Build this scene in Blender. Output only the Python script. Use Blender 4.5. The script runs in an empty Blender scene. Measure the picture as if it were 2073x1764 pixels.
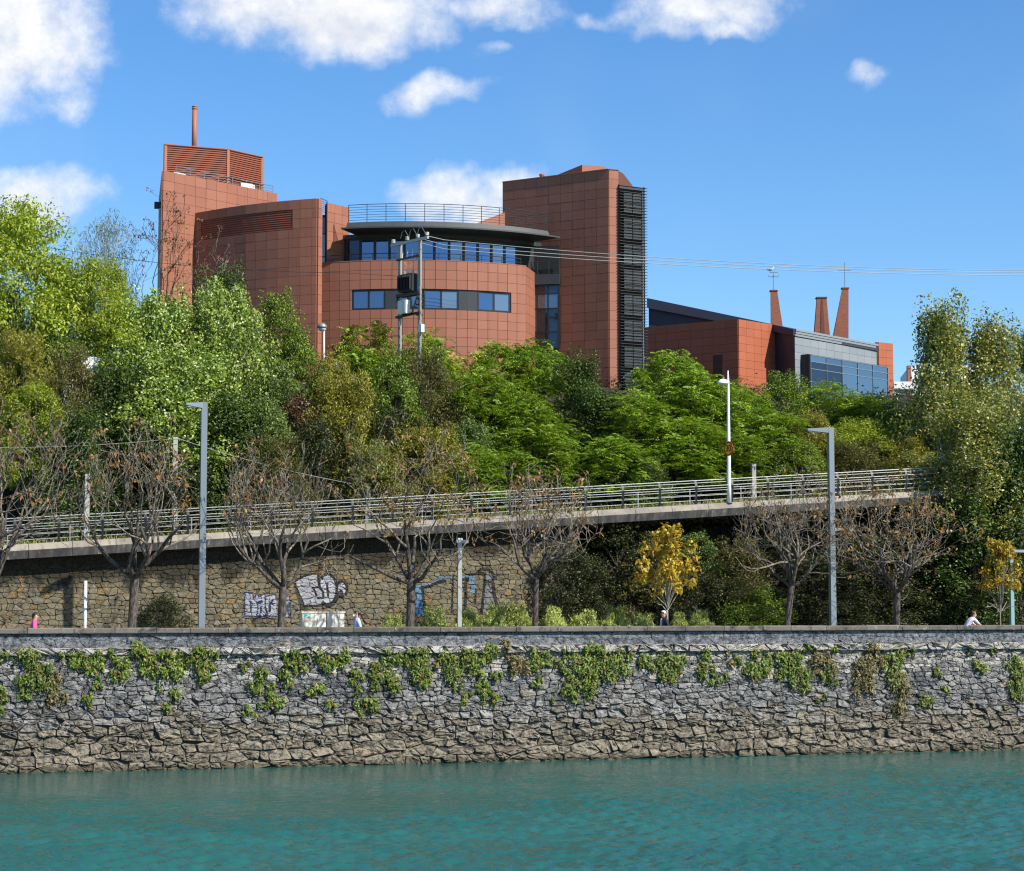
import bpy, math, random
import numpy as np
from mathutils import Vector, Matrix
from mathutils.bvhtree import BVHTree

random.seed(7)
RNG = np.random.default_rng(7)
SC = bpy.context.scene
COL = SC.collection
R = math.radians

# ------------------------------------------------------------------ camera
FPX, CX, CY = 4130.0, 1036.5, 882.0            # focal length and centre in units of a 2073 x 1764 frame
PITCH = math.atan(341.0 / FPX)
CAMZ = 2.0                                       # metres above the promenade
cam_d = bpy.data.cameras.new('camera')
cam = bpy.data.objects.new('camera', cam_d)
COL.objects.link(cam)
cam.location = (0, 0, CAMZ)
cam.rotation_euler = (R(90) + PITCH, 0, 0)
cam_d.sensor_width = 36
cam_d.sensor_fit = 'HORIZONTAL'
cam_d.lens = 36 * FPX / 2073
cam_d.clip_start = 0.5
cam_d.clip_end = 6000
SC.camera = cam

# ------------------------------------------------------------------ exposure
SC.view_settings.view_transform = 'Standard'
SC.view_settings.look = 'None'
SC.view_settings.gamma = 1.0
SC.view_settings.exposure = 0.70
SC.cycles.use_denoising = True
SC.cycles.max_bounces = 6
SC.cycles.transparent_max_bounces = 6
SC.cycles.sample_clamp_indirect = 6
SC.cycles.filter_width = 1.2

# ------------------------------------------------------------------ node helper
class NT:
    def __init__(self, tree):
        self.t = tree
        self.t.nodes.clear()
    def n(self, kind, ins=None, **props):
        nd = self.t.nodes.new(kind)
        for k, v in props.items():
            setattr(nd, k, v)
        if ins:
            for k, v in ins.items():
                self.put(nd.inputs[k], v)
        return nd
    def put(self, sock, v):
        if isinstance(v, bpy.types.NodeSocket):
            self.t.links.new(v, sock)
        elif isinstance(v, bpy.types.Node):
            self.t.links.new(v.outputs[0], sock)
        else:
            if hasattr(sock, 'default_value'):
                dv = sock.default_value
                if hasattr(dv, '__len__') and not isinstance(v, (int, float)):
                    v = tuple(v)
                    if len(dv) == 4 and len(v) == 3:
                        v = v + (1.0,)
                sock.default_value = v
    def math(self, op, a, b=0.0, c=None, clamp=False):
        nd = self.t.nodes.new('ShaderNodeMath')
        nd.operation = op
        nd.use_clamp = clamp
        self.put(nd.inputs[0], a)
        self.put(nd.inputs[1], b)
        if c is not None:
            self.put(nd.inputs[2], c)
        return nd.outputs[0]
    def mix(self, fac, a, b, blend='MIX'):
        nd = self.t.nodes.new('ShaderNodeMix')
        nd.data_type = 'RGBA'
        nd.blend_type = blend
        self.put(nd.inputs[0], fac)
        self.put(nd.inputs[6], a)
        self.put(nd.inputs[7], b)
        return nd.outputs[2]
    def noise(self, vec, scale, detail=4, rough=0.55, dist=0.0):
        nd = self.n('ShaderNodeTexNoise')
        if vec is not None:
            self.put(nd.inputs['Vector'], vec)
        nd.inputs['Scale'].default_value = scale
        nd.inputs['Detail'].default_value = detail
        nd.inputs['Roughness'].default_value = rough
        nd.inputs['Distortion'].default_value = dist
        return nd.outputs['Fac']
    def ramp(self, fac, stops, mode='LINEAR'):
        nd = self.n('ShaderNodeValToRGB')
        nd.color_ramp.interpolation = mode
        el = nd.color_ramp.elements
        while len(el) > 1:
            el.remove(el[-1])
        for i, (p, c) in enumerate(stops):
            e = el[0] if i == 0 else el.new(p)
            e.position = p
            e.color = (c[0], c[1], c[2], 1) if hasattr(c, '__len__') else (c, c, c, 1)
        self.put(nd.inputs[0], fac)
        return nd.outputs[0]
    def smooth(self, x, a, b):
        nd = self.n('ShaderNodeMapRange', interpolation_type='SMOOTHSTEP')
        self.put(nd.inputs[0], x)
        nd.inputs[1].default_value = a
        nd.inputs[2].default_value = b
        nd.inputs[3].default_value = 0
        nd.inputs[4].default_value = 1
        return nd.outputs[0]

# ------------------------------------------------------------------ sun and sky
SUN_AZ, SUN_EL = 56.0, 43.0                      # sun stands behind the camera, to the right
TOSUN = Vector((math.sin(R(SUN_AZ)) * math.cos(R(SUN_EL)), -math.cos(R(SUN_AZ)) * math.cos(R(SUN_EL)), math.sin(R(SUN_EL))))
sun_d = bpy.data.lights.new('sun', 'SUN')
sun_d.energy = 5.0
sun_d.angle = R(0.53)
sun_d.color = (1.0, 0.93, 0.82)
sun = bpy.data.objects.new('sun', sun_d)
COL.objects.link(sun)
sun.rotation_euler = TOSUN.to_track_quat('Z', 'Y').to_euler()
sun.location = (60, -60, 80)

def ray(x, y):
    d = Vector((0, math.cos(PITCH), math.sin(PITCH)))
    d += Vector((1, 0, 0)) * ((x - CX) / FPX)
    d += Vector((0, -math.sin(PITCH), math.cos(PITCH))) * ((CY - y) / FPX)
    return d

world = bpy.data.worlds.new('World')
SC.world = world
world.use_nodes = True
w = NT(world.node_tree)
sky = w.n('ShaderNodeTexSky', sky_type='NISHITA', sun_disc=False)
sky.sun_elevation = R(SUN_EL)
sky.sun_rotation = R(180 - SUN_AZ)
sky.altitude = 0
sky.air_density = 1.0
sky.dust_density = 0.15
sky.ozone_density = 3.0
tc = w.n('ShaderNodeTexCoord')
sep = w.n('ShaderNodeSeparateXYZ', {0: tc.outputs['Generated']})
dx, dy, dz = sep.outputs
ysafe = w.math('MAXIMUM', dy, 0.05)
tx = w.math('DIVIDE', dx, ysafe)                 # a sky plane one unit north: east and height
tz = w.math('DIVIDE', dz, ysafe)
pv = w.n('ShaderNodeCombineXYZ', {0: tx, 1: tz, 2: 0.0}).outputs[0]
wob = w.n('ShaderNodeTexNoise', {'Vector': pv, 'Scale': 16.0, 'Detail': 3.0, 'Roughness': 0.62})
wobv = w.n('ShaderNodeVectorMath', {0: wob.outputs['Color'], 1: (0.5, 0.5, 0.5)}, operation='SUBTRACT').outputs[0]
wobs = w.n('ShaderNodeVectorMath', {0: wobv, 'Scale': 0.045}, operation='SCALE').outputs[0]
pw = w.n('ShaderNodeVectorMath', {0: pv, 1: wobs}, operation='ADD').outputs[0]
sw = w.n('ShaderNodeSeparateXYZ', {0: pw})
# cumulus: (x, y, half width, half height, weight) in frame units, read as directions in the sky
CLOUDS = [(30, 60, 165, 130, 1.0), (-60, 90, 200, 130, 1.0), (125, 200, 70, 45, .62),
          (660, 10, 250, 95, 1.0), (700, 60, 130, 60, 1.0), (480, 0, 130, 55, .9), (1010, 15, 110, 50, .85), (840, 55, 90, 50, .7),
          (860, 190, 80, 36, .75), (920, 190, 70, 24, .55), (985, 115, 48, 15, .42),
          (1440, 5, 165, 62, .95), (1480, 60, 70, 30, .7), (1210, 25, 60, 20, .5), (1330, 25, 70, 40, .6),
          (1760, 148, 46, 26, .62),
          (920, 385, 115, 48, .95), (1010, 375, 80, 38, .85), (860, 405, 60, 30, .8),
          (40, 400, 150, 70, .9), (160, 395, 70, 40, .55)]
acc = None
for (x, y, rx, ry, wt) in CLOUDS:
    d = ray(x, y)
    cx_, cz_ = d.x / d.y, d.z / d.y
    ax = w.math('DIVIDE', w.math('SUBTRACT', sw.outputs[0], cx_), rx / FPX)
    az = w.math('DIVIDE', w.math('SUBTRACT', sw.outputs[1], cz_), ry / FPX)
    q = w.math('ADD', w.math('MULTIPLY', ax, ax), w.math('MULTIPLY', az, az))
    val = w.math('MULTIPLY', w.math('SUBTRACT', 1.0, w.math('MULTIPLY', q, 0.5)), wt)
    acc = val if acc is None else w.math('SMOOTH_MAX', acc, val, 0.18)
fine = w.noise(pv, 38, 7, 0.66)
fine2 = w.noise(w.n('ShaderNodeVectorMath', {0: pv, 1: (0.010, 0.010, 0)}, operation='ADD').outputs[0], 38, 5, 0.66)
dens = w.math('ADD', acc, w.math('MULTIPLY', w.math('SUBTRACT', fine, 0.5), 1.25))
dens = w.smooth(dens, 0.10, 1.15)
front = w.smooth(dy, 0.12, 0.3)
dens = w.math('MULTIPLY', dens, front)
# the rest of the sky carries the same scattered cumulus on a flat layer
hz = w.math('ADD', w.math('MAXIMUM', dz, 0.0), 0.12)
lay = w.n('ShaderNodeCombineXYZ', {0: w.math('DIVIDE', dx, hz), 1: w.math('DIVIDE', dy, hz), 2: 3.7}).outputs[0]
ln = w.noise(lay, 1.15, 4, 0.6)
ldens = w.smooth(ln, 0.62, 0.76)
inview = w.math('MULTIPLY', w.smooth(dy, 0.5, 0.8), w.math('MULTIPLY', w.math('SUBTRACT', 1.0, w.smooth(w.math('ABSOLUTE', tx), 0.27, 0.36)), w.math('SUBTRACT', 1.0, w.smooth(tz, 0.31, 0.42))))
ldens = w.math('MULTIPLY', ldens, w.math('SUBTRACT', 1.0, inview))
ldens = w.math('MULTIPLY', ldens, w.smooth(dz, 0.02, 0.10))
# faint high veil
veil = w.math('MULTIPLY', w.smooth(w.noise(pv, 3.2, 3, 0.6), 0.50, 0.80), 0.22)
allc = w.math('MAXIMUM', w.math('MAXIMUM', dens, ldens), veil)
shade = w.math('ADD', 0.83, w.math('MULTIPLY', w.math('SUBTRACT', fine, fine2), 1.1))
core = w.smooth(acc, 0.55, 1.15)
low = w.noise(pv, 9, 3, 0.5)
grey = w.math('MULTIPLY', core, w.smooth(low, 0.40, 0.62))
shade = w.math('SUBTRACT', shade, w.math('MULTIPLY', grey, 0.34))
shade = w.math('MINIMUM', w.math('MAXIMUM', shade, 0.5), 1.0)
ccol = w.mix(shade, (3.9, 4.25, 4.9), (6.9, 6.9, 6.9))
hs = w.n('ShaderNodeHueSaturation', {'Color': sky.outputs[0], 'Saturation': 1.22, 'Value': 1.0})
skyc = w.mix(1.0, hs.outputs[0], (0.86, 0.98, 1.10), 'MULTIPLY')
final = w.mix(allc, skyc, ccol)
bg = w.n('ShaderNodeBackground', {'Color': final, 'Strength': 0.096})
world.cycles.sampling_method = 'MANUAL'
world.cycles.sample_map_resolution = 256
w.n('ShaderNodeOutputWorld', {'Surface': bg.outputs[0]})
# ------------------------------------------------------------------ placing helpers
def P(x, y, Y):
    d = ray(x, y)
    return Vector((0, 0, CAMZ)) + d * (Y / d.y)

WA = R(17.0)                                     # the quay runs off to the right and away
UH = Vector((math.cos(WA), math.sin(WA), 0))
VH = Vector((-math.sin(WA), math.cos(WA), 0))
ORG = Vector((0, 98.8, 0))
def W(u, v, z):
    return ORG + UH * u + VH * v + Vector((0, 0, z))
def PV(x, y, v):
    """Point seen at (x, y) lying on the upright plane v metres behind the quay face."""
    d = ray(x, y)
    c = Vector((0, 0, CAMZ))
    t = (v - (c - ORG).dot(VH)) / d.dot(VH)
    return c + d * t
def UV(p):
    q = Vector(p) - ORG
    return q.dot(UH), q.dot(VH), p[2]
def sstep(a, b, x):
    t = min(1, max(0, (x - a) / (b - a)))
    return t * t * (3 - 2 * t)

# ------------------------------------------------------------------ mesh helpers
class MB:
    def __init__(self):
        self.v, self.f, self.m = [], [], []
    def add(self, vs, fs, mi=0):
        b = len(self.v)
        self.v += [tuple(p) for p in vs]
        self.f += [tuple(i + b for i in f) for f in fs]
        self.m += [mi] * len(fs)
    def box(self, c, size, rz=0.0, mi=0):
        hx, hy, hz = size[0] / 2, size[1] / 2, size[2] / 2
        ca, sa = math.cos(rz), math.sin(rz)
        vs = []
        for sx, sy, sz in ((-1, -1, -1), (1, -1, -1), (1, 1, -1), (-1, 1, -1), (-1, -1, 1), (1, -1, 1), (1, 1, 1), (-1, 1, 1)):
            x, y, z = sx * hx, sy * hy, sz * hz
            vs.append((c[0] + x * ca - y * sa, c[1] + x * sa + y * ca, c[2] + z))
        self.add(vs, [(3, 2, 1, 0), (4, 5, 6, 7), (0, 1, 5, 4), (1, 2, 6, 5), (2, 3, 7, 6), (3, 0, 4, 7)], mi)
    def prism(self, poly, z0, z1, mi=0):
        n = len(poly)
        zt = z1 if hasattr(z1, '__len__') else [z1] * n
        zb = z0 if hasattr(z0, '__len__') else [z0] * n
        vs = [(p[0], p[1], zb[i]) for i, p in enumerate(poly)] + [(p[0], p[1], zt[i]) for i, p in enumerate(poly)]
        fs = [(i, (i + 1) % n, (i + 1) % n + n, i + n) for i in range(n)]
        fs += [tuple(range(n))[::-1], tuple(range(n, 2 * n))]
        self.add(vs, fs, mi)
    def tube(self, pts, rad, sides=6, mi=0, cap=True):
        pts = [Vector(p) for p in pts]
        n = len(pts)
        if not hasattr(rad, '__len__'):
            rad = [rad] * n
        up0 = None
        vs, fs = [], []
        for i, p in enumerate(pts):
            t = (pts[min(i + 1, n - 1)] - pts[max(i - 1, 0)])
            if t.length < 1e-9:
                t = Vector((0, 0, 1))
            t.normalize()
            if up0 is None:
                up0 = Vector((0, 0, 1)) if abs(t.z) < 0.9 else Vector((1, 0, 0))
            a = t.cross(up0)
            if a.length < 1e-6:
                a = t.cross(Vector((0.3, 1, 0.2)))
            a.normalize()
            b = t.cross(a).normalized()
            up0 = -b if b.dot(up0) < 0 else b
            for k in range(sides):
                an = 2 * math.pi * k / sides
                vs.append(p + (a * math.cos(an) + b * math.sin(an)) * rad[i])
        for i in range(n - 1):
            for k in range(sides):
                k2 = (k + 1) % sides
                fs.append((i * sides + k, i * sides + k2, (i + 1) * sides + k2, (i + 1) * sides + k))
        if cap:
            fs.append(tuple(range(sides))[::-1])
            fs.append(tuple(range((n - 1) * sides, n * sides)))
        self.add(vs, fs, mi)
    def bar(self, a, b, wd, ht, mi=0):
        """Square-section bar from a to b."""
        a, b = Vector(a), Vector(b)
        t = (b - a).normalized()
        ref = Vector((0, 0, 1)) if abs(t.z) < 0.95 else Vector((0, 1, 0))
        s = t.cross(ref).normalized()
        q = s.cross(t).normalized()
        vs = []
        for p in (a, b):
            for i, j in ((-1, -1), (1, -1), (1, 1), (-1, 1)):
                vs.append(p + s * (i * wd / 2) + q * (j * ht / 2))
        self.add(vs, [(3, 2, 1, 0), (4, 5, 6, 7), (0, 1, 5, 4), (1, 2, 6, 5), (2, 3, 7, 6), (3, 0, 4, 7)], mi)
    def lathe(self, prof, c=(0, 0, 0), seg=12, mi=0, sx=1.0, sy=1.0):
        """prof: list of (r, z)."""
        vs, fs = [], []
        for r, z in prof:
            for k in range(seg):
                a = 2 * math.pi * k / seg
                vs.append((c[0] + r * math.cos(a) * sx, c[1] + r * math.sin(a) * sy, c[2] + z))
        for i in range(len(prof) - 1):
            for k in range(seg):
                k2 = (k + 1) % seg
                fs.append((i * seg + k, i * seg + k2, (i + 1) * seg + k2, (i + 1) * seg + k))
        fs.append(tuple(range(seg))[::-1])
        fs.append(tuple(range((len(prof) - 1) * seg, len(prof) * seg)))
        self.add(vs, fs, mi)
    def build(self, name, mats, parent=None, smooth=False):
        me = bpy.data.meshes.new(name)
        off = parent_world(parent)
        me.from_pydata([(p[0] - off[0], p[1] - off[1], p[2] - off[2]) for p in self.v], [], self.f)
        if not isinstance(mats, (list, tuple)):
            mats = [mats]
        for m in mats:
            me.materials.append(M[m] if isinstance(m, str) else m)
        if len(mats) > 1:
            me.polygons.foreach_set('material_index', self.m)
        if smooth:
            me.polygons.foreach_set('use_smooth', [True] * len(self.f))
        me.update()
        return link(name, me, parent)

def parent_world(p):
    off = Vector((0, 0, 0))
    while p is not None:
        off += p.location
        p = p.parent
    return off

def link(name, data, parent=None):
    o = bpy.data.objects.new(name, data)
    COL.objects.link(o)
    if parent is not None:
        o.parent = parent
    return o

def tag(o, label=None, cat=None, group=None, kind=None):
    if label:
        o['label'] = label
    if cat:
        o['category'] = cat
    if group:
        o['group'] = group
    if kind:
        o['kind'] = kind
    return o

def thing(name, label, cat, loc, group=None):
    o = link(name, None)
    o.location = loc
    o.empty_display_size = 0.3
    return tag(o, label, cat, group)

def npmesh(name, V, Q, mat, smooth=False):
    """Mesh from a vertex array and an (n, k) face array."""
    V = np.ascontiguousarray(V, dtype=np.float32)
    Q = np.ascontiguousarray(Q, dtype=np.int32)
    me = bpy.data.meshes.new(name)
    me.vertices.add(len(V))
    me.vertices.foreach_set('co', V.ravel())
    k = Q.shape[1]
    me.loops.add(Q.size)
    me.loops.foreach_set('vertex_index', Q.ravel())
    me.polygons.add(len(Q))
    me.polygons.foreach_set('loop_start', np.arange(0, Q.size, k, dtype=np.int32))
    if smooth:
        me.polygons.foreach_set('use_smooth', np.ones(len(Q), dtype=bool))
    for m in (mat if isinstance(mat, (list, tuple)) else [mat]):
        me.materials.append(M[m])
    me.update(calc_edges=True)
    return me

# ------------------------------------------------------------------ materials
M = {}
def newmat(name):
    m = bpy.data.materials.new(name)
    m.use_nodes = True
    M[name] = m
    return NT(m.node_tree)
def finish(t, **ins):
    b = t.n('ShaderNodeBsdfPrincipled')
    for k, v in ins.items():
        t.put(b.inputs[k.replace('_', ' ')], v)
    t.n('ShaderNodeOutputMaterial', {'Surface': b.outputs[0]})
    return b
def rnd(t):
    """A random number that differs per object and per loose piece of one mesh."""
    oi = t.n('ShaderNodeObjectInfo').outputs['Random']
    ge = t.n('ShaderNodeNewGeometry').outputs['Random Per Island']
    return t.math('FRACT', t.math('ADD', oi, ge))
def pos(t):
    return t.n('ShaderNodeNewGeometry').outputs['Position']
def bump(t, h, strength, dist):
    return t.n('ShaderNodeBump', {'Height': h, 'Strength': strength, 'Distance': dist}).outputs[0]
def simple(name, col, rough=0.6, metal=0.0, var=0.12, scale=3.0, bmp=0.0, spec=0.4):
    t = newmat(name)
    p = pos(t)
    nz = t.noise(p, scale, 5, 0.6)
    r = rnd(t)
    k = t.math('ADD', 1.0 - var, t.math('ADD', t.math('MULTIPLY', nz, 1.2 * var), t.math('MULTIPLY', r, 0.8 * var)))
    c = t.mix(1.0, col, t.n('ShaderNodeCombineColor', {0: k, 1: k, 2: k}).outputs[0], 'MULTIPLY')
    ins = dict(Base_Color=c, Roughness=rough, Metallic=metal, Specular_IOR_Level=spec)
    if bmp:
        ins['Normal'] = bump(t, t.noise(p, scale * 6, 4), bmp, 0.02)
    finish(t, **ins)

simple('metal_grey', (0.20, 0.235, 0.26), 0.42, 0.35, 0.12, 2.0)
simple('metal_galv', (0.38, 0.395, 0.38), 0.45, 0.3, 0.15, 3.0)
simple('metal_dark', (0.03, 0.033, 0.035), 0.45, 0.2, 0.2, 2.0)
simple('paint_white', (0.72, 0.73, 0.72), 0.45, 0.0, 0.1, 2.0)
simple('paint_pale', (0.62, 0.63, 0.60), 0.5, 0.0, 0.14, 3.0)
simple('louvre_red', (0.20, 0.055, 0.027), 0.5, 0.0, 0.15, 2.0)
simple('louvre_black', (0.055, 0.05, 0.052), 0.5, 0.1, 0.2, 2.0)
simple('joint_dark', (0.12, 0.045, 0.027), 0.8, 0.0, 0.15, 2.0)
simple('frame_dark', (0.014, 0.014, 0.016), 0.4, 0.0, 0.2, 2.0)
simple('slate_panel', (0.032, 0.037, 0.043), 0.45, 0.0, 0.2, 1.2)
simple('navy_wall', (0.030, 0.036, 0.055), 0.5, 0.0, 0.2, 1.0)
simple('dark_wall', (0.012, 0.013, 0.016), 0.6, 0.0, 0.2, 1.0)
simple('grey_panel', (0.20, 0.225, 0.24), 0.5, 0.0, 0.18, 1.2)
simple('canopy_grey', (0.048, 0.056, 0.058), 0.55, 0.0, 0.35, 0.9)
simple('blind_grey', (0.50, 0.50, 0.51), 0.5, 0.0, 0.25, 1.0)
simple('roof_felt', (0.12, 0.11, 0.10), 0.9, 0.0, 0.2, 1.0)
simple('duct_white', (0.6, 0.6, 0.58), 0.4, 0.2, 0.1, 1.0)
simple('concrete_post', (0.33, 0.32, 0.295), 0.85, 0.0, 0.25, 2.5, 0.3)
simple('porcelain', (0.62, 0.62, 0.60), 0.2, 0.0, 0.1, 2.0)
simple('black_plastic', (0.018, 0.019, 0.02), 0.5, 0.0, 0.2, 2.0)
simple('skin', (0.50, 0.27, 0.18), 0.55, 0.0, 0.08, 8.0)
simple('hair_dark', (0.018, 0.013, 0.011), 0.5, 0.0, 0.3, 30.0)
simple('hair_brown', (0.10, 0.05, 0.035), 0.5, 0.0, 0.3, 30.0)
simple('hair_white', (0.55, 0.52, 0.48), 0.5, 0.0, 0.2, 30.0)
simple('cloth_pink', (0.62, 0.10, 0.30), 0.85, 0.0, 0.15, 10.0)
simple('cloth_blue', (0.42, 0.52, 0.78), 0.85, 0.0, 0.12, 10.0)
simple('cloth_lilac', (0.60, 0.56, 0.68), 0.85, 0.0, 0.1, 10.0)
simple('cloth_navy', (0.018, 0.022, 0.035), 0.85, 0.0, 0.2, 10.0)
simple('cloth_pale', (0.55, 0.55, 0.58), 0.85, 0.0, 0.1, 10.0)
simple('rubber', (0.012, 0.012, 0.012), 0.7, 0.0, 0.2, 10.0)
simple('sign_yellow', (0.90, 0.48, 0.02), 0.45, 0.0, 0.06, 3.0)
simple('sign_red', (0.42, 0.02, 0.015), 0.45, 0.0, 0.06, 3.0)
simple('sign_black', (0.012, 0.012, 0.012), 0.5, 0.0, 0.06, 3.0)
simple('tag_teal', (0.10, 0.45, 0.42), 0.6, 0.0, 0.1, 3.0)
simple('tag_ink', (0.18, 0.18, 0.20), 0.6, 0.0, 0.1, 3.0)
simple('tag_rust', (0.50, 0.38, 0.24), 0.7, 0.0, 0.2, 5.0)
simple('soil', (0.03, 0.024, 0.016), 0.95, 0.0, 0.4, 1.5)
simple('asphalt', (0.055, 0.055, 0.056), 0.9, 0.0, 0.25, 1.2)
simple('paving', (0.26, 0.24, 0.21), 0.9, 0.0, 0.2, 1.0)
simple('white_render', (0.72, 0.72, 0.72), 0.7, 0.0, 0.1, 0.7)
simple('terracotta_trim', (0.285, 0.112, 0.066), 0.6, 0.0, 0.12, 1.0)
simple('gull_white', (0.55, 0.55, 0.55), 0.7, 0.0, 0.1, 8.0)
simple('gull_grey', (0.16, 0.17, 0.18), 0.7, 0.0, 0.1, 8.0)

def terracotta(name, col):
    t = newmat(name)
    p = pos(t)
    r = rnd(t)
    cl = t.noise(p, 0.35, 3, 0.5)
    sp = t.noise(p, 7.0, 6, 0.7)
    st = t.n('ShaderNodeMapping', {'Vector': p, 'Scale': (1.6, 1.6, 0.12)})
    streak = t.noise(st.outputs[0], 1.6, 5, 0.6)
    k = t.math('ADD', 0.78, t.math('MULTIPLY', r, 0.15))
    k = t.math('ADD', k, t.math('MULTIPLY', cl, 0.14))
    k = t.math('ADD', k, t.math('MULTIPLY', sp, 0.12))
    k = t.math('SUBTRACT', k, t.math('MULTIPLY', t.smooth(streak, 0.52, 0.75), 0.16))
    c = t.mix(1.0, col, t.n('ShaderNodeCombineColor', {0: k, 1: k, 2: k}).outputs[0], 'MULTIPLY')
    c = t.mix(t.math('MULTIPLY', r, 0.10), c, (col[0] * 0.95, col[1] * 1.25, col[2] * 1.4))
    finish(t, Base_Color=c, Roughness=0.62, Specular_IOR_Level=0.35, Normal=bump(t, sp, 0.12, 0.01))
terracotta('terracotta', (0.275, 0.107, 0.064))
terracotta('terracotta_red', (0.325, 0.092, 0.042))

def glass(name, tint, rough=0.02, dark=(0.012, 0.016, 0.022), fac=0.62):
    t = newmat(name)
    r = rnd(t)
    p = pos(t)
    wv = t.noise(p, 0.6, 2, 0.4)
    n = bump(t, wv, 0.10, 0.05)
    tt = t.mix(t.math('MULTIPLY', r, 0.5), tint, (tint[0] * 0.55, tint[1] * 0.6, tint[2] * 0.7))
    g = t.n('ShaderNodeBsdfGlossy', {'Color': tt, 'Roughness': rough, 'Normal': n})
    d = t.n('ShaderNodeBsdfDiffuse', {'Color': dark})
    lw = t.n('ShaderNodeLayerWeight', {'Blend': 0.5}).outputs['Facing']
    f = t.math('ADD', fac, t.math('MULTIPLY', lw, 0.35), clamp=True)
    mx = t.n('ShaderNodeMixShader', {0: f, 1: d.outputs[0], 2: g.outputs[0]})
    t.n('ShaderNodeOutputMaterial', {'Surface': mx.outputs[0]})
glass('pane_blue', (0.26, 0.33, 0.46))
glass('pane_grey', (0.42, 0.48, 0.52), 0.05, (0.10, 0.12, 0.13), 0.5)
glass('pane_slot', (0.20, 0.25, 0.26), 0.05, (0.05, 0.065, 0.07), 0.5)
glass('pane_dark', (0.20, 0.24, 0.30), 0.03, (0.01, 0.012, 0.016), 0.3)
glass('pane_curtain', (0.30, 0.36, 0.42), 0.04, (0.05, 0.06, 0.07), 0.62)

# concrete with rain stains
t = newmat('concrete')
p = pos(t)
big = t.noise(p, 0.8, 5, 0.6)
st = t.n('ShaderNodeMapping', {'Vector': p, 'Scale': (2.4, 2.4, 0.25)})
streak = t.noise(st.outputs[0], 1.5, 6, 0.65)
c = t.mix(t.smooth(big, 0.35, 0.7), (0.20, 0.185, 0.155), (0.31, 0.28, 0.23))
c = t.mix(t.math('MULTIPLY', t.smooth(streak, 0.50, 0.66), 0.6), c, (0.10, 0.095, 0.088))
c = t.mix(t.math('MULTIPLY', t.smooth(t.noise(st.outputs[0], 2.9, 4), 0.60, 0.7), 0.5), c, (0.36, 0.28, 0.20))
finish(t, Base_Color=c, Roughness=0.9, Specular_IOR_Level=0.2, Normal=bump(t, t.noise(p, 14, 5, 0.7), 0.3, 0.02))
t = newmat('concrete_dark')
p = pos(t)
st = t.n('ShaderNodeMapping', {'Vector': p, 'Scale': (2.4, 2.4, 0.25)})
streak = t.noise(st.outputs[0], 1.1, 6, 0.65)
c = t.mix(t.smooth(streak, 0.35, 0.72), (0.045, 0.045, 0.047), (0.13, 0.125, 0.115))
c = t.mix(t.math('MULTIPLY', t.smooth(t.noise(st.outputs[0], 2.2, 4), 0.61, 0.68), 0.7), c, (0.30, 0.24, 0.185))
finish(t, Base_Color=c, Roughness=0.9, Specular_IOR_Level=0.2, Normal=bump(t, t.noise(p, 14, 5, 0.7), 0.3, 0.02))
# coping stone with lichen
t = newmat('coping')
p = pos(t)
r = rnd(t)
a = t.noise(p, 1.6, 6, 0.65)
c = t.mix(r, (0.10, 0.09, 0.076), (0.16, 0.145, 0.122))
c = t.mix(t.smooth(a, 0.48, 0.68), c, (0.045, 0.043, 0.04))
c = t.mix(t.math('MULTIPLY', t.smooth(t.noise(p, 5.0, 5, 0.7), 0.58, 0.68), 0.7), c, (0.36, 0.35, 0.30))
finish(t, Base_Color=c, Roughness=0.9, Specular_IOR_Level=0.2, Normal=bump(t, t.noise(p, 9, 6, 0.7), 0.5, 0.03))

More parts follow.
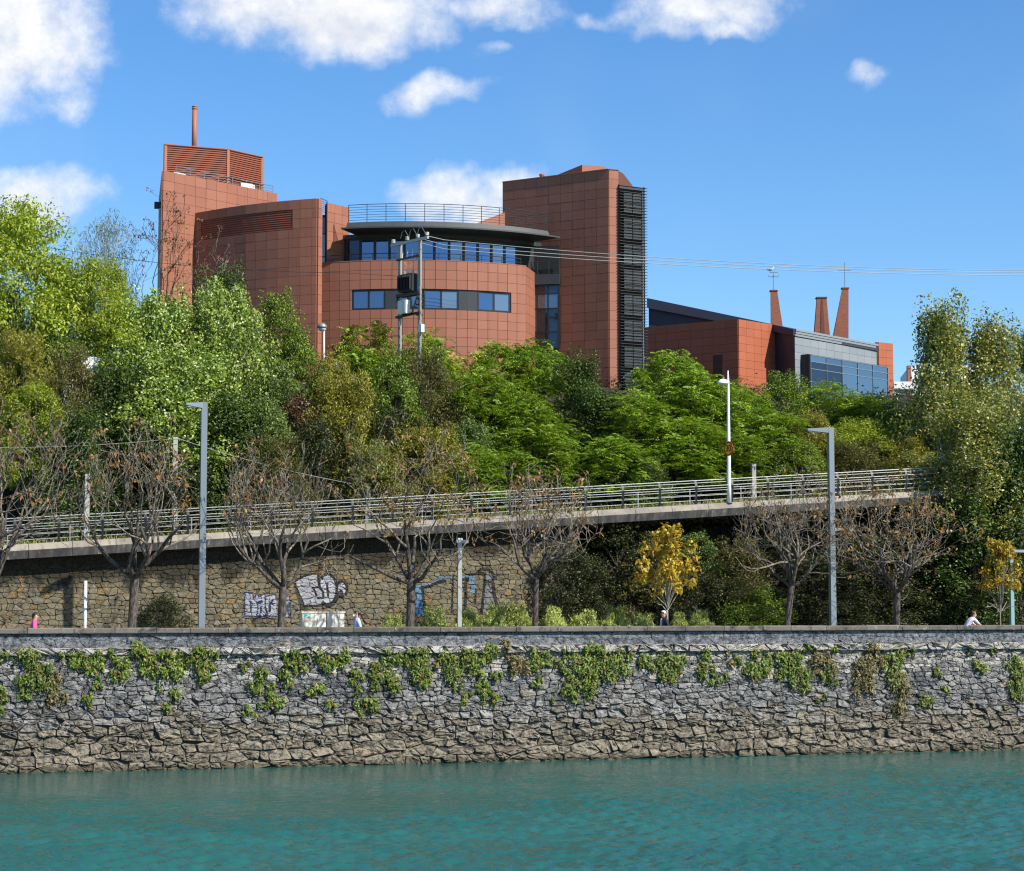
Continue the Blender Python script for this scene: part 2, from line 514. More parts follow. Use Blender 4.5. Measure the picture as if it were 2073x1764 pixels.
def stone(name, mode):
    t = newmat(name)
    p = pos(t)
    r = rnd(t)
    z = t.n('ShaderNodeSeparateXYZ', {0: p}).outputs[2]
    n1 = t.noise(p, 0.9, 5, 0.6)
    n2 = t.noise(p, 4.2, 7, 0.78)
    n3 = t.noise(p, 17, 5, 0.7)
    if mode == 'quay':
        grey = t.mix(r, (0.145, 0.146, 0.146), (0.27, 0.268, 0.26))
        tan = t.mix(r, (0.165, 0.146, 0.112), (0.30, 0.262, 0.20))
        zz = t.math('ADD', z, t.math('ADD', t.math('MULTIPLY', t.math('SUBTRACT', n1, 0.5), 2.0), t.math('MULTIPLY', t.math('SUBTRACT', r, 0.5), 1.1)))
        blot = t.noise(p, 0.42, 5, 0.68)
        grey = t.mix(t.math('MULTIPLY', t.smooth(blot, 0.50, 0.66), 0.6), grey, t.mix(r, (0.30, 0.29, 0.265), (0.42, 0.405, 0.37)))
        grey = t.mix(t.math('MULTIPLY', t.smooth(blot, 0.47, 0.34), 0.65), grey, (0.055, 0.06, 0.07))
        c = t.mix(t.smooth(zz, -2.7, -3.9), grey, tan)
        # bleached, salt-white stones under the parapet
        pale = t.math('MULTIPLY', t.smooth(zz, -1.5, -0.6), t.math('SUBTRACT', 1.0, t.smooth(z, 0.02, 0.10)))
        c = t.mix(t.math('MULTIPLY', pale, 0.85), c, t.mix(r, (0.36, 0.345, 0.31), (0.60, 0.57, 0.51)))
        c = t.mix(t.math('MULTIPLY', t.smooth(z, 0.03, 0.12), 0.8), c, t.mix(r, (0.145, 0.165, 0.19), (0.215, 0.235, 0.255)))
        c = t.mix(t.math('MULTIPLY', t.smooth(r, 0.985, 0.99), 0.6), c, (0.33, 0.26, 0.16))
        lich = t.math('MULTIPLY', t.smooth(n2, 0.52, 0.66), 0.72)
        c = t.mix(lich, c, t.mix(t.smooth(zz, -2.5, -4.3), (0.44, 0.45, 0.455), (0.44, 0.37, 0.26)))
        c = t.mix(t.math('MULTIPLY', t.smooth(n2, 0.52, 0.40), 0.80), c, (0.026, 0.027, 0.029))
        wet = t.smooth(t.math('ADD', z, t.math('MULTIPLY', n3, 0.35)), -4.95, -5.2)
        c = t.mix(t.math('MULTIPLY', wet, 0.62), c, (0.055, 0.052, 0.028))
        bs, bd = 1.0, 0.16
    else:
        c = t.ramp(r, [(0.0, (0.105, 0.092, 0.06)), (0.3, (0.165, 0.145, 0.095)), (0.55, (0.135, 0.128, 0.095)), (0.72, (0.185, 0.16, 0.10)), (0.92, (0.165, 0.125, 0.065)), (0.98, (0.22, 0.145, 0.06)), (1.0, (0.22, 0.21, 0.165))])
        c = t.mix(t.math('MULTIPLY', t.smooth(n2, 0.54, 0.68), 0.4), c, (0.36, 0.34, 0.27))
        c = t.mix(t.math('MULTIPLY', t.smooth(n2, 0.48, 0.36), 0.6), c, (0.04, 0.038, 0.03))
        # black seep stains running down from the deck
        u = t.math('SUBTRACT', t.n('ShaderNodeVectorMath', {0: p, 1: tuple(UH)}, operation='DOT_PRODUCT').outputs['Value'], ORG.dot(UH))
        sv = t.n('ShaderNodeCombineXYZ', {0: t.math('MULTIPLY', u, 0.55), 1: t.math('MULTIPLY', z, 0.10), 2: 0.0}).outputs[0]
        seep = t.noise(sv, 1.0, 5, 0.7)
        top = t.smooth(t.math('ADD', z, t.math('MULTIPLY', u, -0.068)), 3.2, 5.4)
        seep = t.math('ADD', seep, t.math('MULTIPLY', t.math('SUBTRACT', top, 0.42), 0.30))
        left = t.smooth(u, -6.0, -20.0)
        seep = t.math('ADD', seep, t.math('MULTIPLY', left, 0.07))
        c = t.mix(t.math('MULTIPLY', t.smooth(seep, 0.50, 0.64), 0.90), c, (0.022, 0.021, 0.016))
        bs, bd = 0.9, 0.05
    h = t.math('ADD', n2, t.math('MULTIPLY', n3, 0.5))
    finish(t, Base_Color=c, Roughness=0.9, Specular_IOR_Level=0.15, Normal=bump(t, h, bs, bd))
stone('stone_quay', 'quay')
stone('stone_tan', 'tan')
simple('mortar_tan', (0.060, 0.054, 0.040), 0.95, 0.0, 0.5, 2.0)
simple('mortar_dark', (0.045, 0.043, 0.039), 0.95, 0.0, 0.4, 2.0)

def leafmat(name, cols, trans=0.30, rough=0.5, zfade=None):
    """cols: list of leaf colours picked leaf by leaf."""
    t = newmat(name)
    ge = t.n('ShaderNodeNewGeometry')
    isl = ge.outputs['Random Per Island']
    ob = t.n('ShaderNodeObjectInfo').outputs['Random']
    n = len(cols)
    c = t.ramp(isl, [((i + 0.5) / n, k) for i, k in enumerate(cols)])
    big = t.noise(ge.outputs['Position'], 0.55, 3, 0.5)
    k = t.math('ADD', 0.62, t.math('ADD', t.math('MULTIPLY', big, 0.55), t.math('MULTIPLY', ob, 0.22)))
    c = t.mix(1.0, c, t.n('ShaderNodeCombineColor', {0: k, 1: k, 2: k}).outputs[0], 'MULTIPLY')
    d = t.n('ShaderNodeBsdfPrincipled', {'Base Color': c, 'Roughness': rough, 'Specular IOR Level': 0.35})
    tr = t.n('ShaderNodeBsdfTranslucent', {'Color': t.mix(0.5, c, t.mix(1.0, c, (1.5, 1.5, 0.5), 'MULTIPLY'))})
    mx = t.n('ShaderNodeMixShader', {0: trans * 0.72, 1: d.outputs[0], 2: tr.outputs[0]})
    t.n('ShaderNodeOutputMaterial', {'Surface': mx.outputs[0]})
leafmat('leaf_ail', [(0.07, 0.15, 0.012), (0.13, 0.24, 0.016), (0.21, 0.33, 0.022), (0.16, 0.27, 0.018), (0.34, 0.40, 0.035), (0.09, 0.18, 0.016)], 0.4)
leafmat('leaf_ail_yellow', [(0.12, 0.22, 0.02), (0.22, 0.30, 0.03), (0.30, 0.33, 0.04), (0.17, 0.28, 0.03), (0.38, 0.33, 0.05), (0.3, 0.22, 0.04)], 0.35)
leafmat('leaf_poplar', [(0.09, 0.16, 0.02), (0.16, 0.25, 0.03), (0.24, 0.34, 0.045), (0.14, 0.22, 0.028), (0.46, 0.52, 0.26), (0.30, 0.36, 0.05)], 0.32, 0.4)
leafmat('leaf_aspen', [(0.08, 0.12, 0.022), (0.14, 0.19, 0.03), (0.22, 0.27, 0.04), (0.32, 0.30, 0.045), (0.38, 0.29, 0.05), (0.42, 0.44, 0.24), (0.17, 0.22, 0.035)], 0.35, 0.4)
leafmat('leaf_yellowgreen', [(0.13, 0.19, 0.015), (0.21, 0.29, 0.022), (0.30, 0.38, 0.03), (0.26, 0.33, 0.025), (0.40, 0.43, 0.05)], 0.42)
leafmat('leaf_dark', [(0.022, 0.045, 0.010), (0.04, 0.075, 0.014), (0.065, 0.115, 0.02), (0.11, 0.17, 0.03)], 0.28)
leafmat('leaf_mid', [(0.055, 0.10, 0.014), (0.10, 0.17, 0.02), (0.16, 0.24, 0.026), (0.24, 0.31, 0.035)], 0.35)
leafmat('leaf_bluegreen', [(0.05, 0.09, 0.02), (0.09, 0.15, 0.03), (0.14, 0.21, 0.045), (0.20, 0.26, 0.07)], 0.32)
leafmat('leaf_olive', [(0.11, 0.115, 0.018), (0.18, 0.18, 0.022), (0.26, 0.25, 0.03), (0.33, 0.30, 0.045)], 0.3)
leafmat('leaf_olivebrown', [(0.07, 0.06, 0.02), (0.11, 0.095, 0.025), (0.15, 0.13, 0.03), (0.12, 0.14, 0.03)], 0.25)
leafmat('leaf_greygreen', [(0.14, 0.17, 0.10), (0.20, 0.24, 0.13), (0.26, 0.30, 0.17), (0.17, 0.2, 0.1)], 0.3)
leafmat('leaf_redbrown', [(0.09, 0.035, 0.02), (0.14, 0.055, 0.03), (0.10, 0.06, 0.03), (0.06, 0.035, 0.02)], 0.25)
leafmat('leaf_gold', [(0.30, 0.20, 0.02), (0.44, 0.30, 0.025), (0.52, 0.38, 0.04), (0.34, 0.30, 0.035), (0.20, 0.19, 0.03), (0.38, 0.22, 0.02)], 0.4)
leafmat('leaf_orange', [(0.10, 0.075, 0.025), (0.24, 0.105, 0.03), (0.32, 0.15, 0.04), (0.15, 0.13, 0.04), (0.13, 0.065, 0.03), (0.20, 0.16, 0.04)], 0.3)
leafmat('leaf_understorey', [(0.010, 0.018, 0.007), (0.022, 0.034, 0.010), (0.045, 0.06, 0.015), (0.09, 0.095, 0.025)], 0.2)  # leaf colours darkened to stand in for shade below ramp and trees
leafmat('leaf_ivy', [(0.035, 0.075, 0.012), (0.07, 0.14, 0.018), (0.12, 0.21, 0.024), (0.19, 0.27, 0.03), (0.24, 0.23, 0.04), (0.05, 0.10, 0.016), (0.24, 0.14, 0.045), (0.10, 0.175, 0.024), (0.07, 0.13, 0.018)], 0.38)
leafmat('leaf_ivy_dry', [(0.09, 0.07, 0.03), (0.16, 0.12, 0.045), (0.22, 0.17, 0.06), (0.10, 0.12, 0.03)], 0.25)
leafmat('leaf_juniper', [(0.22, 0.27, 0.06), (0.34, 0.40, 0.10), (0.46, 0.50, 0.17), (0.40, 0.46, 0.12)], 0.3)
leafmat('leaf_grass', [(0.10, 0.14, 0.03), (0.17, 0.21, 0.045), (0.24, 0.25, 0.06), (0.30, 0.28, 0.10)], 0.3)

def barkmat(name, a, b):
    t = newmat(name)
    p = pos(t)
    st = t.n('ShaderNodeMapping', {'Vector': p, 'Scale': (5, 5, 1.4)})
    n = t.noise(st.outputs[0], 2.2, 6, 0.7)
    c = t.mix(t.smooth(n, 0.38, 0.62), a, b)
    finish(t, Base_Color=c, Roughness=0.9, Specular_IOR_Level=0.15, Normal=bump(t, n, 0.8, 0.04))
barkmat('bark_dark', (0.028, 0.024, 0.021), (0.12, 0.105, 0.09))
barkmat('bark_twig', (0.068, 0.058, 0.044), (0.26, 0.225, 0.178))
simple('pole_concrete', (0.33, 0.32, 0.29), 0.85, 0.0, 0.25, 2.5, 0.3)
barkmat('bark_pale', (0.20, 0.18, 0.15), (0.38, 0.35, 0.30))
barkmat('bark_brown', (0.05, 0.04, 0.03), (0.12, 0.10, 0.075))

# water: turbid teal body under a rippled skin
t = newmat('water')
p = pos(t)
m1 = t.n('ShaderNodeMapping', {'Vector': p, 'Rotation': (0, 0, R(-6)), 'Scale': (0.6, 1.0, 1.0)})
g = t.noise(m1.outputs[0], 0.16, 3, 0.5)
nrm = bump(t, t.noise(m1.outputs[0], 9.0, 3, 0.5, 0.4), 0.6, 0.03)
body = t.mix(t.smooth(g, 0.3, 0.7), (0.013, 0.074, 0.064), (0.017, 0.090, 0.079))
finish(t, Base_Color=body, Roughness=0.04, IOR=1.36, Specular_IOR_Level=0.5, Normal=nrm)

# graffiti paint: colour stored on the painted patches
t = newmat('spray_paint')
va = t.n('ShaderNodeVertexColor', layer_name='paint')
nz = t.noise(pos(t), 4.0, 6, 0.7)
k = t.math('ADD', 0.62, t.math('MULTIPLY', nz, 0.6))
c = t.mix(1.0, va.outputs['Color'], t.n('ShaderNodeCombineColor', {0: k, 1: k, 2: k}).outputs[0], 'MULTIPLY')
finish(t, Base_Color=c, Roughness=0.7, Specular_IOR_Level=0.3)
# ------------------------------------------------------------------ projection (for sorting by size only)
FW = Vector((0, math.cos(PITCH), math.sin(PITCH)))
UPV = Vector((0, -math.sin(PITCH), math.cos(PITCH)))
def proj(p):
    q = Vector(p) - Vector((0, 0, CAMZ))
    d = q.dot(FW)
    return CX + FPX * q.x / d, CY - FPX * q.dot(UPV) / d
def inframe(p, mx=0, my=0):
    x, y = proj(p)
    return -mx < x < 2073 + mx and -my < y < 1764 + my

WATER_Z = -5.45
GP = -0.65                                        # walking level behind the parapet
PROM_TOP = 0.91                                   # top of the quay parapet

# ------------------------------------------------------------------ water, quay floor, land behind
# one sheet: wind ripples where the camera looks, plainer towards the banks up- and downstream
def axis(a, b_, step, far, nfar):
    mid_ = np.arange(a, b_ + step / 2, step)
    lo = a - np.geomspace(1, far, nfar)[::-1]
    hi = b_ + np.geomspace(1, far, nfar)
    return lo, mid_, hi
lo, mid_, hi = axis(-31.0, 37.0, 0.11, 220, 10)
ua = np.concatenate([lo, mid_, hi])
vb = np.concatenate([[-260.0, -160.0, -120.0, -90.0, -70.0, -53.0], np.arange(-45.0, -0.49, 0.078)])
UU, VV = np.meshgrid(ua, vb)
gw = np.random.default_rng(3)
ZZ = np.zeros_like(UU)
patch = np.zeros_like(UU)
for k in range(9):
    kx, ky, ph = gw.normal(0, 0.09), gw.normal(0, 0.16), gw.uniform(0, 6.28)
    patch += np.sin(kx * UU + ky * VV + ph)
patch = 1 / (1 + np.exp(-1.1 * patch))
slope = 0.0
for k in range(54):
    lam = math.exp(gw.uniform(math.log(0.24), math.log(1.5)))
    an = R(gw.normal(-78, 32))
    kk = 2 * math.pi / lam
    amp = 0.0074 * lam ** 0.85
    wv = np.sin(kk * (math.cos(an) * UU + math.sin(an) * VV) + gw.uniform(0, 6.28) + 0.5 * np.sin(0.31 * UU * math.sin(an) - 0.43 * VV * math.cos(an) + k))
    ZZ += amp * wv
near = np.clip((-VV - 0.5) / 26.0, 0.22, 1.0) * 1.1
ZZ *= (0.30 + 1.0 * patch) * near
fl = (UU < -31.5) | (UU > 37.5) | (VV < -45.5)
ZZ[fl] = 0
XX = ORG.x + UH.x * UU + VH.x * VV
YY = ORG.y + UH.y * UU + VH.y * VV
Vw = np.stack([XX, YY, WATER_Z + ZZ], axis=-1).reshape(-1, 3)
nuw = len(ua)
ii, jj = np.meshgrid(np.arange(nuw - 1), np.arange(len(vb) - 1))
q0 = (jj * nuw + ii).ravel()
Qw = np.stack([q0, q0 + 1, q0 + nuw + 1, q0 + nuw], axis=1)
tag(link('river_water', npmesh('river_water', Vw, Qw, 'water', True)), kind='structure')
b = MB()
b.prism([W(-110, 0.5, 0)[:2], W(120, 0.5, 0)[:2], W(120, 14.2, 0)[:2], W(-110, 14.2, 0)[:2]], -1.1, GP)
tag(b.build('promenade', 'paving'), kind='structure')

DV = 12.5                                         # front edge of the ramp, metres behind the quay face
pl, pr = PV(0, 1104, DV), PV(1560, 1012, DV)
ul, ur = UV(pl)[0], UV(pr)[0]
def zr(u):
    return pl.z + (pr.z - pl.z) * (u - ul) / (ur - ul)
U_WALL_END = UV(PV(1168, 1200, 13.2))[0]
HILL_TOP = 16.8
def hillz(u, v):
    base = max(3.2, min(zr(u), 11.5)) - 0.35
    t = min(1, max(0, (v - 20.5) / 16.5))
    t = t * (0.55 + 0.9 * t - 0.45 * t * t) if t < 1 else 1
    z = base + (HILL_TOP - base) * t
    if v > 21:
        z += 0.35 * math.sin(u * 0.37 + v * 0.21) * math.sin(u * 0.11 - v * 0.33) * min(1, (v - 21) / 4)
    return z
nu, vs_ = 90, [19.4, 20.5, 22, 24, 26, 28, 30, 32, 34, 36, 38, 42, 50, 70, 100, 160, 300, 700, 2200]
V, Q = [], []
for j, v in enumerate(vs_):
    for i in range(nu + 1):
        k = (i / nu - 0.5) * 2
        u = 60 * k + 40 * k ** 3 + (1200 * k ** 5 if v > 60 else 20 * k ** 5)
        p = W(u, v, hillz(u, v))
        V.append(p)
for j in range(len(vs_) - 1):
    for i in range(nu):
        a = j * (nu + 1) + i
        Q.append((a, a + 1, a + nu + 2, a + nu + 1))
tag(link('hillside', npmesh('hillside', np.array(V), np.array(Q), 'soil', True)), kind='structure')
# earth bank under the ramp where the retaining wall stops
V, Q = [], []
us = np.linspace(U_WALL_END - 0.6, 110, 60)
vv = [10.6, 11.6, 12.6, 13.6, 14.6, 15.6, 17.0, 19.6]
for v in vv:
    for u in us:
        top = zr(u) - 1.1
        V.append(W(u, v, GP - 0.05 + (top - GP + 0.05) * sstep(10.4, 17.0, v) + 0.06 * math.sin(u * 1.3 + v)))
for j in range(len(vv) - 1):
    for i in range(59):
        a = j * 60 + i
        Q.append((a, a + 1, a + 61, a + 60))
tag(link('bank', npmesh('bank', np.array(V), np.array(Q), 'soil', True)), kind='structure')

# ------------------------------------------------------------------ rubble masonry
def rubble(u0, u1, rows, rng, jit=0.36, wvar=0.30):
    """Uneven stones as weighted cells round scattered seeds. rows: (z low, z high, shortest, longest)."""
    seeds = []
    ASP = 2.3
    for (lo, hi, l0, l1) in rows:
        h_ = hi - lo
        u = u0 - rng.uniform(0, 0.5)
        while u < u1:
            L = rng.uniform(l0, l1)
            seeds.append((u + L / 2 + rng.uniform(-.2, .2) * L, (lo + hi) / 2 + rng.uniform(-jit, jit) * h_ + 0.25 * h_ * math.sin(u * 0.8 + lo * 3), h_, L))
            u += L
    zlo, zhi = min(r_[0] for r_ in rows), max(r_[1] for r_ in rows)
    cell = 1.0
    grid = {}
    for i, s_ in enumerate(seeds):
        grid.setdefault((int(s_[0] // cell), int(s_[1] // cell)), []).append(i)
    wts = [rng.uniform(-1, 1) * wvar for _ in seeds]
    out = []
    for i, (su, sz, h_, L) in enumerate(seeds):
        asp = max(1.0, min(2.2, L / h_))
        gu, gz_ = int(su // cell), int(sz // cell)
        nb_ = []
        for a in (-2, -1, 0, 1, 2):
            for c_ in (-1, 0, 1):
                nb_ += grid.get((gu + a, gz_ + c_), [])
        nb_ = sorted((j for j in nb_ if j != i), key=lambda j: ((seeds[j][0] - su) / asp) ** 2 + (seeds[j][1] - sz) ** 2)[:18]
        R0 = 1.2
        poly = [(-R0, -R0), (R0, -R0), (R0, R0), (-R0, R0)]
        for j in nb_:
            qx, qz = (seeds[j][0] - su) / ASP, seeds[j][1] - sz
            d2 = qx * qx + qz * qz
            if d2 < 1e-6:
                continue
            k = d2 / 2 * (1 + 0.5 * (wts[i] - wts[j]))
            np_ = []
            n = len(poly)
            for a in range(n):
                p0, p1 = poly[a], poly[(a + 1) % n]
                f0, f1 = p0[0] * qx + p0[1] * qz - k, p1[0] * qx + p1[1] * qz - k
                if f0 <= 0:
                    np_.append(p0)
                if f0 * f1 < 0:
                    t_ = f0 / (f0 - f1)
                    np_.append((p0[0] + (p1[0] - p0[0]) * t_, p0[1] + (p1[1] - p0[1]) * t_))
            poly = np_
            if len(poly) < 3:
                break
        if len(poly) < 3:
            continue
        pts = [(su + p[0] * ASP, min(zhi, max(zlo, sz + p[1]))) for p in poly]
        ar = 0.5 * abs(sum(pts[a][0] * pts[(a + 1) % len(pts)][1] - pts[(a + 1) % len(pts)][0] * pts[a][1] for a in range(len(pts))))
        if ar > 0.012:
            out.append(pts)
    return out
def stone_geo(c, vf, relief, gap, rng, fine):
    n = len(c)
    mu, mz = sum(p[0] for p in c) / n, sum(p[1] for p in c) / n
    sm = []
    for a in range(n):                             # soften the corners
        p0, p1 = c[a], c[(a + 1) % n]
        for t_ in (0.04, 0.5):
            sm.append((p0[0] + (p1[0] - p0[0]) * t_, p0[1] + (p1[1] - p0[1]) * t_))
    ring = sm if len(sm) <= 12 else sm[:12]
    N_ = len(ring)
    hw = max(p[0] for p in c) - min(p[0] for p in c)
    hz_ = max(p[1] for p in c) - min(p[1] for p in c)
    tx_, tz_ = rng.uniform(-0.7, 0.7) * relief, rng.uniform(-0.5, 0.9) * relief
    base = relief * rng.uniform(0.1, 1.0)
    V = []
    for lev, (sc_, o_) in enumerate(((1.0, None), (0.93, 0.80), (0.55, 1.0))):
        for p in ring:
            du, dz_ = p[0] - mu, p[1] - mz
            ln = max(1e-6, math.hypot(du, dz_))
            k = max(0.3, 1 - gap / ln) * sc_
            if lev:
                k *= rng.uniform(0.93, 1.04)
            u, z = mu + du * k, mz + dz_ * k
            if o_ is None:
                o = -min(0.06, relief * 1.1)
            else:
                o = base * o_ + tx_ * du / hw * 2 * sc_ - tz_ * dz_ / hz_ * 2 * sc_ + rng.uniform(-0.5, 0.5) * relief * (0.5 if lev == 1 else 1)
            V.append(W(u, vf(z) - o, z))
    V.append(W(mu, vf(mz) - base - rng.uniform(-.4, .5) * relief, mz))
    F = []
    for lev in (0, 1):
        for k in range(N_):
            k2 = (k + 1) % N_
            F.append((lev * N_ + k, lev * N_ + k2, (lev + 1) * N_ + k2, (lev + 1) * N_ + k))
    for k in range(N_):
        F.append((2 * N_ + k, 2 * N_ + (k + 1) % N_, 3 * N_))
    return V, F
def lay_stones(root, cells, vf, relief, gap, mat, rng, limit=300, stuffname='rubble_stones'):
    items = []
    for c in cells:
        mid = (sum(p[0] for p in c) / len(c), sum(p[1] for p in c) / len(c))
        ar = (max(p[0] for p in c) - min(p[0] for p in c)) * (max(p[1] for p in c) - min(p[1] for p in c))
        wp = W(mid[0], vf(mid[1]), mid[1])
        vis = inframe(wp, -20, 60)
        items.append((ar if vis else 0.0, c, mid))
    items.sort(key=lambda t_: -t_[0])
    geo = []
    rest = MB()
    off = root.location
    for k, (ar, c, mid) in enumerate(items):
        rl = relief(mid[1])
        V, F = stone_geo(c, vf, rl, gap, rng, ar > 0.16 or rl > 0.09)
        geo.append((V, F))
        if k < limit and ar > 0:
            me = bpy.data.meshes.new('stone')
            me.from_pydata([p - off for p in V], [], F)
            me.materials.append(M[mat])
            link('stone', me, root)
        else:
            rest.add(V, F)
    o = rest.build(stuffname, mat, root)
    o['kind'] = 'stuff'
    return geo

# ------------------------------------------------------------------ quay wall
rng = random.Random(11)
UQ0, UQ1 = -42.0, 50.0
quay = thing('quay_wall', 'weathered grey rubble stone quay wall rising from the river, topped by stone coping', 'wall', W(0, -0.5, WATER_Z - 0.6))
def vq(z):
    if z > 0.03:
        return 0.0
    if z > -0.33:
        return -0.24
    v = -0.13 - 0.13 * (-0.33 - z)
    if z < -4.75:
        v -= 0.16 + 0.12 * min(1, (-4.75 - z))
    return v
cells = rubble(UQ0, UQ1, [(0.34, 0.64, 0.4, 0.95), (0.03, 0.34, 0.4, 0.95)], rng, 0.2, 0.2)
cells += rubble(UQ0, UQ1, [(-0.33, 0.03, 0.25, 0.6)], rng, 0.12, 0.2)
rows, zz0 = [], -0.33
for k, dh in enumerate((0.13, 0.13, 0.15, 0.16, 0.17, 0.19, 0.19, 0.21, 0.21, 0.23, 0.23, 0.25, 0.25, 0.27, 0.28, 0.31, 0.30, 0.34, 0.36, 0.40, 0.36, 0.28)):
    rows.append((zz0 - dh, zz0, 0.18 + k * 0.008, 0.52 + k * 0.034))
    zz0 -= dh
cells += rubble(UQ0, UQ1, rows, rng, 0.20, 0.50)
def rq(z):
    if z > 0.03:
        return 0.012
    if z > -0.33:
        return 0.13
    if z > -1.6:
        return 0.045
    return 0.06 + 0.085 * sstep(-1.6, -4.2, z)
lay_stones(quay, cells, vq, rq, 0.003, 'stone_quay', rng)
b = MB()
prof = [(0.0 + 0.03, 0.66), (0.03, 0.03), (-0.15, 0.03), (-0.15, -0.33), (-0.08, -0.33), (-0.62, -4.75), (-0.80, -4.75), (-0.95, -6.1), (0.55, -6.1), (0.55, 0.66)]
n = len(prof)
vs2 = [W(UQ0 - 0.5, v, z) for v, z in prof] + [W(UQ1 + 0.5, v, z) for v, z in prof]
b.add(vs2, [(i, (i + 1) % n, (i + 1) % n + n, i + n) for i in range(n)] + [tuple(range(n))[::-1], tuple(range(n, 2 * n))])
b.build('wall_core', 'mortar_dark', quay)
u = UQ0
while u < UQ1:
    L = rng.uniform(1.5, 2.3)
    a, e = u + 0.012, u + L - 0.012
    dz = rng.uniform(-0.012, 0.012)
    dv = rng.uniform(-0.015, 0.015)
    pr_ = [(-0.15 + dv, 0.665), (-0.165 + dv, 0.70), (-0.165 + dv, 0.865 + dz), (-0.12 + dv, 0.905 + dz), (0.42, 0.915 + dz), (0.46, 0.88), (0.46, 0.665)]
    n = len(pr_)
    b = MB()
    b.add([W(a, v, z) for v, z in pr_] + [W(e, v, z) for v, z in pr_], [(i, (i + 1) % n, (i + 1) % n + n, i + n) for i in range(n)] + [tuple(range(n))[::-1], tuple(range(n, 2 * n))])
    b.build('coping_stone', 'coping', quay)
    u += L
# a dark drain hole and a small steel grille
b = MB()
pd = PV((800 + 85 / 2.591) * .8821, (1400 + 475 / 2.591) * .8821, -0.42)
b.tube([pd + VH * 0.35, pd - VH * 0.06], 0.10, 10)
b.build('drain_pipe', 'black_plastic', quay)

# ------------------------------------------------------------------ retaining wall with graffiti
rng = random.Random(23)
VR = 13.2
retain = thing('retaining_wall', 'tan rubble stone retaining wall with graffiti under the sloping ramp', 'wall', W(-15, VR, GP))
rows, zz0 = [], 8.2
while zz0 > -0.9:
    dh = rng.uniform(0.18, 0.32)
    rows.append((zz0 - dh, zz0, 0.18, 0.56))
    zz0 -= dh
cells = [c for c in rubble(-42, U_WALL_END, rows, rng, 0.22, 0.5)
         if (sum(p[1] for p in c) / len(c) < zr(c[0][0]) - 0.45) and max(p[0] for p in c) < U_WALL_END + 0.6]
geo = lay_stones(retain, cells, lambda z: VR, lambda z: 0.030, 0.005, 'stone_tan', rng, 300)
b = MB()
uw = np.linspace(-42, U_WALL_END, 12)
for i in range(11):
    p = [W(uw[i], VR + 0.045, 0), W(uw[i + 1], VR + 0.045, 0), W(uw[i + 1], VR + 0.9, 0), W(uw[i], VR + 0.9, 0)]
    zt = [zr(uw[i]) - 0.5, zr(uw[i + 1]) - 0.5, zr(uw[i + 1]) - 0.5, zr(uw[i]) - 0.5]
    b.prism([q[:2] for q in p], -1.2, zt)
b.build('wall_core', 'mortar_tan', retain)
# paint lies on the stone faces: every painted speck is dropped on to the masonry
bv, bf = [], []
for V, F in geo:
    k = len(bv)
    bv += [tuple(p) for p in V]
    bf += [tuple(i + k for i in f) for f in F]
TREE = BVHTree.FromPolygons(bv, bf)
def inpoly(X, Y, poly):
    ins = np.zeros(X.shape, bool)
    n = len(poly)
    for i in range(n):
        x0, y0 = poly[i]
        x1, y1 = poly[(i + 1) % n]
        if y0 == y1:
            continue
        cr = ((y0 > Y) != (y1 > Y)) & (X < (x1 - x0) * (Y - y0) / (y1 - y0) + x0)
        ins ^= cr
    return ins
def stroke(X, Y, pts, wd):
    d = np.full(X.shape, 1e9)
    for (x0, y0), (x1, y1) in zip(pts[:-1], pts[1:]):
        L2 = max(1e-6, (x1 - x0) ** 2 + (y1 - y0) ** 2)
        tt = np.clip(((X - x0) * (x1 - x0) + (Y - y0) * (y1 - y0)) / L2, 0, 1)
        d = np.minimum(d, np.hypot(X - x0 - tt * (x1 - x0), Y - y0 - tt * (y1 - y0)))
    return d < wd / 2
def ell(cx_, cy_, rx, ry, n=28, a0=0, a1=360):
    return [(cx_ + rx * math.cos(R(a0 + (a1 - a0) * i / n)), cy_ + ry * math.sin(R(a0 + (a1 - a0) * i / n))) for i in range(n + 1)]
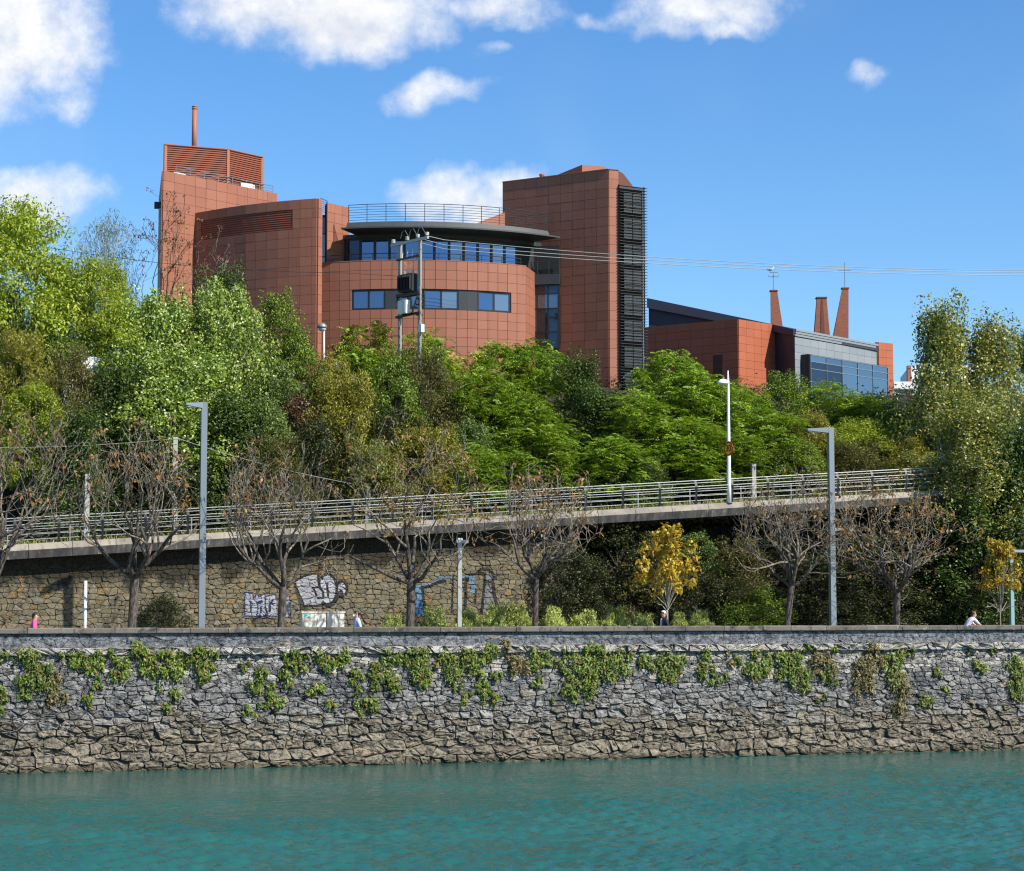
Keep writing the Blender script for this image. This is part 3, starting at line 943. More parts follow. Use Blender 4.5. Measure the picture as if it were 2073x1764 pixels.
def graffiti(x0, y0, ops, box, label):
    """ops are painted in order in the pixel grid of an enlarged view: (kind, points, width, colour)."""
    step = 9.0
    xs, ys = np.arange(box[0], box[2], step), np.arange(box[1], box[3], step)
    X, Y = np.meshgrid(xs + step / 2, ys + step / 2)
    colr = np.zeros(X.shape + (3,))
    mask = np.zeros(X.shape, bool)
    jit = np.random.default_rng(5).normal(0, 2.0, X.shape)
    for kind, pts, wd, col in ops:
        s = inpoly(X + jit, Y + jit, pts) if kind == 'fill' else stroke(X + jit, Y + jit, pts, wd)
        mask |= s
        colr[s] = np.array(col) * 0.6
    V, F, C = [], [], []
    cache = {}
    def vert(ix, iy):
        k = (ix, iy)
        if k not in cache:
            sx, sy = (x0 + (box[0] + ix * step) / 6.91) * .8821, (y0 + (box[1] + iy * step) / 6.91) * .8821
            p = PV(sx, sy, VR - 0.6)
            q = PV(sx, sy, VR + 0.5)
            d = (q - p).normalized()
            hit = TREE.ray_cast(p, d, 3.0)
            h_ = hit[0] if hit[0] is not None else PV(sx, sy, VR + 0.03)
            if UV(h_)[1] > VR + 0.035:
                h_ = PV(sx, sy, VR + 0.035)
            cache[k] = len(V)
            V.append(h_ - VH * 0.009)
        return cache[k]
    for iy, ix in zip(*np.nonzero(mask)):
        F.append((vert(ix, iy + 1), vert(ix + 1, iy + 1), vert(ix + 1, iy), vert(ix, iy)))
        C.append(colr[iy, ix])
    off = retain.location
    me = bpy.data.meshes.new('graffiti')
    me.from_pydata([p - off for p in V], [], F)
    ca = me.color_attributes.new('paint', 'FLOAT_COLOR', 'CORNER')
    arr = np.ones((len(F) * 4, 4), np.float32)
    arr[:, :3] = np.repeat(np.array(C), 4, axis=0)
    ca.data.foreach_set('color', arr.ravel())
    me.materials.append(M['spray_paint'])
    o = link('graffiti', me, retain)
    o['label'] = label
WHT, BLK, NAV, BLU, GRY, FAD = (0.52, 0.55, 0.62), (0.012, 0.012, 0.014), (0.02, 0.03, 0.13), (0.10, 0.30, 0.56), (0.24, 0.25, 0.27), (0.07, 0.068, 0.065)
graffiti(540, 1290, [
    ('fill', [(155, 485), (275, 490), (290, 580), (352, 640), (358, 760), (340, 850), (160, 860)], 0, (0.44, 0.47, 0.53)),
    ('fill', [(280, 590), (345, 510), (380, 560), (470, 500), (475, 760), (510, 850), (440, 862), (360, 850), (352, 640)], 0, WHT),
    ('fill', [(490, 550), (640, 510), (650, 610), (650, 860), (520, 850), (480, 700)], 0, WHT),
    ('fill', [(770, 545), (860, 550), (870, 880), (770, 890)], 0, (0.40, 0.42, 0.46)),
    ('line', [(275, 490), (150, 485), (152, 858), (330, 862), (358, 780), (350, 650), (285, 590), (275, 490)], 18, NAV),
    ('line', [(285, 590), (345, 508), (375, 560), (470, 500), (475, 760), (512, 855), (440, 868), (360, 850)], 18, NAV),
    ('line', [(490, 550), (640, 512), (648, 605)], 18, NAV), ('line', [(475, 660), (640, 658)], 15, NAV),
    ('line', [(478, 690), (520, 855), (650, 862)], 18, NAV),
    ('line', [(245, 625), (245, 785)], 31, NAV), ('line', [(165, 690), (345, 690)], 8, FAD), ('line', [(370, 645), (415, 630)], 52, NAV), ('line', [(408, 710), (405, 795)], 34, NAV),
    ('line', [(590, 615), (548, 660), (545, 780)], 43, NAV), ('line', [(450, 850), (495, 840)], 31, NAV),
    ('line', [(800, 545), (862, 545), (872, 880), (820, 890)], 17, NAV)],
    (130, 460, 900, 910), 'block lettering BAG in faded white with dark blue outlines')
graffiti(540, 1290, [
    ('fill', [(915, 330), (960, 330), (1100, 690), (1150, 740), (1030, 760), (980, 560)], 0, FAD),
    ('fill', [(945, 310), (1100, 230), (1300, 185), (1330, 390), (1400, 470), (1400, 590), (1380, 665), (1100, 695), (1040, 560), (980, 400)], 0, (0.47, 0.48, 0.53)),
    ('fill', ell(1465, 440, 135, 225), 0, WHT), ('fill', ell(1690, 430, 72, 105), 0, (0.5, 0.5, 0.56)),
    ('line', [(930, 315), (1100, 222), (1300, 172)], 35, BLK), ('line', [(945, 330), (1010, 500), (1090, 690)], 27, BLK),
    ('line', [(1085, 700), (1250, 697), (1400, 685)], 37, BLK), ('line', [(1312, 180), (1335, 400)], 45, BLK),
    ('line', [(1225, 410), (1330, 400), (1390, 470), (1398, 570), (1310, 578)], 35, BLK), ('line', [(1240, 415), (1285, 525)], 35, BLK),
    ('line', ell(1465, 435, 145, 240, 30, -130, 120), 45, BLK), ('line', ell(1470, 450, 150, 245, 12, 20, 95), 67, BLK),
    ('line', [(1455, 340), (1470, 550)], 37, BLK), ('line', ell(1690, 430, 82, 125, 30, 100, 400), 45, BLK), ('line', [(1620, 500), (1680, 470), (1700, 545)], 54, BLK),
    ('line', [(1330, 145), (1335, 80), (1372, 142), (1382, 78)], 20, BLK), ('line', [(1515, 92), (1430, 98), (1440, 148), (1580, 165)], 20, BLK)],
    (900, 60, 1800, 780), 'bubble lettering DO in white with thick black outlines and a small NC above')
graffiti(940, 1290, [
    ('line', [(120, 400), (260, 370), (400, 330), (440, 280)], 50, (0.18, 0.33, 0.48)), ('line', [(145, 430), (165, 560), (160, 690)], 85, (0.14, 0.36, 0.62)),
    ('line', [(160, 600), (155, 800)], 110, BLU), ('line', [(480, 245), (690, 240)], 50, (0.17, 0.26, 0.33)), ('line', [(840, 240), (930, 235)], 50, (0.17, 0.28, 0.38)),
    ('line', [(170, 410), (330, 385), (440, 322), (560, 300)], 50, BLK), ('line', [(205, 450), (240, 800)], 46, BLK), ('line', [(690, 210), (670, 800)], 32, BLK),
    ('line', [(830, 280), (930, 270)], 54, BLK), ('line', [(895, 300), (880, 720)], 50, BLK), ('line', [(985, 250), (992, 470)], 88, (0.16, 0.30, 0.45)),
    ('line', [(950, 200), (1030, 195)], 46, BLK), ('line', [(1052, 440), (1038, 660)], 32, BLK),
    ('fill', [(1195, 340), (1305, 340), (1370, 740), (1150, 740)], 0, (0.23, 0.24, 0.25)), ('fill', [(1190, 170), (1300, 180), (1320, 290), (1230, 310)], 0, (0.22, 0.25, 0.30)),
    ('line', [(1070, 180), (1140, 115), (1230, 108), (1300, 160), (1345, 250), (1300, 322), (1215, 312)], 50, BLK), ('line', [(1080, 182), (1180, 182)], 43, BLK),
    ('line', [(1185, 190), (1190, 320), (1140, 820)], 43, BLK), ('line', [(1320, 350), (1345, 520), (1385, 740)], 61, BLK), ('line', [(1340, 200), (1430, 205)], 28, BLK)],
    (80, 80, 1460, 900), 'faded blue and black tall lettering half hidden by low shrubs')

# ------------------------------------------------------------------ the ramp road
ramp = thing('road_ramp', 'sloping concrete road ramp running above the stone wall', 'ramp', W(0, 16, 3))
PANEL_L = 2.2
b = MB()
N = 48
for i in range(N):
    u0, u1 = -44 + i * PANEL_L, -44 + (i + 1) * PANEL_L
    z0, z1 = zr(u0), zr(u1)
    a = [W(u0, DV + 0.3, z0 - 0.72), W(u0, 20.0, z0 - 0.72), W(u0, 20.0, z0 - 0.12), W(u0, DV + 0.3, z0 - 0.12)]
    c = [W(u1, DV + 0.3, z1 - 0.72), W(u1, 20.0, z1 - 0.72), W(u1, 20.0, z1 - 0.12), W(u1, DV + 0.3, z1 - 0.12)]
    b.add(a + c, [(0, 1, 5, 4), (1, 2, 6, 5), (2, 3, 7, 6), (3, 0, 4, 7)])
b.build('deck', 'asphalt', ramp)
for i in range(N):
    u0, u1 = -44 + i * PANEL_L + 0.014, -44 + (i + 1) * PANEL_L - 0.014
    j = random.uniform(-0.012, 0.012)
    pr_ = [(DV + 0.28, 0.0), (DV + 0.0, -0.02), (DV - 0.16 + j, -0.34), (DV - 0.05 + j, -0.76), (DV + 0.28, -0.76)]
    b = MB()
    n = len(pr_)
    b.add([W(u0, v, zr(u0) + z) for v, z in pr_] + [W(u1, v, zr(u1) + z) for v, z in pr_],
          [(i_, (i_ + 1) % n, (i_ + 1) % n + n, i_ + n) for i_ in range(n)] + [tuple(range(n))[::-1], tuple(range(n, 2 * n))])
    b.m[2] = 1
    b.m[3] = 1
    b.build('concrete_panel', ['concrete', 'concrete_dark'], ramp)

def railing(name, label, v, u0, u1, rails, posts, height, dark, step, lean):
    t_ = thing(name, label, 'railing', W((u0 + u1) / 2, v, zr((u0 + u1) / 2)))
    for (dv, dz, r) in rails:
        b = MB()
        pts = [W(u_, v + dv, zr(u_) + dz) for u_ in np.linspace(u0, u1, 8)]
        b.tube(pts, r, 6)
        b.build('rail', 'metal_galv', t_, True)
    u_ = u0 + 0.5
    while u_ < u1:
        b = MB()
        z = zr(u_)
        if lean:
            b.bar(W(u_, v - 0.02, z - 0.06), W(u_, v - 0.17, z + 0.98), 0.15, 0.075)
            b.bar(W(u_, v - 0.17, z + 0.96), W(u_, v + 0.06, z + 1.32), 0.15, 0.075)
        else:
            b.bar(W(u_, v, z - 0.2), W(u_, v, z + height), 0.05, 0.05)
        b.build('post', dark, t_)
        u_ += step
    return t_
railing('ramp_railing', 'galvanised tube railing with dark cranked posts along the front of the ramp', DV + 0.14, -43, 52,
        [(0.03, 1.33, 0.028), (-0.05, 1.19, 0.019), (-0.17, 0.98, 0.024), (-0.14, 0.72, 0.017), (-0.11, 0.46, 0.017), (-0.07, 0.20, 0.017)],
        True, 1.3, 'metal_dark', PANEL_L, True)
railing('footway_railing', 'thin pale tube railing along the far side of the ramp below the trees', 18.9, -43, 52,
        [(0, 1.05, 0.022), (0, 0.70, 0.013), (0, 0.35, 0.013)], True, 1.05, 'metal_galv', 3.3, False)
# ------------------------------------------------------------------ cladding
UNIT = {}
def unit_box(mat):
    if mat not in UNIT:
        b = MB()
        b.box((0, 0, 0), (1, 1, 1))
        me = bpy.data.meshes.new('panel')
        me.from_pydata(b.v, [], b.f)
        me.materials.append(M[mat])
        UNIT[mat] = me
    return UNIT[mat]
class Cladding:
    """Collects panels; the ones that show largest become parts, the rest one joined part."""
    def __init__(self, root, treeline):
        self.root, self.items, self.treeline = root, [], treeline
    def face(self, pts, z0, z1, rowh, mat='terracotta', holes=(), thick=0.06, off=0.0, gap=0.018):
        s = 0.0
        for (ax, ay), (bx, by) in zip(pts[:-1], pts[1:]):
            L = math.hypot(bx - ax, by - ay)
            d = ((bx - ax) / L, (by - ay) / L)
            nrm = (d[1], -d[0])
            z = z1
            while z > z0 + 0.05:
                zl = max(z0, z - rowh)
                rects = [(0.0, L, zl, z)]
                for (h0, h1, k0, k1) in holes:
                    out = []
                    for (a, b_, c, e) in rects:
                        ha, hb = h0 - s, h1 - s
                        if hb <= a or ha >= b_ or k1 <= c or k0 >= e:
                            out.append((a, b_, c, e))
                            continue
                        if ha > a: out.append((a, ha, c, e))
                        if hb < b_: out.append((hb, b_, c, e))
                        ma, mb = max(a, ha), min(b_, hb)
                        if k0 > c: out.append((ma, mb, c, k0))
                        if k1 < e: out.append((ma, mb, k1, e))
                    rects = out
                for (a, b_, c, e) in rects:
                    if b_ - a < 0.07 or e - c < 0.07:
                        continue
                    m = (a + b_) / 2
                    jog = random.uniform(0, 0.006)
                    cx_, cy_ = ax + d[0] * m + nrm[0] * (off + thick / 2 + jog), ay + d[1] * m + nrm[1] * (off + thick / 2 + jog)
                    self.items.append(((cx_, cy_, (c + e) / 2), math.atan2(d[1], d[0]), (b_ - a - gap, thick, e - c - gap), mat))
                z -= rowh
            s += L
    def finish(self, limit=300):
        sc = []
        for it in self.items:
            x, y = proj(it[0])
            vis = 0 < x < 2073 and y < self.treeline(x)
            sc.append((it[2][0] * it[2][2] if vis else 0.0, it))
        sc.sort(key=lambda q: -q[0])
        off = self.root.location
        rest = {}
        for k, (ar, (c, rz, size, mat)) in enumerate(sc):
            if k < limit and ar > 0:
                o = link('panel', unit_box(mat), self.root)
                o.location = Vector(c) - off
                o.rotation_euler = (0, 0, rz)
                o.scale = size
            else:
                rest.setdefault(mat, MB()).box(c, size, rz)
        for mat, b in rest.items():
            o = b.build('panel_field', mat, self.root)
            o['kind'] = 'stuff'
def lin(p0, p1, n):
    return [(p0[0] + (p1[0] - p0[0]) * i / n, p0[1] + (p1[1] - p0[1]) * i / n) for i in range(n + 1)]
def window(root, p0, p1, z0, z1, panes, rows=None, fr=0.06, name='window', depth=0.10, frame='frame_dark'):
    """Framed window between plan points p0 and p1 (left to right from outside); panes: materials per column, None for a blind panel."""
    L = math.hypot(p1[0] - p0[0], p1[1] - p0[1])
    d = ((p1[0] - p0[0]) / L, (p1[1] - p0[1]) / L)
    rz = math.atan2(d[1], d[0])
    nrm = (d[1], -d[0])
    rows = rows or [z0, z1]
    n = len(panes)
    b = MB()
    def at(s, z, o=0.0):
        return (p0[0] + d[0] * s + nrm[0] * o, p0[1] + d[1] * s + nrm[1] * o, z)
    for i in range(n + 1):
        s = min(max(L * i / n, fr / 2), L - fr / 2)
        b.box(at(s, (z0 + z1) / 2), (fr, depth, z1 - z0), rz)
    for z in rows:
        zc = min(max(z, z0 + fr / 2), z1 - fr / 2)
        b.box(at(L / 2, zc, 0.004), (L - 0.004, depth, fr), rz)
    o = b.build(name, frame, root)
    for i, mt in enumerate(panes):
        for r0, r1 in zip(rows[:-1], rows[1:]):
            q = MB()
            m_ = mt[rows.index(r0)] if isinstance(mt, (list, tuple)) else mt
            q.box(at(L * (i + 0.5) / n, (r0 + r1) / 2, -0.015), (L / n - fr * 0.7, 0.03, r1 - r0 - fr * 0.7), rz)
            q.build('pane', m_, o)
    return o

def tl_main(x):
    pts = [(300, 620), (500, 600), (640, 700), (700, 660), (760, 690), (900, 680), (1065, 700), (1130, 720), (1310, 750)]
    for (a, ya), (b_, yb) in zip(pts[:-1], pts[1:]):
        if a <= x <= b_:
            return ya + (yb - ya) * (x - a) / (b_ - a)
    return 700
GZ = HILL_TOP - 0.6
main = thing('terracotta_building', 'large terracotta panel building with curved front, round glazed balcony storey and tall slatted tower', 'building', (-7, 146, GZ))
cl = Cladding(main, tl_main)

# --- plan (metres), read from the slopes of the eaves lines
TL = [(-24.3, 140.0), (-17.3, 148.0)]
ZT = P(320, 345.5, 140.0).z
b = MB()
b.prism([TL[0], TL[1], (-19.5, 155), (-26.25, 150)], GZ, ZT - 0.02)
b.build('wall', 'joint_dark', main)
cl.face(lin(TL[0], TL[1], 11), GZ, ZT, 0.70)
cl.face(lin((-26.25, 150), TL[0], 8), GZ, ZT, 0.70)
b = MB()
b.box((-25.0, 142.2, P(310, 415, 142).z), (0.5, 0.5, 0.42), 0.2)
b.build('wall_box', 'metal_dark', main)  # plain dark box sticking out of the tower wall, not a light
# penthouse with terracotta louvres
PH = [(-24.75, 143.5), (-20.5, 145.1), (-18.35, 147.6)]
zp = P(323, 293, 143.5).z
b = MB()
b.prism([PH[0], PH[1], PH[2], (-21, 152), (-26, 150)], ZT - 0.1, zp - 0.05)
pent = b.build('penthouse', 'joint_dark', main)
b = MB()
for q in PH:
    b.box((q[0], q[1], (ZT - 0.5 + zp) / 2 + 0.02), (0.2, 0.2, zp - ZT + 0.54), 0.5)
b.bar((PH[0][0], PH[0][1] - .06, zp), (PH[1][0], PH[1][1] - .06, zp), 0.16, 0.08)
b.bar((PH[1][0] + .04, PH[1][1] - .05, zp), (PH[2][0] + .04, PH[2][1] - .05, zp), 0.16, 0.08)
b.build('corner_trim', 'terracotta_trim', pent)
for a, e in ((PH[0], PH[1]), (PH[1], PH[2])):
    L = math.hypot(e[0] - a[0], e[1] - a[1])
    d = ((e[0] - a[0]) / L, (e[1] - a[1]) / L)
    nrm = (d[1], -d[0])
    z = ZT - 0.2
    while z < zp - 0.08:
        b = MB()
        i0, i1 = 0.1, L - 0.1
        pts = []
        for s in (i0, i1):
            for o, dz_ in ((0.0, 0.13), (0.08, 0.02), (0.08, -0.02), (0.0, 0.0)):
                pts.append((a[0] + d[0] * s + nrm[0] * o, a[1] + d[1] * s + nrm[1] * o, z + dz_))
        b.add(pts, [(0, 1, 5, 4), (1, 2, 6, 5), (2, 3, 7, 6), (3, 0, 4, 7), (3, 2, 1, 0), (4, 5, 6, 7)])
        b.build('louvre_slat', 'louvre_red', pent)
        z += 0.155
# flue
b = MB()
fp = P(393, 297, 146.5)
ft = P(393, 216, 146.5)
b.tube([(fp.x, fp.y, zp - 0.6), (fp.x, fp.y, ft.z)], 0.18, 14)
b.tube([(fp.x, fp.y, ft.z - 0.22), (fp.x, fp.y, ft.z - 0.12)], 0.205, 14)
b.tube([(fp.x, fp.y, ft.z - 0.05), (fp.x, fp.y, ft.z + 0.02)], 0.20, 14)
b.build('flue', 'terracotta_trim', main, True)
def guard(name, pts, z, h, nr, r=0.018, post_every=1, mat='metal_grey', lean=0.0):
    """Guard rail: uprights at each plan point, nr rails."""
    g = link(name, None, main)
    g.location = Vector((pts[0][0], pts[0][1], z)) - main.location
    zz = [z] * len(pts) if not hasattr(z, '__len__') else z
    for i, q in enumerate(pts):
        if i % post_every:
            continue
        b = MB()
        b.bar((q[0], q[1], zz[i] - 0.08), (q[0], q[1], zz[i] + h), 0.045, 0.045)
        b.build('post', mat, g)
    for k in range(nr):
        b = MB()
        b.tube([(q[0], q[1], zz[i] + h * (k + 1) / nr) for i, q in enumerate(pts)], r * (1.5 if k == nr - 1 else 1), 5)
        b.build('rail', mat, g)
    return g
gp = lin((-23.6, 141.3), (-17.6, 148.2), 7)
guard('roof_guard', gp, ZT - 0.03, 0.62, 3, 0.02)
for (x, y, wx) in ((360, 346, 0.75), (497, 377, 0.9)):
    q = P(x, y, 142.5 if x < 400 else 146.2)
    b = MB()
    b.box((q.x, q.y, ZT + 0.14), (wx, 0.5, 0.4), 0.5)
    b.tube([(q.x + wx * .3, q.y, ZT + 0.2), (q.x + wx * .6, q.y + .2, ZT + 0.2), (q.x + wx * .6, q.y + .2, ZT - 0.05)], 0.13, 8)
    b.build('roof_duct', 'duct_white', main)

# --- curved block
CB = [(-23.3, 143.0), (-21.5, 141.55), (-19.8, 140.25), (-18.1, 139.15), (-16.4, 138.25), (-14.7, 137.5), (-13.25, 137.0)]
def resample(pts, step):
    out = [pts[0]]
    acc_ = 0.0
    for a, e in zip(pts[:-1], pts[1:]):
        L = math.hypot(e[0] - a[0], e[1] - a[1])
        p_ = 0.0
        while acc_ + (L - p_) >= step:
            p_ += step - acc_
            acc_ = 0.0
            out.append((a[0] + (e[0] - a[0]) * p_ / L, a[1] + (e[1] - a[1]) * p_ / L))
        acc_ += L - p_
    if math.hypot(out[-1][0] - pts[-1][0], out[-1][1] - pts[-1][1]) > 0.3:
        out.append(pts[-1])
    else:
        out[-1] = pts[-1]
    return out
ZC = P(637, 402, 137).z
cbp = resample(CB, 0.88)
b = MB()
b.prism([(q[0], q[1]) for q in CB] + [(-12.98, 137.35), (-13.6, 140.5), (-19, 148)], GZ, ZC - 0.02)
b.build('curved_wall', 'joint_dark', main)
# the grille near the top of the curved block
def cb_s(px):
    s = 0.0
    for a, e in zip(cbp[:-1], cbp[1:]):
        L = math.hypot(e[0] - a[0], e[1] - a[1])
        x0, x1 = proj((a[0], a[1], ZC - 1))[0], proj((e[0], e[1], ZC - 1))[0]
        if x0 <= px <= x1:
            return s + L * (px - x0) / (x1 - x0)
        s += L
    return s
s0, s1 = cb_s(408), cb_s(593)
cl.face(cbp, GZ, ZC, 0.66, holes=[(s0, s1, ZC - 2.03, ZC - 0.66)])
def along(pts, s):
    for a, e in zip(pts[:-1], pts[1:]):
        L = math.hypot(e[0] - a[0], e[1] - a[1])
        if s <= L:
            return (a[0] + (e[0] - a[0]) * s / L, a[1] + (e[1] - a[1]) * s / L)
        s -= L
    return pts[-1]
gr = link('wall_grille', None, main)
gr.location = Vector((-18, 139, ZC - 2)) - main.location
for k in range(9):
    z = ZC - 1.98 + k * 0.15
    b = MB()
    ss = np.linspace(s0 + 0.02, s1 - 0.02, 9)
    ring = []
    for s in ss:
        q = along(cbp, s)
        q2 = along(cbp, s + 0.05)
        L = max(1e-6, math.hypot(q2[0] - q[0], q2[1] - q[1]))
        nx_, ny_ = (q2[1] - q[1]) / L, -(q2[0] - q[0]) / L
        ring.append([(q[0] + nx_ * o, q[1] + ny_ * o, z + dz_) for o, dz_ in ((0.0, 0.135), (0.05, 0.0), (0.0, 0.0))])
    vs3 = [p_ for r_ in ring for p_ in r_]
    fs3 = []
    for i in range(8):
        for j in range(3):
            fs3.append((i * 3 + j, i * 3 + (j + 1) % 3, (i + 1) * 3 + (j + 1) % 3, (i + 1) * 3 + j))
    b.add(vs3, fs3 + [(0, 1, 2), (26, 25, 24)])
    b.build('louvre_slat', 'louvre_red', gr)
# end return of the curved wall, facing right
cl.face([(-13.22, 137.02), (-12.98, 137.42)], GZ, ZC, 0.66, off=0.01)
# guard on the corner of the block
guard('corner_guard', [(-13.1, 138.0), (-12.75, 138.9)], ZC - 0.8, 1.0, 7, 0.015, mat='metal_dark')
# --- recessed strip of glass between block and fin
zs = [GZ, 18.6, 20.4, 22.2, 24.0, 25.8, 27.4, 28.6]
window(main, (-13.45, 138.75), (-12.45, 138.95), GZ, 28.6, [['pane_dark', 'pane_slot', 'pane_dark', 'pane_dark', 'pane_slot', 'pane_slot', 'pane_dark']], rows=zs, name='slot_window')
b = MB()
b.prism([(-13.5, 138.95), (-12.3, 139.15), (-12.3, 141), (-13.5, 141)], GZ, 28.75)
b.build('slot_wall', 'dark_wall', main)
# --- fin wall facing right
FN = [(-12.73, 138.4), (-11.35, 140.25)]
b = MB()
b.prism([FN[0], FN[1], (-12.2, 141.2), (-12.95, 139.4)], GZ, ZC - 0.02)
b.build('fin_wall', 'joint_dark', main)
cl.face(lin(FN[0], FN[1], 3), 24.0, ZC, 0.66)
# --- drum
DC = (-7.2, 152.0)
def dpt(r, ph):
    return (DC[0] + r * math.sin(ph), DC[1] - r * math.cos(ph))
def dph(px, r, z):
    lo, hi = R(-40), R(50)
    for _ in range(40):
        m = (lo + hi) / 2
        q = dpt(r, m)
        if proj((q[0], q[1], z))[0] < px:
            lo = m
        else:
            hi = m
    return (lo + hi) / 2
RD = 15.0
ZD = P(830, 527.5, 137.05).z
pa, pb = dph(648, RD, ZD), dph(1065, RD, ZD)
nd = 20
phs = [pa + (pb - pa) * i / nd for i in range(nd + 1)]
RB = RD - 0.25
b = MB()
b.prism([dpt(RB, p_) for p_ in phs] + [(2.2, 144.2), (-6, 150), (-13, 146)], GZ, ZD - 0.5)
b.build('drum_wall', 'joint_dark', main)
zw1, zw0 = P(830, 585, 137.05).z, P(830, 626.5, 137.05).z
rowd = (ZD - zw1) / 3
dcol = [dpt(RB, p_) for p_ in phs]
chord = math.hypot(dcol[1][0] - dcol[0][0], dcol[1][1] - dcol[0][1])
def dcut(px):
    return (dph(px, RB + .12, zw0) - pa) / (pb - pa) * nd * chord
WB = [(712.7, 780.4, 2, 'pane_blue'), (780.4, 806, 1, None), (806, 856.5, 2, 'pane_blue'), (857, 928.5, 2, 'pane_blue'), (928.5, 965.5, 1, None), (965.5, 1033, 2, 'pane_blue')]
cl.face(dcol, zw1, ZD, rowd, thick=0.25)
cl.face(dcol, zw0, zw1, 0.72, thick=0.25, holes=[(dcut(712.7), dcut(1033), zw0 - 1, zw1 + 1)])
cl.face(dcol, GZ, zw0 - 0.001, 0.62, thick=0.25)
for (x0, x1, n, pm) in WB:
    a, e = dph(x0, RB + .12, zw0), dph(x1, RB + .12, zw0)
    if pm is None:
        b = MB()
        for k in range(2 if x1 - x0 > 30 else 1):
            kk = 2 if x1 - x0 > 30 else 1
            q0, q1 = dpt(RB + 0.13, a + (e - a) * k / kk), dpt(RB + 0.13, a + (e - a) * (k + 1) / kk)
            b.bar((q0[0], q0[1], (zw0 + zw1) / 2), (q1[0], q1[1], (zw0 + zw1) / 2), 0.08, zw1 - zw0 - 0.02)
        b.build('infill_panel', 'slate_panel', main)
    else:
        window(main, dpt(RB + .13, a), dpt(RB + .13, e), zw0 + 0.01, zw1 - 0.01, ['pane_blue', 'pane_grey' if x0 > 850 else 'pane_blue'], fr=0.12)
# drum right end wall
e0 = dpt(RD, pb)
cl.face(lin((e0[0] - 0.06, e0[1] + 0.02), (e0[0] + 0.9, e0[1] + 4.2), 4), GZ, ZD, rowd)
# pale coping line
b = MB()
for i in range(nd):
    q0, q1 = dpt(RD - 0.16, phs[i]), dpt(RD - 0.16, phs[i + 1])
    b.bar((q0[0], q0[1], ZD + 0.015), (q1[0], q1[1], ZD + 0.015), 0.36, 0.05)
b.build('balcony_coping', 'terracotta_trim', main)
b = MB()
b.prism([dpt(RB - 0.3, p_) for p_ in phs] + [(1.5, 144), (-6, 150), (-12.6, 146)], ZD - 0.6, ZD - 0.45)
b.build('balcony_floor', 'roof_felt', main)
gph = [pa + (pb - pa) * (0.05 + 0.93 * i / 9) for i in range(10)]
guard('balcony_guard', [dpt(RD - 0.2, p_) for p_ in gph], ZD, 0.52, 2, 0.018, mat='metal_dark')
# --- set-back glazed storey
RG = 13.1
zg1, zg0 = P(900, 482, 138.9).z, ZD - 0.45
ga, gb = dph(702, RG, zg1), dph(1046, RG, zg1)
ng = 12
for i in range(ng):
    a, e = ga + (gb - ga) * i / ng, ga + (gb - ga) * (i + 1) / ng
    pm = ['pane_dark', 'pane_blue', 'pane_blue', 'pane_blue', 'pane_blue', 'pane_blue', 'pane_blue', 'pane_grey', 'pane_blue', 'pane_blue', 'pane_grey', 'pane_blue'][i]
    window(main, dpt(RG, a), dpt(RG, e), zg0, zg1, [pm], fr=0.09)
ZL = P(820, 459, 136.3).z                        # lip of the canopy
b = MB()
ext = [ga - 0.06 + (gb + 0.22 - ga + 0.06) * i / 14 for i in range(15)]
b.prism([dpt(RG - 0.12, p_) for p_ in ext] + [(2.0, 147), (-6, 150), (-12.4, 146)], zg0 - 0.1, ZL + 0.05)
b.build('storey_wall', 'dark_wall', main)
b = MB()
for i in range(14):
    q0, q1 = dpt(RG - 0.02, ext[i]), dpt(RG - 0.02, ext[i + 1])
    b.bar((q0[0], q0[1], (zg1 + ZL) / 2 + 0.02), (q1[0], q1[1], (zg1 + ZL) / 2 + 0.02), 0.16, ZL - zg1 - 0.02)
b.build('storey_fascia', 'slate_panel', main)
# canopy: dished slab, wide lip
RL = 15.75
ca, cb_ = dph(690, RL, ZL), dph(1133, RL, ZL)
ZU = P(820, 445.5, 137.0).z
cph = [ca + (cb_ - ca) * i / 30 for i in range(31)]
prof = [(RG - 0.3, ZL + 0.02), (RL, ZL - 0.06), (RL, ZL + 0.04), (RD - 0.25, ZL + 0.22), (RD - 0.45, ZU), (RG - 2.2, ZU)]
vs3, fs3 = [], []
for p_ in cph:
    for r_, z_ in prof:
        q = dpt(r_, p_)
        vs3.append((q[0], q[1], z_))
n = len(prof)
for i in range(30):
    for j in range(n - 1):
        fs3.append((i * n + j, i * n + j + 1, (i + 1) * n + j + 1, (i + 1) * n + j))
    fs3.append((i * n + n - 1, i * n, (i + 1) * n, (i + 1) * n + n - 1))
fs3 += [tuple(range(n))[::-1], tuple(range(30 * n, 31 * n))]
b = MB()
b.add(vs3, fs3)
b.build('canopy', 'canopy_grey', main)
b = MB()
b.prism([dpt(RG - 2.0, p_) for p_ in cph] + [(2.0, 149), (-6, 151), (-11.5, 148)], ZU - 0.5, ZU - 0.04)
b.build('flat_roof', 'roof_felt', main)
rph = [dph(705, RD - .55, ZU) + (dph(1107, RD - .55, ZU) - dph(705, RD - .55, ZU)) * i / 11 for i in range(12)]
guard('roof_terrace_guard', [dpt(RD - 0.6, p_) for p_ in rph], ZU, P(820, 412, 137.5).z - ZU, 7, 0.016, mat='metal_dark')
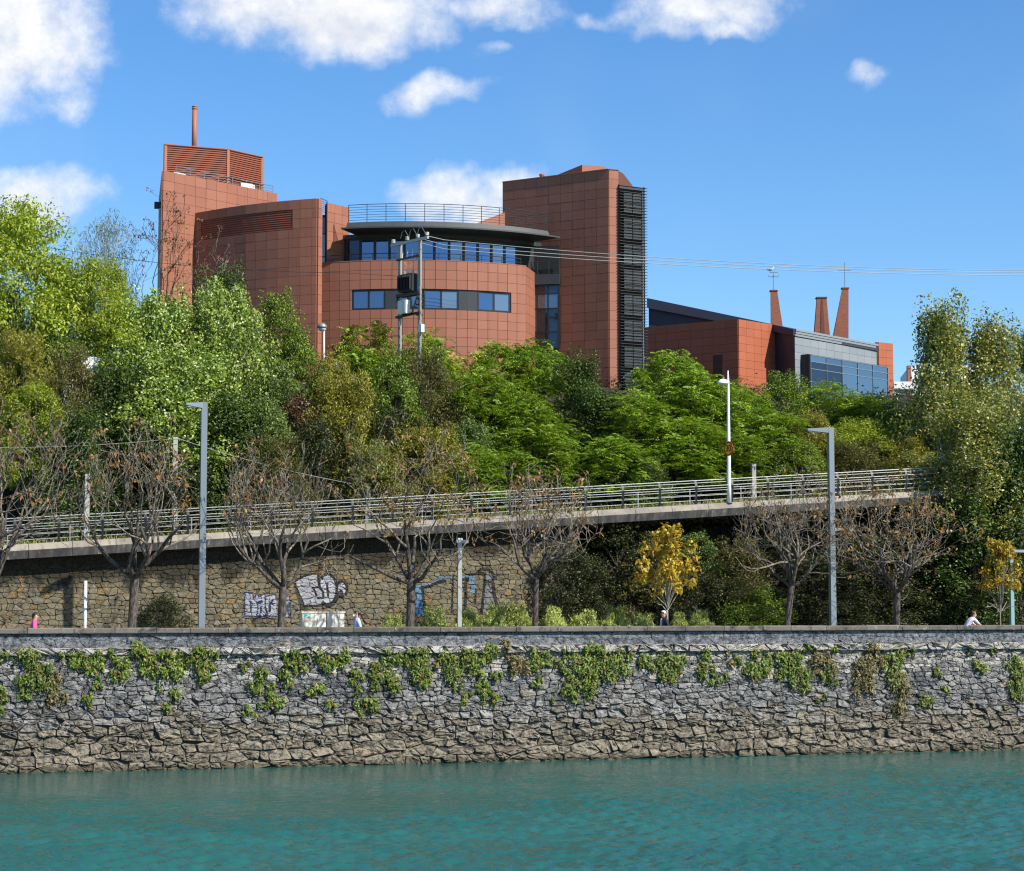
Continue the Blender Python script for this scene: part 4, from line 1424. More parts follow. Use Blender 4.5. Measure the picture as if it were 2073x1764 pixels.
# sloping parapet of the roof stair, against the tower
b = MB()
q0, q1 = P(908, 447, 142.6), P(1022, 430, 144.2)
b.add([(q0.x, q0.y, ZU - .3), (q1.x, q1.y, ZU - .3), (q1.x, q1.y, q1.z), (q0.x, q0.y, ZU + 0.05), (q0.x, q0.y + .3, ZU - .3), (q1.x, q1.y + .3, ZU - .3), (q1.x, q1.y + .3, q1.z), (q0.x, q0.y + .3, ZU + 0.05)],
      [(0, 1, 2, 3), (7, 6, 5, 4), (3, 2, 6, 7), (0, 3, 7, 4), (1, 5, 6, 2)])
b.build('stair_parapet', 'terracotta_trim', main)

# --- tower
T0, T1, T2, T3 = (-0.65, 144.4), (6.73, 140.0), (7.40, 140.25), (9.22, 141.3)
ZTW = P(1235, 343.5, 140).z
b = MB()
b.prism([T0, T1, T2, (7.8, 141.2), (9.1, 147.2), (2.2, 152.5)], GZ, ZTW - 0.02)
b.build('tower_wall', 'joint_dark', main)
cl.face(lin(T0, T1, 9), GZ, ZTW, 0.66)
cl.face(lin(T1, T2, 1), GZ, ZTW, 0.66)
b = MB()
b.bar((T0[0], T0[1], ZTW + .02), (T1[0], T1[1], ZTW + .02), 0.22, 0.06)
b.bar((T1[0] + .02, T1[1], ZTW + .02), (T2[0] + .02, T2[1], ZTW + .02), 0.22, 0.055)
b.build('tower_coping', 'terracotta_trim', main)
q = P(1168, 347, 146)
b = MB()
b.prism([(q.x - 2.0, q.y), (q.x + 0.3, q.y - 2.2), (q.x + 2.0, q.y - 1.6), (q.x + 0.5, q.y + 1.6)], ZTW - 0.3, [q.z - 0.5, q.z, q.z, q.z - 0.4])
b.build('roof_hatch', 'terracotta_trim', main)
q = P(1097, 354, 144.6)
b = MB()
b.tube([(q.x, q.y, ZTW - 0.4), (q.x, q.y, q.z)], 0.16, 10)
b.tube([(q.x, q.y, q.z - .1), (q.x, q.y, q.z + .04)], 0.2, 10)
b.build('roof_vent', 'terracotta_trim', main)
# slatted stair window of the tower
ZS = P(1256, 376, 140.4).z
bay = link('slatted_bay', None, main)
bay.location = Vector((8.3, 140.8, GZ)) - main.location
b = MB()
b.prism([(7.35, 140.42), (9.2, 141.5), (9.35, 144.4), (7.9, 143.5)], GZ, ZS - 0.02)
b.build('bay_wall', 'louvre_black', bay)
dd = Vector((T3[0] - T2[0], T3[1] - T2[1]))
Lb = dd.length
dd.normalize()
nn = Vector((dd.y, -dd.x))
rzb = math.atan2(dd.y, dd.x)
z = GZ + 0.4
k = 0
while z < ZS - 0.6:
    if k % 5 not in (4,):
        for s in (0.36, 0.72):
            b = MB()
            s_ = Lb * s + 0.02
            b.box((T2[0] + dd.x * s_ + nn.x * 0.03, T2[1] + dd.y * s_ + nn.y * 0.03, z + 0.16), (Lb * 0.32, 0.05, 0.30), rzb)
            b.build('blind', 'blind_grey', bay)
    z += 0.36
    k += 1
z = GZ + 0.3
me_slat = None
while z < ZS:
    if me_slat is None:
        b = MB()
        vs3 = []
        for s in (-0.06, Lb + 0.12):
            for o, dz_ in ((-0.02, 0.02), (0.34, -0.02), (0.34, -0.045), (-0.02, -0.02)):
                vs3.append((dd.x * s + nn.x * o, dd.y * s + nn.y * o, dz_))
        b.add(vs3, [(0, 1, 5, 4), (1, 2, 6, 5), (2, 3, 7, 6), (3, 0, 4, 7), (3, 2, 1, 0), (4, 5, 6, 7)])
        me_slat = bpy.data.meshes.new('sun_slat')
        me_slat.from_pydata(b.v, [], b.f)
        me_slat.materials.append(M['louvre_black'])
    o = link('sun_slat', me_slat, bay)
    o.location = Vector((T2[0], T2[1], z)) - parent_world(bay)
    z += 0.205
for s in (0.0, 1.0):
    b = MB()
    q = (T2[0] + dd.x * Lb * s + nn.x * 0.06, T2[1] + dd.y * Lb * s + nn.y * 0.06)
    b.bar((q[0], q[1], GZ), (q[0], q[1], ZS + 0.05), 0.09, 0.09)
    b.build('slat_post', 'metal_dark', bay)
# dark glazed link between drum and tower
K0, K1 = (0.95, 142.55), (3.35, 141.95)
b = MB()
b.prism([K0, K1, (3.6, 143.4), (1.2, 145)], GZ, P(1090, 497, 142).z)
b.build('link_wall', 'dark_wall', main)  # dark wall, taken near black to stand in for the recess's shade
zz = [P(1090, y_, 142).z for y_ in (706, 672, 625, 595, 577)]
window(main, (1.0, 142.42), (3.3, 141.85), zz[0], zz[-1], [['pane_dark', 'pane_curtain', 'pane_curtain', 'pane_dark'], ['pane_dark', 'pane_dark', 'pane_curtain', 'pane_dark'], ['pane_dark', 'pane_dark', 'pane_curtain', 'pane_dark']], rows=zz, fr=0.09, name='link_window')
b = MB()
b.bar((1.0, 142.36, P(1090, 566, 142).z), (3.35, 141.80, P(1090, 566, 142).z), 0.22, 0.72)
b.build('link_spandrel', 'slate_panel', main)
guard('link_guard', [(1.05, 142.3), (1.8, 142.1), (2.6, 141.9), (3.3, 141.75)], P(1090, 557, 142).z, 0.95, 7, 0.014, mat='metal_dark')
cl.finish(300)

# ------------------------------------------------------------------ wing with grey glazed front and brick chimneys
def tl_wing(x):
    return 745 if x < 1500 else (770 if x < 1640 else 800)
wing = thing('grey_and_terracotta_wing', 'lower building with terracotta block, dark sloping roof and grey glazed front', 'building', (20, 170, GZ))
cw = Cladding(wing, tl_wing)
A0, A1, A2 = (11.1, 169.9), (18.44, 165.0), (21.95, 168.5)
ZA = P(1498, 646.5, 165).z
b = MB()
b.prism([A0, A1, A2, (20.5, 171.5), (13, 173.5)], GZ, ZA - 0.02)
b.build('wall', 'joint_dark', wing)
LA = math.hypot(A1[0] - A0[0], A1[1] - A0[1])
zv0, zv1 = P(1450, 790, 167).z, P(1450, 722, 167).z
cw.face(lin(A0, A1, 8), GZ, ZA, 0.66, 'terracotta_red', holes=[(LA * 0.735, LA * 0.835, zv0, zv1)])
cw.face(lin(A1, A2, 5), GZ, ZA, 0.66, 'terracotta_red')
z = zv0
vent = link('louvre_vent', None, wing)
vent.location = Vector((17, 166, zv0)) - wing.location
while z < zv1 - 0.05:
    b = MB()
    q0, q1 = along([A0, A1], LA * 0.738), along([A0, A1], LA * 0.832)
    b.bar((q0[0], q0[1] - 0.03, z + .06), (q1[0], q1[1] - 0.03, z + .06), 0.07, 0.09)
    b.build('louvre_slat', 'louvre_black', vent)
    z += 0.17
B_ = (23.13, 166.0)
C_ = (31.75, 175.6)
zA = P(1316, 604.5, 172).z
zE = P(1573, 656, 169).z
zB = P(1613.5, 667.5, 166).z
zC = zB - 0.12
poly = [(11.62, 172.0), (21.5, 169.0), B_, C_, (21.5, 183)]
b = MB()
b.prism(poly, GZ, [zA - .75, zE - .5, zB - .02, zC - .02, zA - 1.2])
b.build('grey_wall', 'navy_wall', wing)
b = MB()
ov = [(11.45, 171.7), (21.3, 168.6), (23.05, 165.8), (31.9, 175.5), (21.5, 183.3)]
b.prism(ov, [zA - .85, zE - .62, zB - .52, zC - .5, zA - 1.6], [zA, zE, zB, zC, zA - .7])
b.build('roof', 'navy_wall', wing)
LB = math.hypot(C_[0] - B_[0], C_[1] - B_[1])
zgt = P(1612, 682.5, 166).z
cw.face(lin(B_, C_, 11), GZ, zgt, 0.62, 'grey_panel')
b = MB()
for k in range(3):
    q0, q1 = (B_[0] + .03 * k, B_[1] - .03 * k), (C_[0] + .03 * k, C_[1] - .03 * k)
    zz_ = zgt + 0.06 + (zB - zgt) * (k + 0.5) / 3
    b.bar((q0[0] + .05, q0[1] - .05, zz_), (q1[0] + .05, q1[1] - .05, zz_ - 0.06), 0.12, (zB - zgt) / 3 - 0.03)
b.build('fascia', 'grey_panel', wing)
db = ((C_[0] - B_[0]) / LB, (C_[1] - B_[1]) / LB)
nb = (db[1], -db[0])
def bpt(s, o):
    return (B_[0] + db[0] * s + nb[0] * o, B_[1] + db[1] * s + nb[1] * o)
def bs(px):
    lo, hi = 0.0, LB
    for _ in range(30):
        m = (lo + hi) / 2
        q = bpt(m, 0.9)
        if proj((q[0], q[1], 21))[0] < px: lo = m
        else: hi = m
    return lo
g0, g1 = bs(1640), LB - 0.02
zgl = P(1640, 724, 168).z
b = MB()
b.prism([bpt(g0 - 0.1, 0.02), bpt(g0 - .1, 0.86), bpt(g1, 0.86), bpt(g1, 0.02)][::-1], GZ, zgl + 0.05)
b.build('oriel_wall', 'frame_dark', wing)
rowsg = [GZ, zgl - 4.0, zgl - 2.85, zgl - 1.15, zgl - 0.55, zgl]
window(wing, bpt(g0, 0.92), bpt(g1, 0.92), GZ, zgl, [['pane_curtain', 'pane_curtain', 'pane_dark', 'pane_dark', 'pane_curtain'], ['pane_curtain', 'pane_curtain', 'pane_dark', 'pane_dark', 'pane_curtain']] + [['pane_curtain'] * 5] * 3, rows=rowsg, fr=0.05, name='oriel_window', frame='metal_grey')
D0, D1 = (31.67, 175.25), (33.1, 176.2)
ZP = P(1798, 694.5, 175.8).z
b = MB()
b.prism([D0, D1, (32.8, 179), (30.5, 179)], GZ, ZP - .02)
b.build('pier_wall', 'joint_dark', wing)
cw.face(lin(D0, D1, 2), GZ, ZP, 0.66, 'terracotta_red')
cw.face(lin((31.45, 175.5), D0, 1), GZ, ZP, 0.66, 'terracotta_red')
cw.finish(300)

def chimney(label, top, base, Y, dpx, slit=False):
    """Tapered brick chimney; top/base: (x left, x right, y)."""
    tl_, tr_ = P(top[0], top[2], Y), P(top[1], top[2], Y)
    bl_, br_ = P(base[0], base[2], Y), P(base[1], base[2], Y)
    t_ = thing('brick_chimney', label, 'chimney', ((bl_.x + br_.x) / 2, Y, bl_.z - 3), 'brick chimneys on the sloping roof')
    def lay(z):
        f = (z - bl_.z) / (tl_.z - bl_.z)
        return bl_.x + (tl_.x - bl_.x) * f, br_.x + (tr_.x - br_.x) * f
    z0, z1 = bl_.z - 3, tl_.z
    b = MB()
    x0, x1 = lay(z0)
    X0, X1 = lay(z1)
    dp0, dp1 = (x1 - x0) * 0.9, (X1 - X0) * 0.9
    b.add([(x0, Y, z0), (x1, Y, z0), (x1 - .1, Y + dp0, z0), (x0 + .1, Y + dp0, z0), (X0, Y, z1), (X1, Y, z1), (X1 - .05, Y + dp1, z1), (X0 + .05, Y + dp1, z1)],
          [(0, 1, 5, 4), (1, 2, 6, 5), (2, 3, 7, 6), (3, 0, 4, 7), (4, 5, 6, 7)])
    b.build('stack', 'brick', t_)
    b = MB()
    b.box(((X0 + X1) / 2, Y + dp1 / 2, z1 + 0.04), (X1 - X0 + 0.1, dp1 + 0.1, 0.12))
    b.build('cap', 'joint_dark', t_)
    if slit:
        b = MB()
        xm = (X0 + X1) / 2 - 0.02
        xb = lay(bl_.z)
        b.add([(xm - 0.03, Y - 0.03, z1 - .1), (xm + 0.09, Y - 0.03, z1 - .1), ((xb[0] + xb[1]) / 2 + 0.28, Y - 0.03, bl_.z - 1), ((xb[0] + xb[1]) / 2 - 0.22, Y - 0.03, bl_.z - 1),
               (xm - 0.03, Y + 0.05, z1 - .1), (xm + 0.09, Y + 0.05, z1 - .1), ((xb[0] + xb[1]) / 2 + 0.28, Y + 0.05, bl_.z - 1), ((xb[0] + xb[1]) / 2 - 0.22, Y + 0.05, bl_.z - 1)],
              [(3, 2, 1, 0), (4, 5, 6, 7), (0, 1, 5, 4), (1, 2, 6, 5), (2, 3, 7, 6), (3, 0, 4, 7)])
        b.build('recess', 'joint_dark', t_)
    return t_, ((X0 + X1) / 2, Y + dp1 / 2, z1 + 0.08)
t = newmat('brick')
p = pos(t)
sx_ = t.n('ShaderNodeSeparateXYZ', {0: p})
bt = t.n('ShaderNodeTexBrick', {'Vector': t.n('ShaderNodeCombineXYZ', {0: sx_.outputs[0], 1: sx_.outputs[2], 2: 0.0}).outputs[0], 'Color1': (0.36, 0.12, 0.06, 1), 'Color2': (0.25, 0.085, 0.045, 1), 'Mortar': (0.16, 0.10, 0.08, 1), 'Scale': 1.0, 'Mortar Size': 0.012, 'Brick Width': 0.26, 'Row Height': 0.085})
nz_ = t.noise(p, 2.0, 5)
finish(t, Base_Color=t.mix(t.math('MULTIPLY', nz_, 0.4), bt.outputs[0], (0.16, 0.06, 0.04)), Roughness=0.85, Specular_IOR_Level=0.2)
ch1, top1 = chimney('brick chimney with straight left side carrying a weather vane', (1560, 1573.5, 589.5), (1561, 1584, 657), 181, 12)
ch2, top2 = chimney('short brick chimney with a dark recess, between the two taller chimneys', (1654, 1673.5, 603.5), (1649, 1680, 676), 181, 12, True)
ch3, top3 = chimney('tallest brick chimney at the right with a cross shaped mast', (1705, 1717.8, 584.5), (1687, 1717.8, 684), 181, 12)
# weather vane
vane = thing('weather_vane', 'thin metal weather vane on top of the left brick chimney', 'weather vane', top1)
def pz(y, Y):
    return P(1570, y, Y).z
q = Vector(top1)
zt = pz(552, q.y)
b = MB()
b.tube([q, (q.x, q.y, zt)], 0.035, 6)
b.build('mast', 'metal_grey', vane)
b = MB()
zb_ = pz(560.5, q.y)
b.tube([(q.x - 0.45, q.y, zb_ + .15), (q.x - 0.45, q.y, zb_), (q.x + 0.45, q.y, zb_), (q.x + 0.45, q.y, zb_ + .15)], 0.03, 5)
b.tube([(q.x, q.y - .45, zb_), (q.x, q.y + .45, zb_)], 0.025, 5)
b.build('compass_arm', 'metal_grey', vane)
b = MB()
b.bar((q.x - 0.35, q.y, zt), (q.x + 0.42, q.y, zt + 0.02), 0.06, 0.06)
b.build('arrow', 'metal_grey', vane)
# gull standing on the vane's arrow
gl = thing('gull', 'grey and white gull perched on the weather vane', 'bird', (q.x - 0.22, q.y, zt + 0.03))
b = MB()
gx, gz = q.x - 0.22, zt + 0.22
pts = [(-0.34, 0.02, 0.012), (-0.22, 0.0, 0.05), (-0.08, -0.01, 0.10), (0.05, 0.02, 0.115), (0.14, 0.08, 0.085), (0.18, 0.17, 0.055), (0.21, 0.24, 0.062), (0.25, 0.26, 0.045), (0.29, 0.25, 0.016), (0.36, 0.235, 0.006)]
b.tube([(gx + a, q.y, gz + c) for a, c, r_ in pts], [r_ for _, _, r_ in pts], 8)
b.build('body', 'gull_white', gl, True)
b = MB()
for s in (-1, 1):
    b.tube([(gx + 0.08, q.y + s * .085, gz + .05), (gx - 0.1, q.y + s * .095, gz + .03), (gx - 0.38, q.y + s * .03, gz + .03)], [0.05, 0.055, 0.008], 6)
b.build('wing', 'gull_grey', gl, True)
b = MB()
for s in (-1, 1):
    b.tube([(gx + 0.02, q.y + s * .03, gz - .08), (gx + 0.02, q.y + s * .03, zt + .03)], 0.012, 5)
b.build('leg', 'sign_yellow', gl)
# cross mast
q = Vector(top3)
mast = thing('cross_mast', 'thin cross shaped antenna mast on the tallest chimney', 'antenna', top3)
b = MB()
zt = P(1707, 532, q.y).z
b.tube([q - Vector((0, 0, .1)), (q.x, q.y, zt)], 0.035, 6)
b.build('mast', 'metal_grey', mast)
b = MB()
zc_ = P(1707, 548, q.y).z
b.bar((q.x - 0.58, q.y, zc_), (q.x + 0.58, q.y, zc_), 0.05, 0.05)
b.build('cross_arm', 'metal_grey', mast)

# ------------------------------------------------------------------ white building at the far right
wb = thing('white_building', 'pale flat-roofed building behind the poplar at the right', 'building', (37, 190, GZ))
q = P(1842, 741, 190)
q2 = P(1985, 741, 190)
b = MB()
b.prism([(q.x, 190), (q2.x, 190), (q2.x, 200), (q.x + 1, 200)], GZ - 1, q.z)
b.build('wall', 'white_render', wb)
b = MB()
b.box((q.x - 0.06, 190.2, (GZ + q.z) / 2), (0.35, 0.6, q.z - GZ + 0.06))
b.build('corner_pier', 'terracotta_trim', wb)
b = MB()
e1, e2 = P(1808, 774, 187), P(1850, 789, 187)
b.box(((e1.x + e2.x) / 2, 188, (e1.z + e2.z) / 2), (e2.x - e1.x, 3.0, e1.z - e2.z))
b.build('entrance_canopy', 'white_render', wb)
b = MB()
for xx in (1820, 1838):
    cq = P(xx, 790, 188)
    b.box((cq.x, 188.6, (GZ + cq.z) / 2 - 0.3), (0.35, 0.35, cq.z - GZ + 0.6))
b.build('canopy_column', 'white_render', wb)
for k, xx in enumerate((1875, 1905, 1935, 1965)):
    cq = P(xx, 775, 190)
    window(wb, (cq.x - 0.5, 189.93), (cq.x + 0.5, 189.93), cq.z - 0.7, cq.z + 0.7, ['pane_dark'], fr=0.07)
# ------------------------------------------------------------------ foliage
def unit(a):
    return a / np.maximum(1e-9, np.linalg.norm(a, axis=-1, keepdims=True))
def rhomb(C, Nn, T, L, Wd, g, fold=0.12):
    """One four-cornered leaf per row: centre, normal, long axis, length, width."""
    T = unit(T - Nn * np.sum(T * Nn, axis=1, keepdims=True))
    S = np.cross(Nn, T)
    L = L[:, None]
    Wd = Wd[:, None]
    V = np.stack([C - T * L * 0.5, C + S * Wd * 0.5 - T * L * 0.05 + Nn * Wd * fold, C + T * L * 0.5 - Nn * L * 0.08, C - S * Wd * 0.5 - T * L * 0.05 + Nn * Wd * fold], axis=1)
    return V.reshape(-1, 3)
def rsph(n, g):
    return unit(g.normal(size=(n, 3)))
SHAPES = {
    'round': lambda t_: math.sqrt(max(0.02, 1 - (2 * t_ - 0.9) ** 2 / 1.25)),
    'bush': lambda t_: math.sqrt(max(0.03, 1 - max(0, t_ - 0.35) ** 2 / 0.43)),
    'cone': lambda t_: max(0.08, 1.05 * (1 - t_) ** 0.75 * min(1, 0.55 + t_ * 2)),
    'spire': lambda t_: max(0.06, min(1, 0.5 + 1.6 * t_) * (1 - t_) ** 0.6),
    'tall': lambda t_: max(0.10, min(1.0, 0.75 + t_) * (1 - 0.85 * t_ ** 1.7)),
    'umbrella': lambda t_: 0.45 + 0.55 * math.sin(math.pi * min(1, 0.12 + t_ * 0.75)),
}
def crown(kind, seed, Wd, H, nclump, rc, nleaf, leaf, shape, zmin=0.12, droop=0.0, upright=0.0, core=0.35, spikes=0):
    """Leaf faces of one crown standing on z = 0. Returns vertices and the clump centres."""
    g = np.random.default_rng(seed)
    sh = SHAPES[shape]
    lobes = [(g.uniform(0, 6.28), g.uniform(0.75, 1.25)) for _ in range(5)]
    cs = []
    while len(cs) < nclump:
        t_ = g.uniform(zmin, 1.0) ** 0.9
        rr = sh(t_) * Wd / 2
        a = g.uniform(0, 6.283)
        lob = 1 + 0.22 * math.sin(2 * a + lobes[0][0] + 5 * t_) + 0.16 * math.sin(3 * a + lobes[1][0] - 7 * t_)
        r = rr * lob * math.sqrt(core + (1 - core) * g.random())
        cs.append((r * math.cos(a), r * math.sin(a), t_ * H * g.uniform(0.92, 1.04)))
    for k in range(spikes):
        a = g.uniform(0, 6.283)
        r = Wd * 0.3 * math.sqrt(g.random())
        h0 = H * g.uniform(0.78, 0.98)
        for j in range(4):
            cs.append((r * math.cos(a), r * math.sin(a), h0 + j * rc * 0.55))
    cs = np.array(cs)
    Vs = []
    for c in cs:
        n = max(3, int(nleaf * g.uniform(0.6, 1.3)))
        q = rc * g.uniform(0.7, 1.25)
        if kind == 'frond':
            # pinnate sprays fanning out from a twig tip, arching over
            out = np.array([c[0], c[1], 0.0])
            out = out / max(0.3, np.linalg.norm(out)) * 0.6
            for i in range(n):
                az = g.uniform(0, 6.283)
                d0 = np.array([math.cos(az), math.sin(az), g.uniform(-0.3, 1.0)]) + out * 0.8
                d0 /= np.linalg.norm(d0)
                Lf = q * g.uniform(0.75, 1.2)
                st = c + g.normal(size=3) * q * 0.22
                m = 7
                s = (np.arange(m) + 0.6) / m
                spine = st + d0 * (Lf * s)[:, None] + np.array([0, 0, -1.0]) * (Lf * g.uniform(0.2, 0.75) * s ** 2)[:, None]
                side = np.cross(d0, [0, 0, 1.0])
                side /= max(1e-6, np.linalg.norm(side))
                fw = d0 + np.array([0, 0, -0.5]) * 1.0
                for sg in (-1, 1):
                    T = np.tile(side * sg + 0.45 * fw + np.array([0, 0, -0.28]), (m, 1)) + g.normal(size=(m, 3)) * 0.10
                    T = unit(T)
                    Ll = leaf[0] * (0.55 + 0.75 * np.sin(np.pi * (0.15 + 0.75 * s))) * g.uniform(0.85, 1.15)
                    Nn = unit(np.cross(T, np.tile(d0, (m, 1))) * sg * -1 + g.normal(size=(m, 3)) * 0.15)
                    Nn[Nn[:, 2] < 0] *= -1
                    Vs.append(rhomb(spine + T * (Ll * 0.5)[:, None], Nn, T, Ll, np.full(m, leaf[1]) * g.uniform(0.85, 1.15), g))
            continue
        dirs = rsph(n, g)
        rad = q * np.cbrt(g.uniform(0.12, 1.0, n))
        pos_ = c + dirs * rad[:, None] * np.array([1, 1, 0.8 + upright])
        if kind == 'wisp':
            Nn = unit(g.normal(size=(n, 3)) + np.array([0.0, -0.3, 0.2]))
            T = unit(np.array([0, 0, -1.0]) + g.normal(size=(n, 3)) * 0.45)
        elif kind == 'poplar':
            Nn = unit(dirs * 0.35 + g.normal(size=(n, 3)) * 0.8 + np.array([0.1, -0.25, 0.2]))
            T = unit(g.normal(size=(n, 3)) + np.array([0, 0, -0.9]))
        elif kind == 'needle':
            Nn = unit(g.normal(size=(n, 3)))
            T = unit(dirs + np.array([0, 0, 0.9]) + g.normal(size=(n, 3)) * 0.35)
        else:
            Nn = unit(dirs * 0.55 + np.array([0, 0, 0.65]) + g.normal(size=(n, 3)) * 0.55)
            T = unit(g.normal(size=(n, 3)) + dirs * 0.4 + np.array([0, 0, -droop]))
        L = leaf[0] * np.exp(g.normal(0, 0.33, n))
        Vs.append(rhomb(pos_, Nn, T, L, leaf[1] * g.uniform(0.75, 1.25, n), g))
    return np.concatenate(Vs), cs
def quads(V):
    return np.arange(len(V), dtype=np.int32).reshape(-1, 4)
def limbs(b, cs, H, r0, g, n=14, stem=0.45, sides=6, wob=0.03, start=0.45):
    """Trunk and limbs reaching to some clump centres."""
    lean = np.array([g.normal() * wob, g.normal() * wob, 0]) * H
    tp = [np.array([0, 0, -0.25]), np.array([0, 0, H * stem * 0.5]) + lean * 0.5, np.array([0, 0, H * stem]) + lean]
    b.tube(tp, [r0 * 1.15, r0 * 0.85, r0 * 0.62], 8)
    idx = g.permutation(len(cs))[:n]
    for i in idx:
        c = cs[i]
        t_ = g.uniform(start, 1.0)
        s = tp[1] + (tp[2] - tp[1]) * ((t_ - 0.45) / 0.55)
        if c[2] < s[2] * 0.7:
            continue
        mid = s + (c - s) * 0.5 + np.array([0, 0, 0.10 * np.linalg.norm(c - s)])
        b.tube([s, mid, c], [r0 * 0.42, r0 * 0.25, r0 * 0.08], 5)
# kind: generator, width, height, clumps, clump radius, leaves, (length, width), outline, bark
KINDS = {
    'ail':    dict(gen=('frond', 5.0, 5.5, 135, 0.78, 9, (0.19, 0.072), 'round'), kw=dict(zmin=0.12, core=0.2), leaf='leaf_ail', bark='bark_brown', nv=3),
    'ailyel': dict(gen=('frond', 3.2, 4.5, 48, 0.8, 9, (0.20, 0.075), 'umbrella'), kw=dict(zmin=0.3, core=0.3), leaf='leaf_ail_yellow', bark='bark_brown', nv=1),
    'poplar': dict(gen=('poplar', 5.0, 7.0, 210, 0.5, 72, (0.155, 0.125), 'round'), kw=dict(zmin=0.15, core=0.30, upright=0.5, spikes=14), leaf='leaf_poplar', bark='bark_pale', nv=2),
    'aspen':  dict(gen=('poplar', 5.5, 8.0, 170, 0.62, 66, (0.17, 0.135), 'tall'), kw=dict(zmin=0.04, core=0.12, upright=0.9, spikes=7), leaf='leaf_aspen', bark='bark_pale', nv=2),
    'yelgreen': dict(gen=('broad', 6.5, 7.5, 230, 0.72, 84, (0.19, 0.12), 'round'), kw=dict(zmin=0.10, core=0.25), leaf='leaf_yellowgreen', bark='bark_brown', nv=2),
    'dark':   dict(gen=('broad', 4.0, 5.5, 110, 0.55, 80, (0.15, 0.085), 'cone'), kw=dict(zmin=0.05, core=0.35, upright=0.5, spikes=4), leaf='leaf_dark', bark='bark_brown', nv=2),
    'mid':    dict(gen=('broad', 4.5, 4.5, 130, 0.55, 76, (0.16, 0.095), 'bush'), kw=dict(zmin=0.05, core=0.35, spikes=5), leaf='leaf_mid', bark='bark_brown', nv=2),
    'blue':   dict(gen=('broad', 4.0, 4.5, 110, 0.55, 74, (0.17, 0.085), 'bush'), kw=dict(zmin=0.05, core=0.35, droop=0.5), leaf='leaf_bluegreen', bark='bark_brown', nv=1),
    'olive':  dict(gen=('needle', 3.6, 4.6, 150, 0.42, 90, (0.15, 0.055), 'bush'), kw=dict(zmin=0.03, core=0.35, upright=0.5, spikes=9), leaf='leaf_olive', bark='bark_brown', nv=2),
    'brownol': dict(gen=('needle', 4.0, 4.0, 130, 0.46, 80, (0.14, 0.055), 'bush'), kw=dict(zmin=0.03, core=0.3, spikes=6), leaf='leaf_olivebrown', bark='bark_brown', nv=1),
    'wisp':   dict(gen=('wisp', 4.5, 8.0, 150, 0.55, 34, (0.24, 0.045), 'round'), kw=dict(zmin=0.25, core=0.25, upright=0.6), leaf='leaf_greygreen', bark='bark_pale', nv=1),
    'red':    dict(gen=('broad', 2.6, 3.0, 50, 0.42, 50, (0.14, 0.09), 'bush'), kw=dict(zmin=0.05, core=0.3), leaf='leaf_redbrown', bark='bark_brown', nv=1),
    'under':  dict(gen=('broad', 4.5, 4.5, 125, 0.55, 62, (0.16, 0.105), 'bush'), kw=dict(zmin=0.02, core=0.3, droop=0.4), leaf='leaf_understorey', bark='bark_brown', nv=2),
    'gold':   dict(gen=('broad', 2.5, 3.6, 52, 0.34, 42, (0.19, 0.11), 'round'), kw=dict(zmin=0.40, core=0.15, droop=0.8), leaf='leaf_gold', bark='bark_pale', nv=2),
    'pale':   dict(gen=('wisp', 3.0, 3.2, 90, 0.4, 60, (0.17, 0.05), 'bush'), kw=dict(zmin=0.03, core=0.3, spikes=6), leaf='leaf_grass', bark='bark_brown', nv=1),
    'juniper': dict(gen=('needle', 2.2, 1.6, 110, 0.28, 50, (0.21, 0.05), 'bush'), kw=dict(zmin=0.05, core=0.4, spikes=3), leaf='leaf_juniper', bark='bark_brown', nv=2),
}
PROTO = {}
def proto(kind, k):
    key = (kind, k)
    if key not in PROTO:
        D_ = KINDS[kind]
        gname, Wd, H, nc, rc, nl, lf, shp = D_['gen']
        fs_, fn_ = (1.0, 1.0) if gname == 'frond' or kind in ('gold', 'juniper') else (0.80, 1.5)     # finer, denser leaves
        V, cs = crown(gname, 100 + k * 17 + len(kind) * 7, Wd, H, nc, rc, int(nl * fn_), (lf[0] * fs_, lf[1] * fs_), shp, **D_['kw'])
        me = npmesh('crown', V, quads(V), D_['leaf'])
        b = MB()
        g = np.random.default_rng(k + 5)
        r0 = {'aspen': 0.2, 'yelgreen': 0.2, 'poplar': 0.16, 'wisp': 0.14, 'gold': 0.05, 'juniper': 0.05}.get(kind, 0.11)
        if kind == 'gold':
            limbs(b, cs, H, r0, g, 22, 0.40, 6, 0.0, 0.85)
        else:
            limbs(b, cs, H, r0, g, 20, 0.45)
        mt = bpy.data.meshes.new('trunk')
        mt.from_pydata(b.v, [], b.f)
        mt.materials.append(M[D_['bark']])
        PROTO[key] = (me, mt, Wd, H)
    return PROTO[key]
def ground_at(u, v):
    if v > 19.9:
        return hillz(u, v)
    if v > 10.4 and u > U_WALL_END - 0.6:
        return GP - 0.05 + (zr(u) - 1.05 - GP) * sstep(10.4, 17.0, v)
    return GP
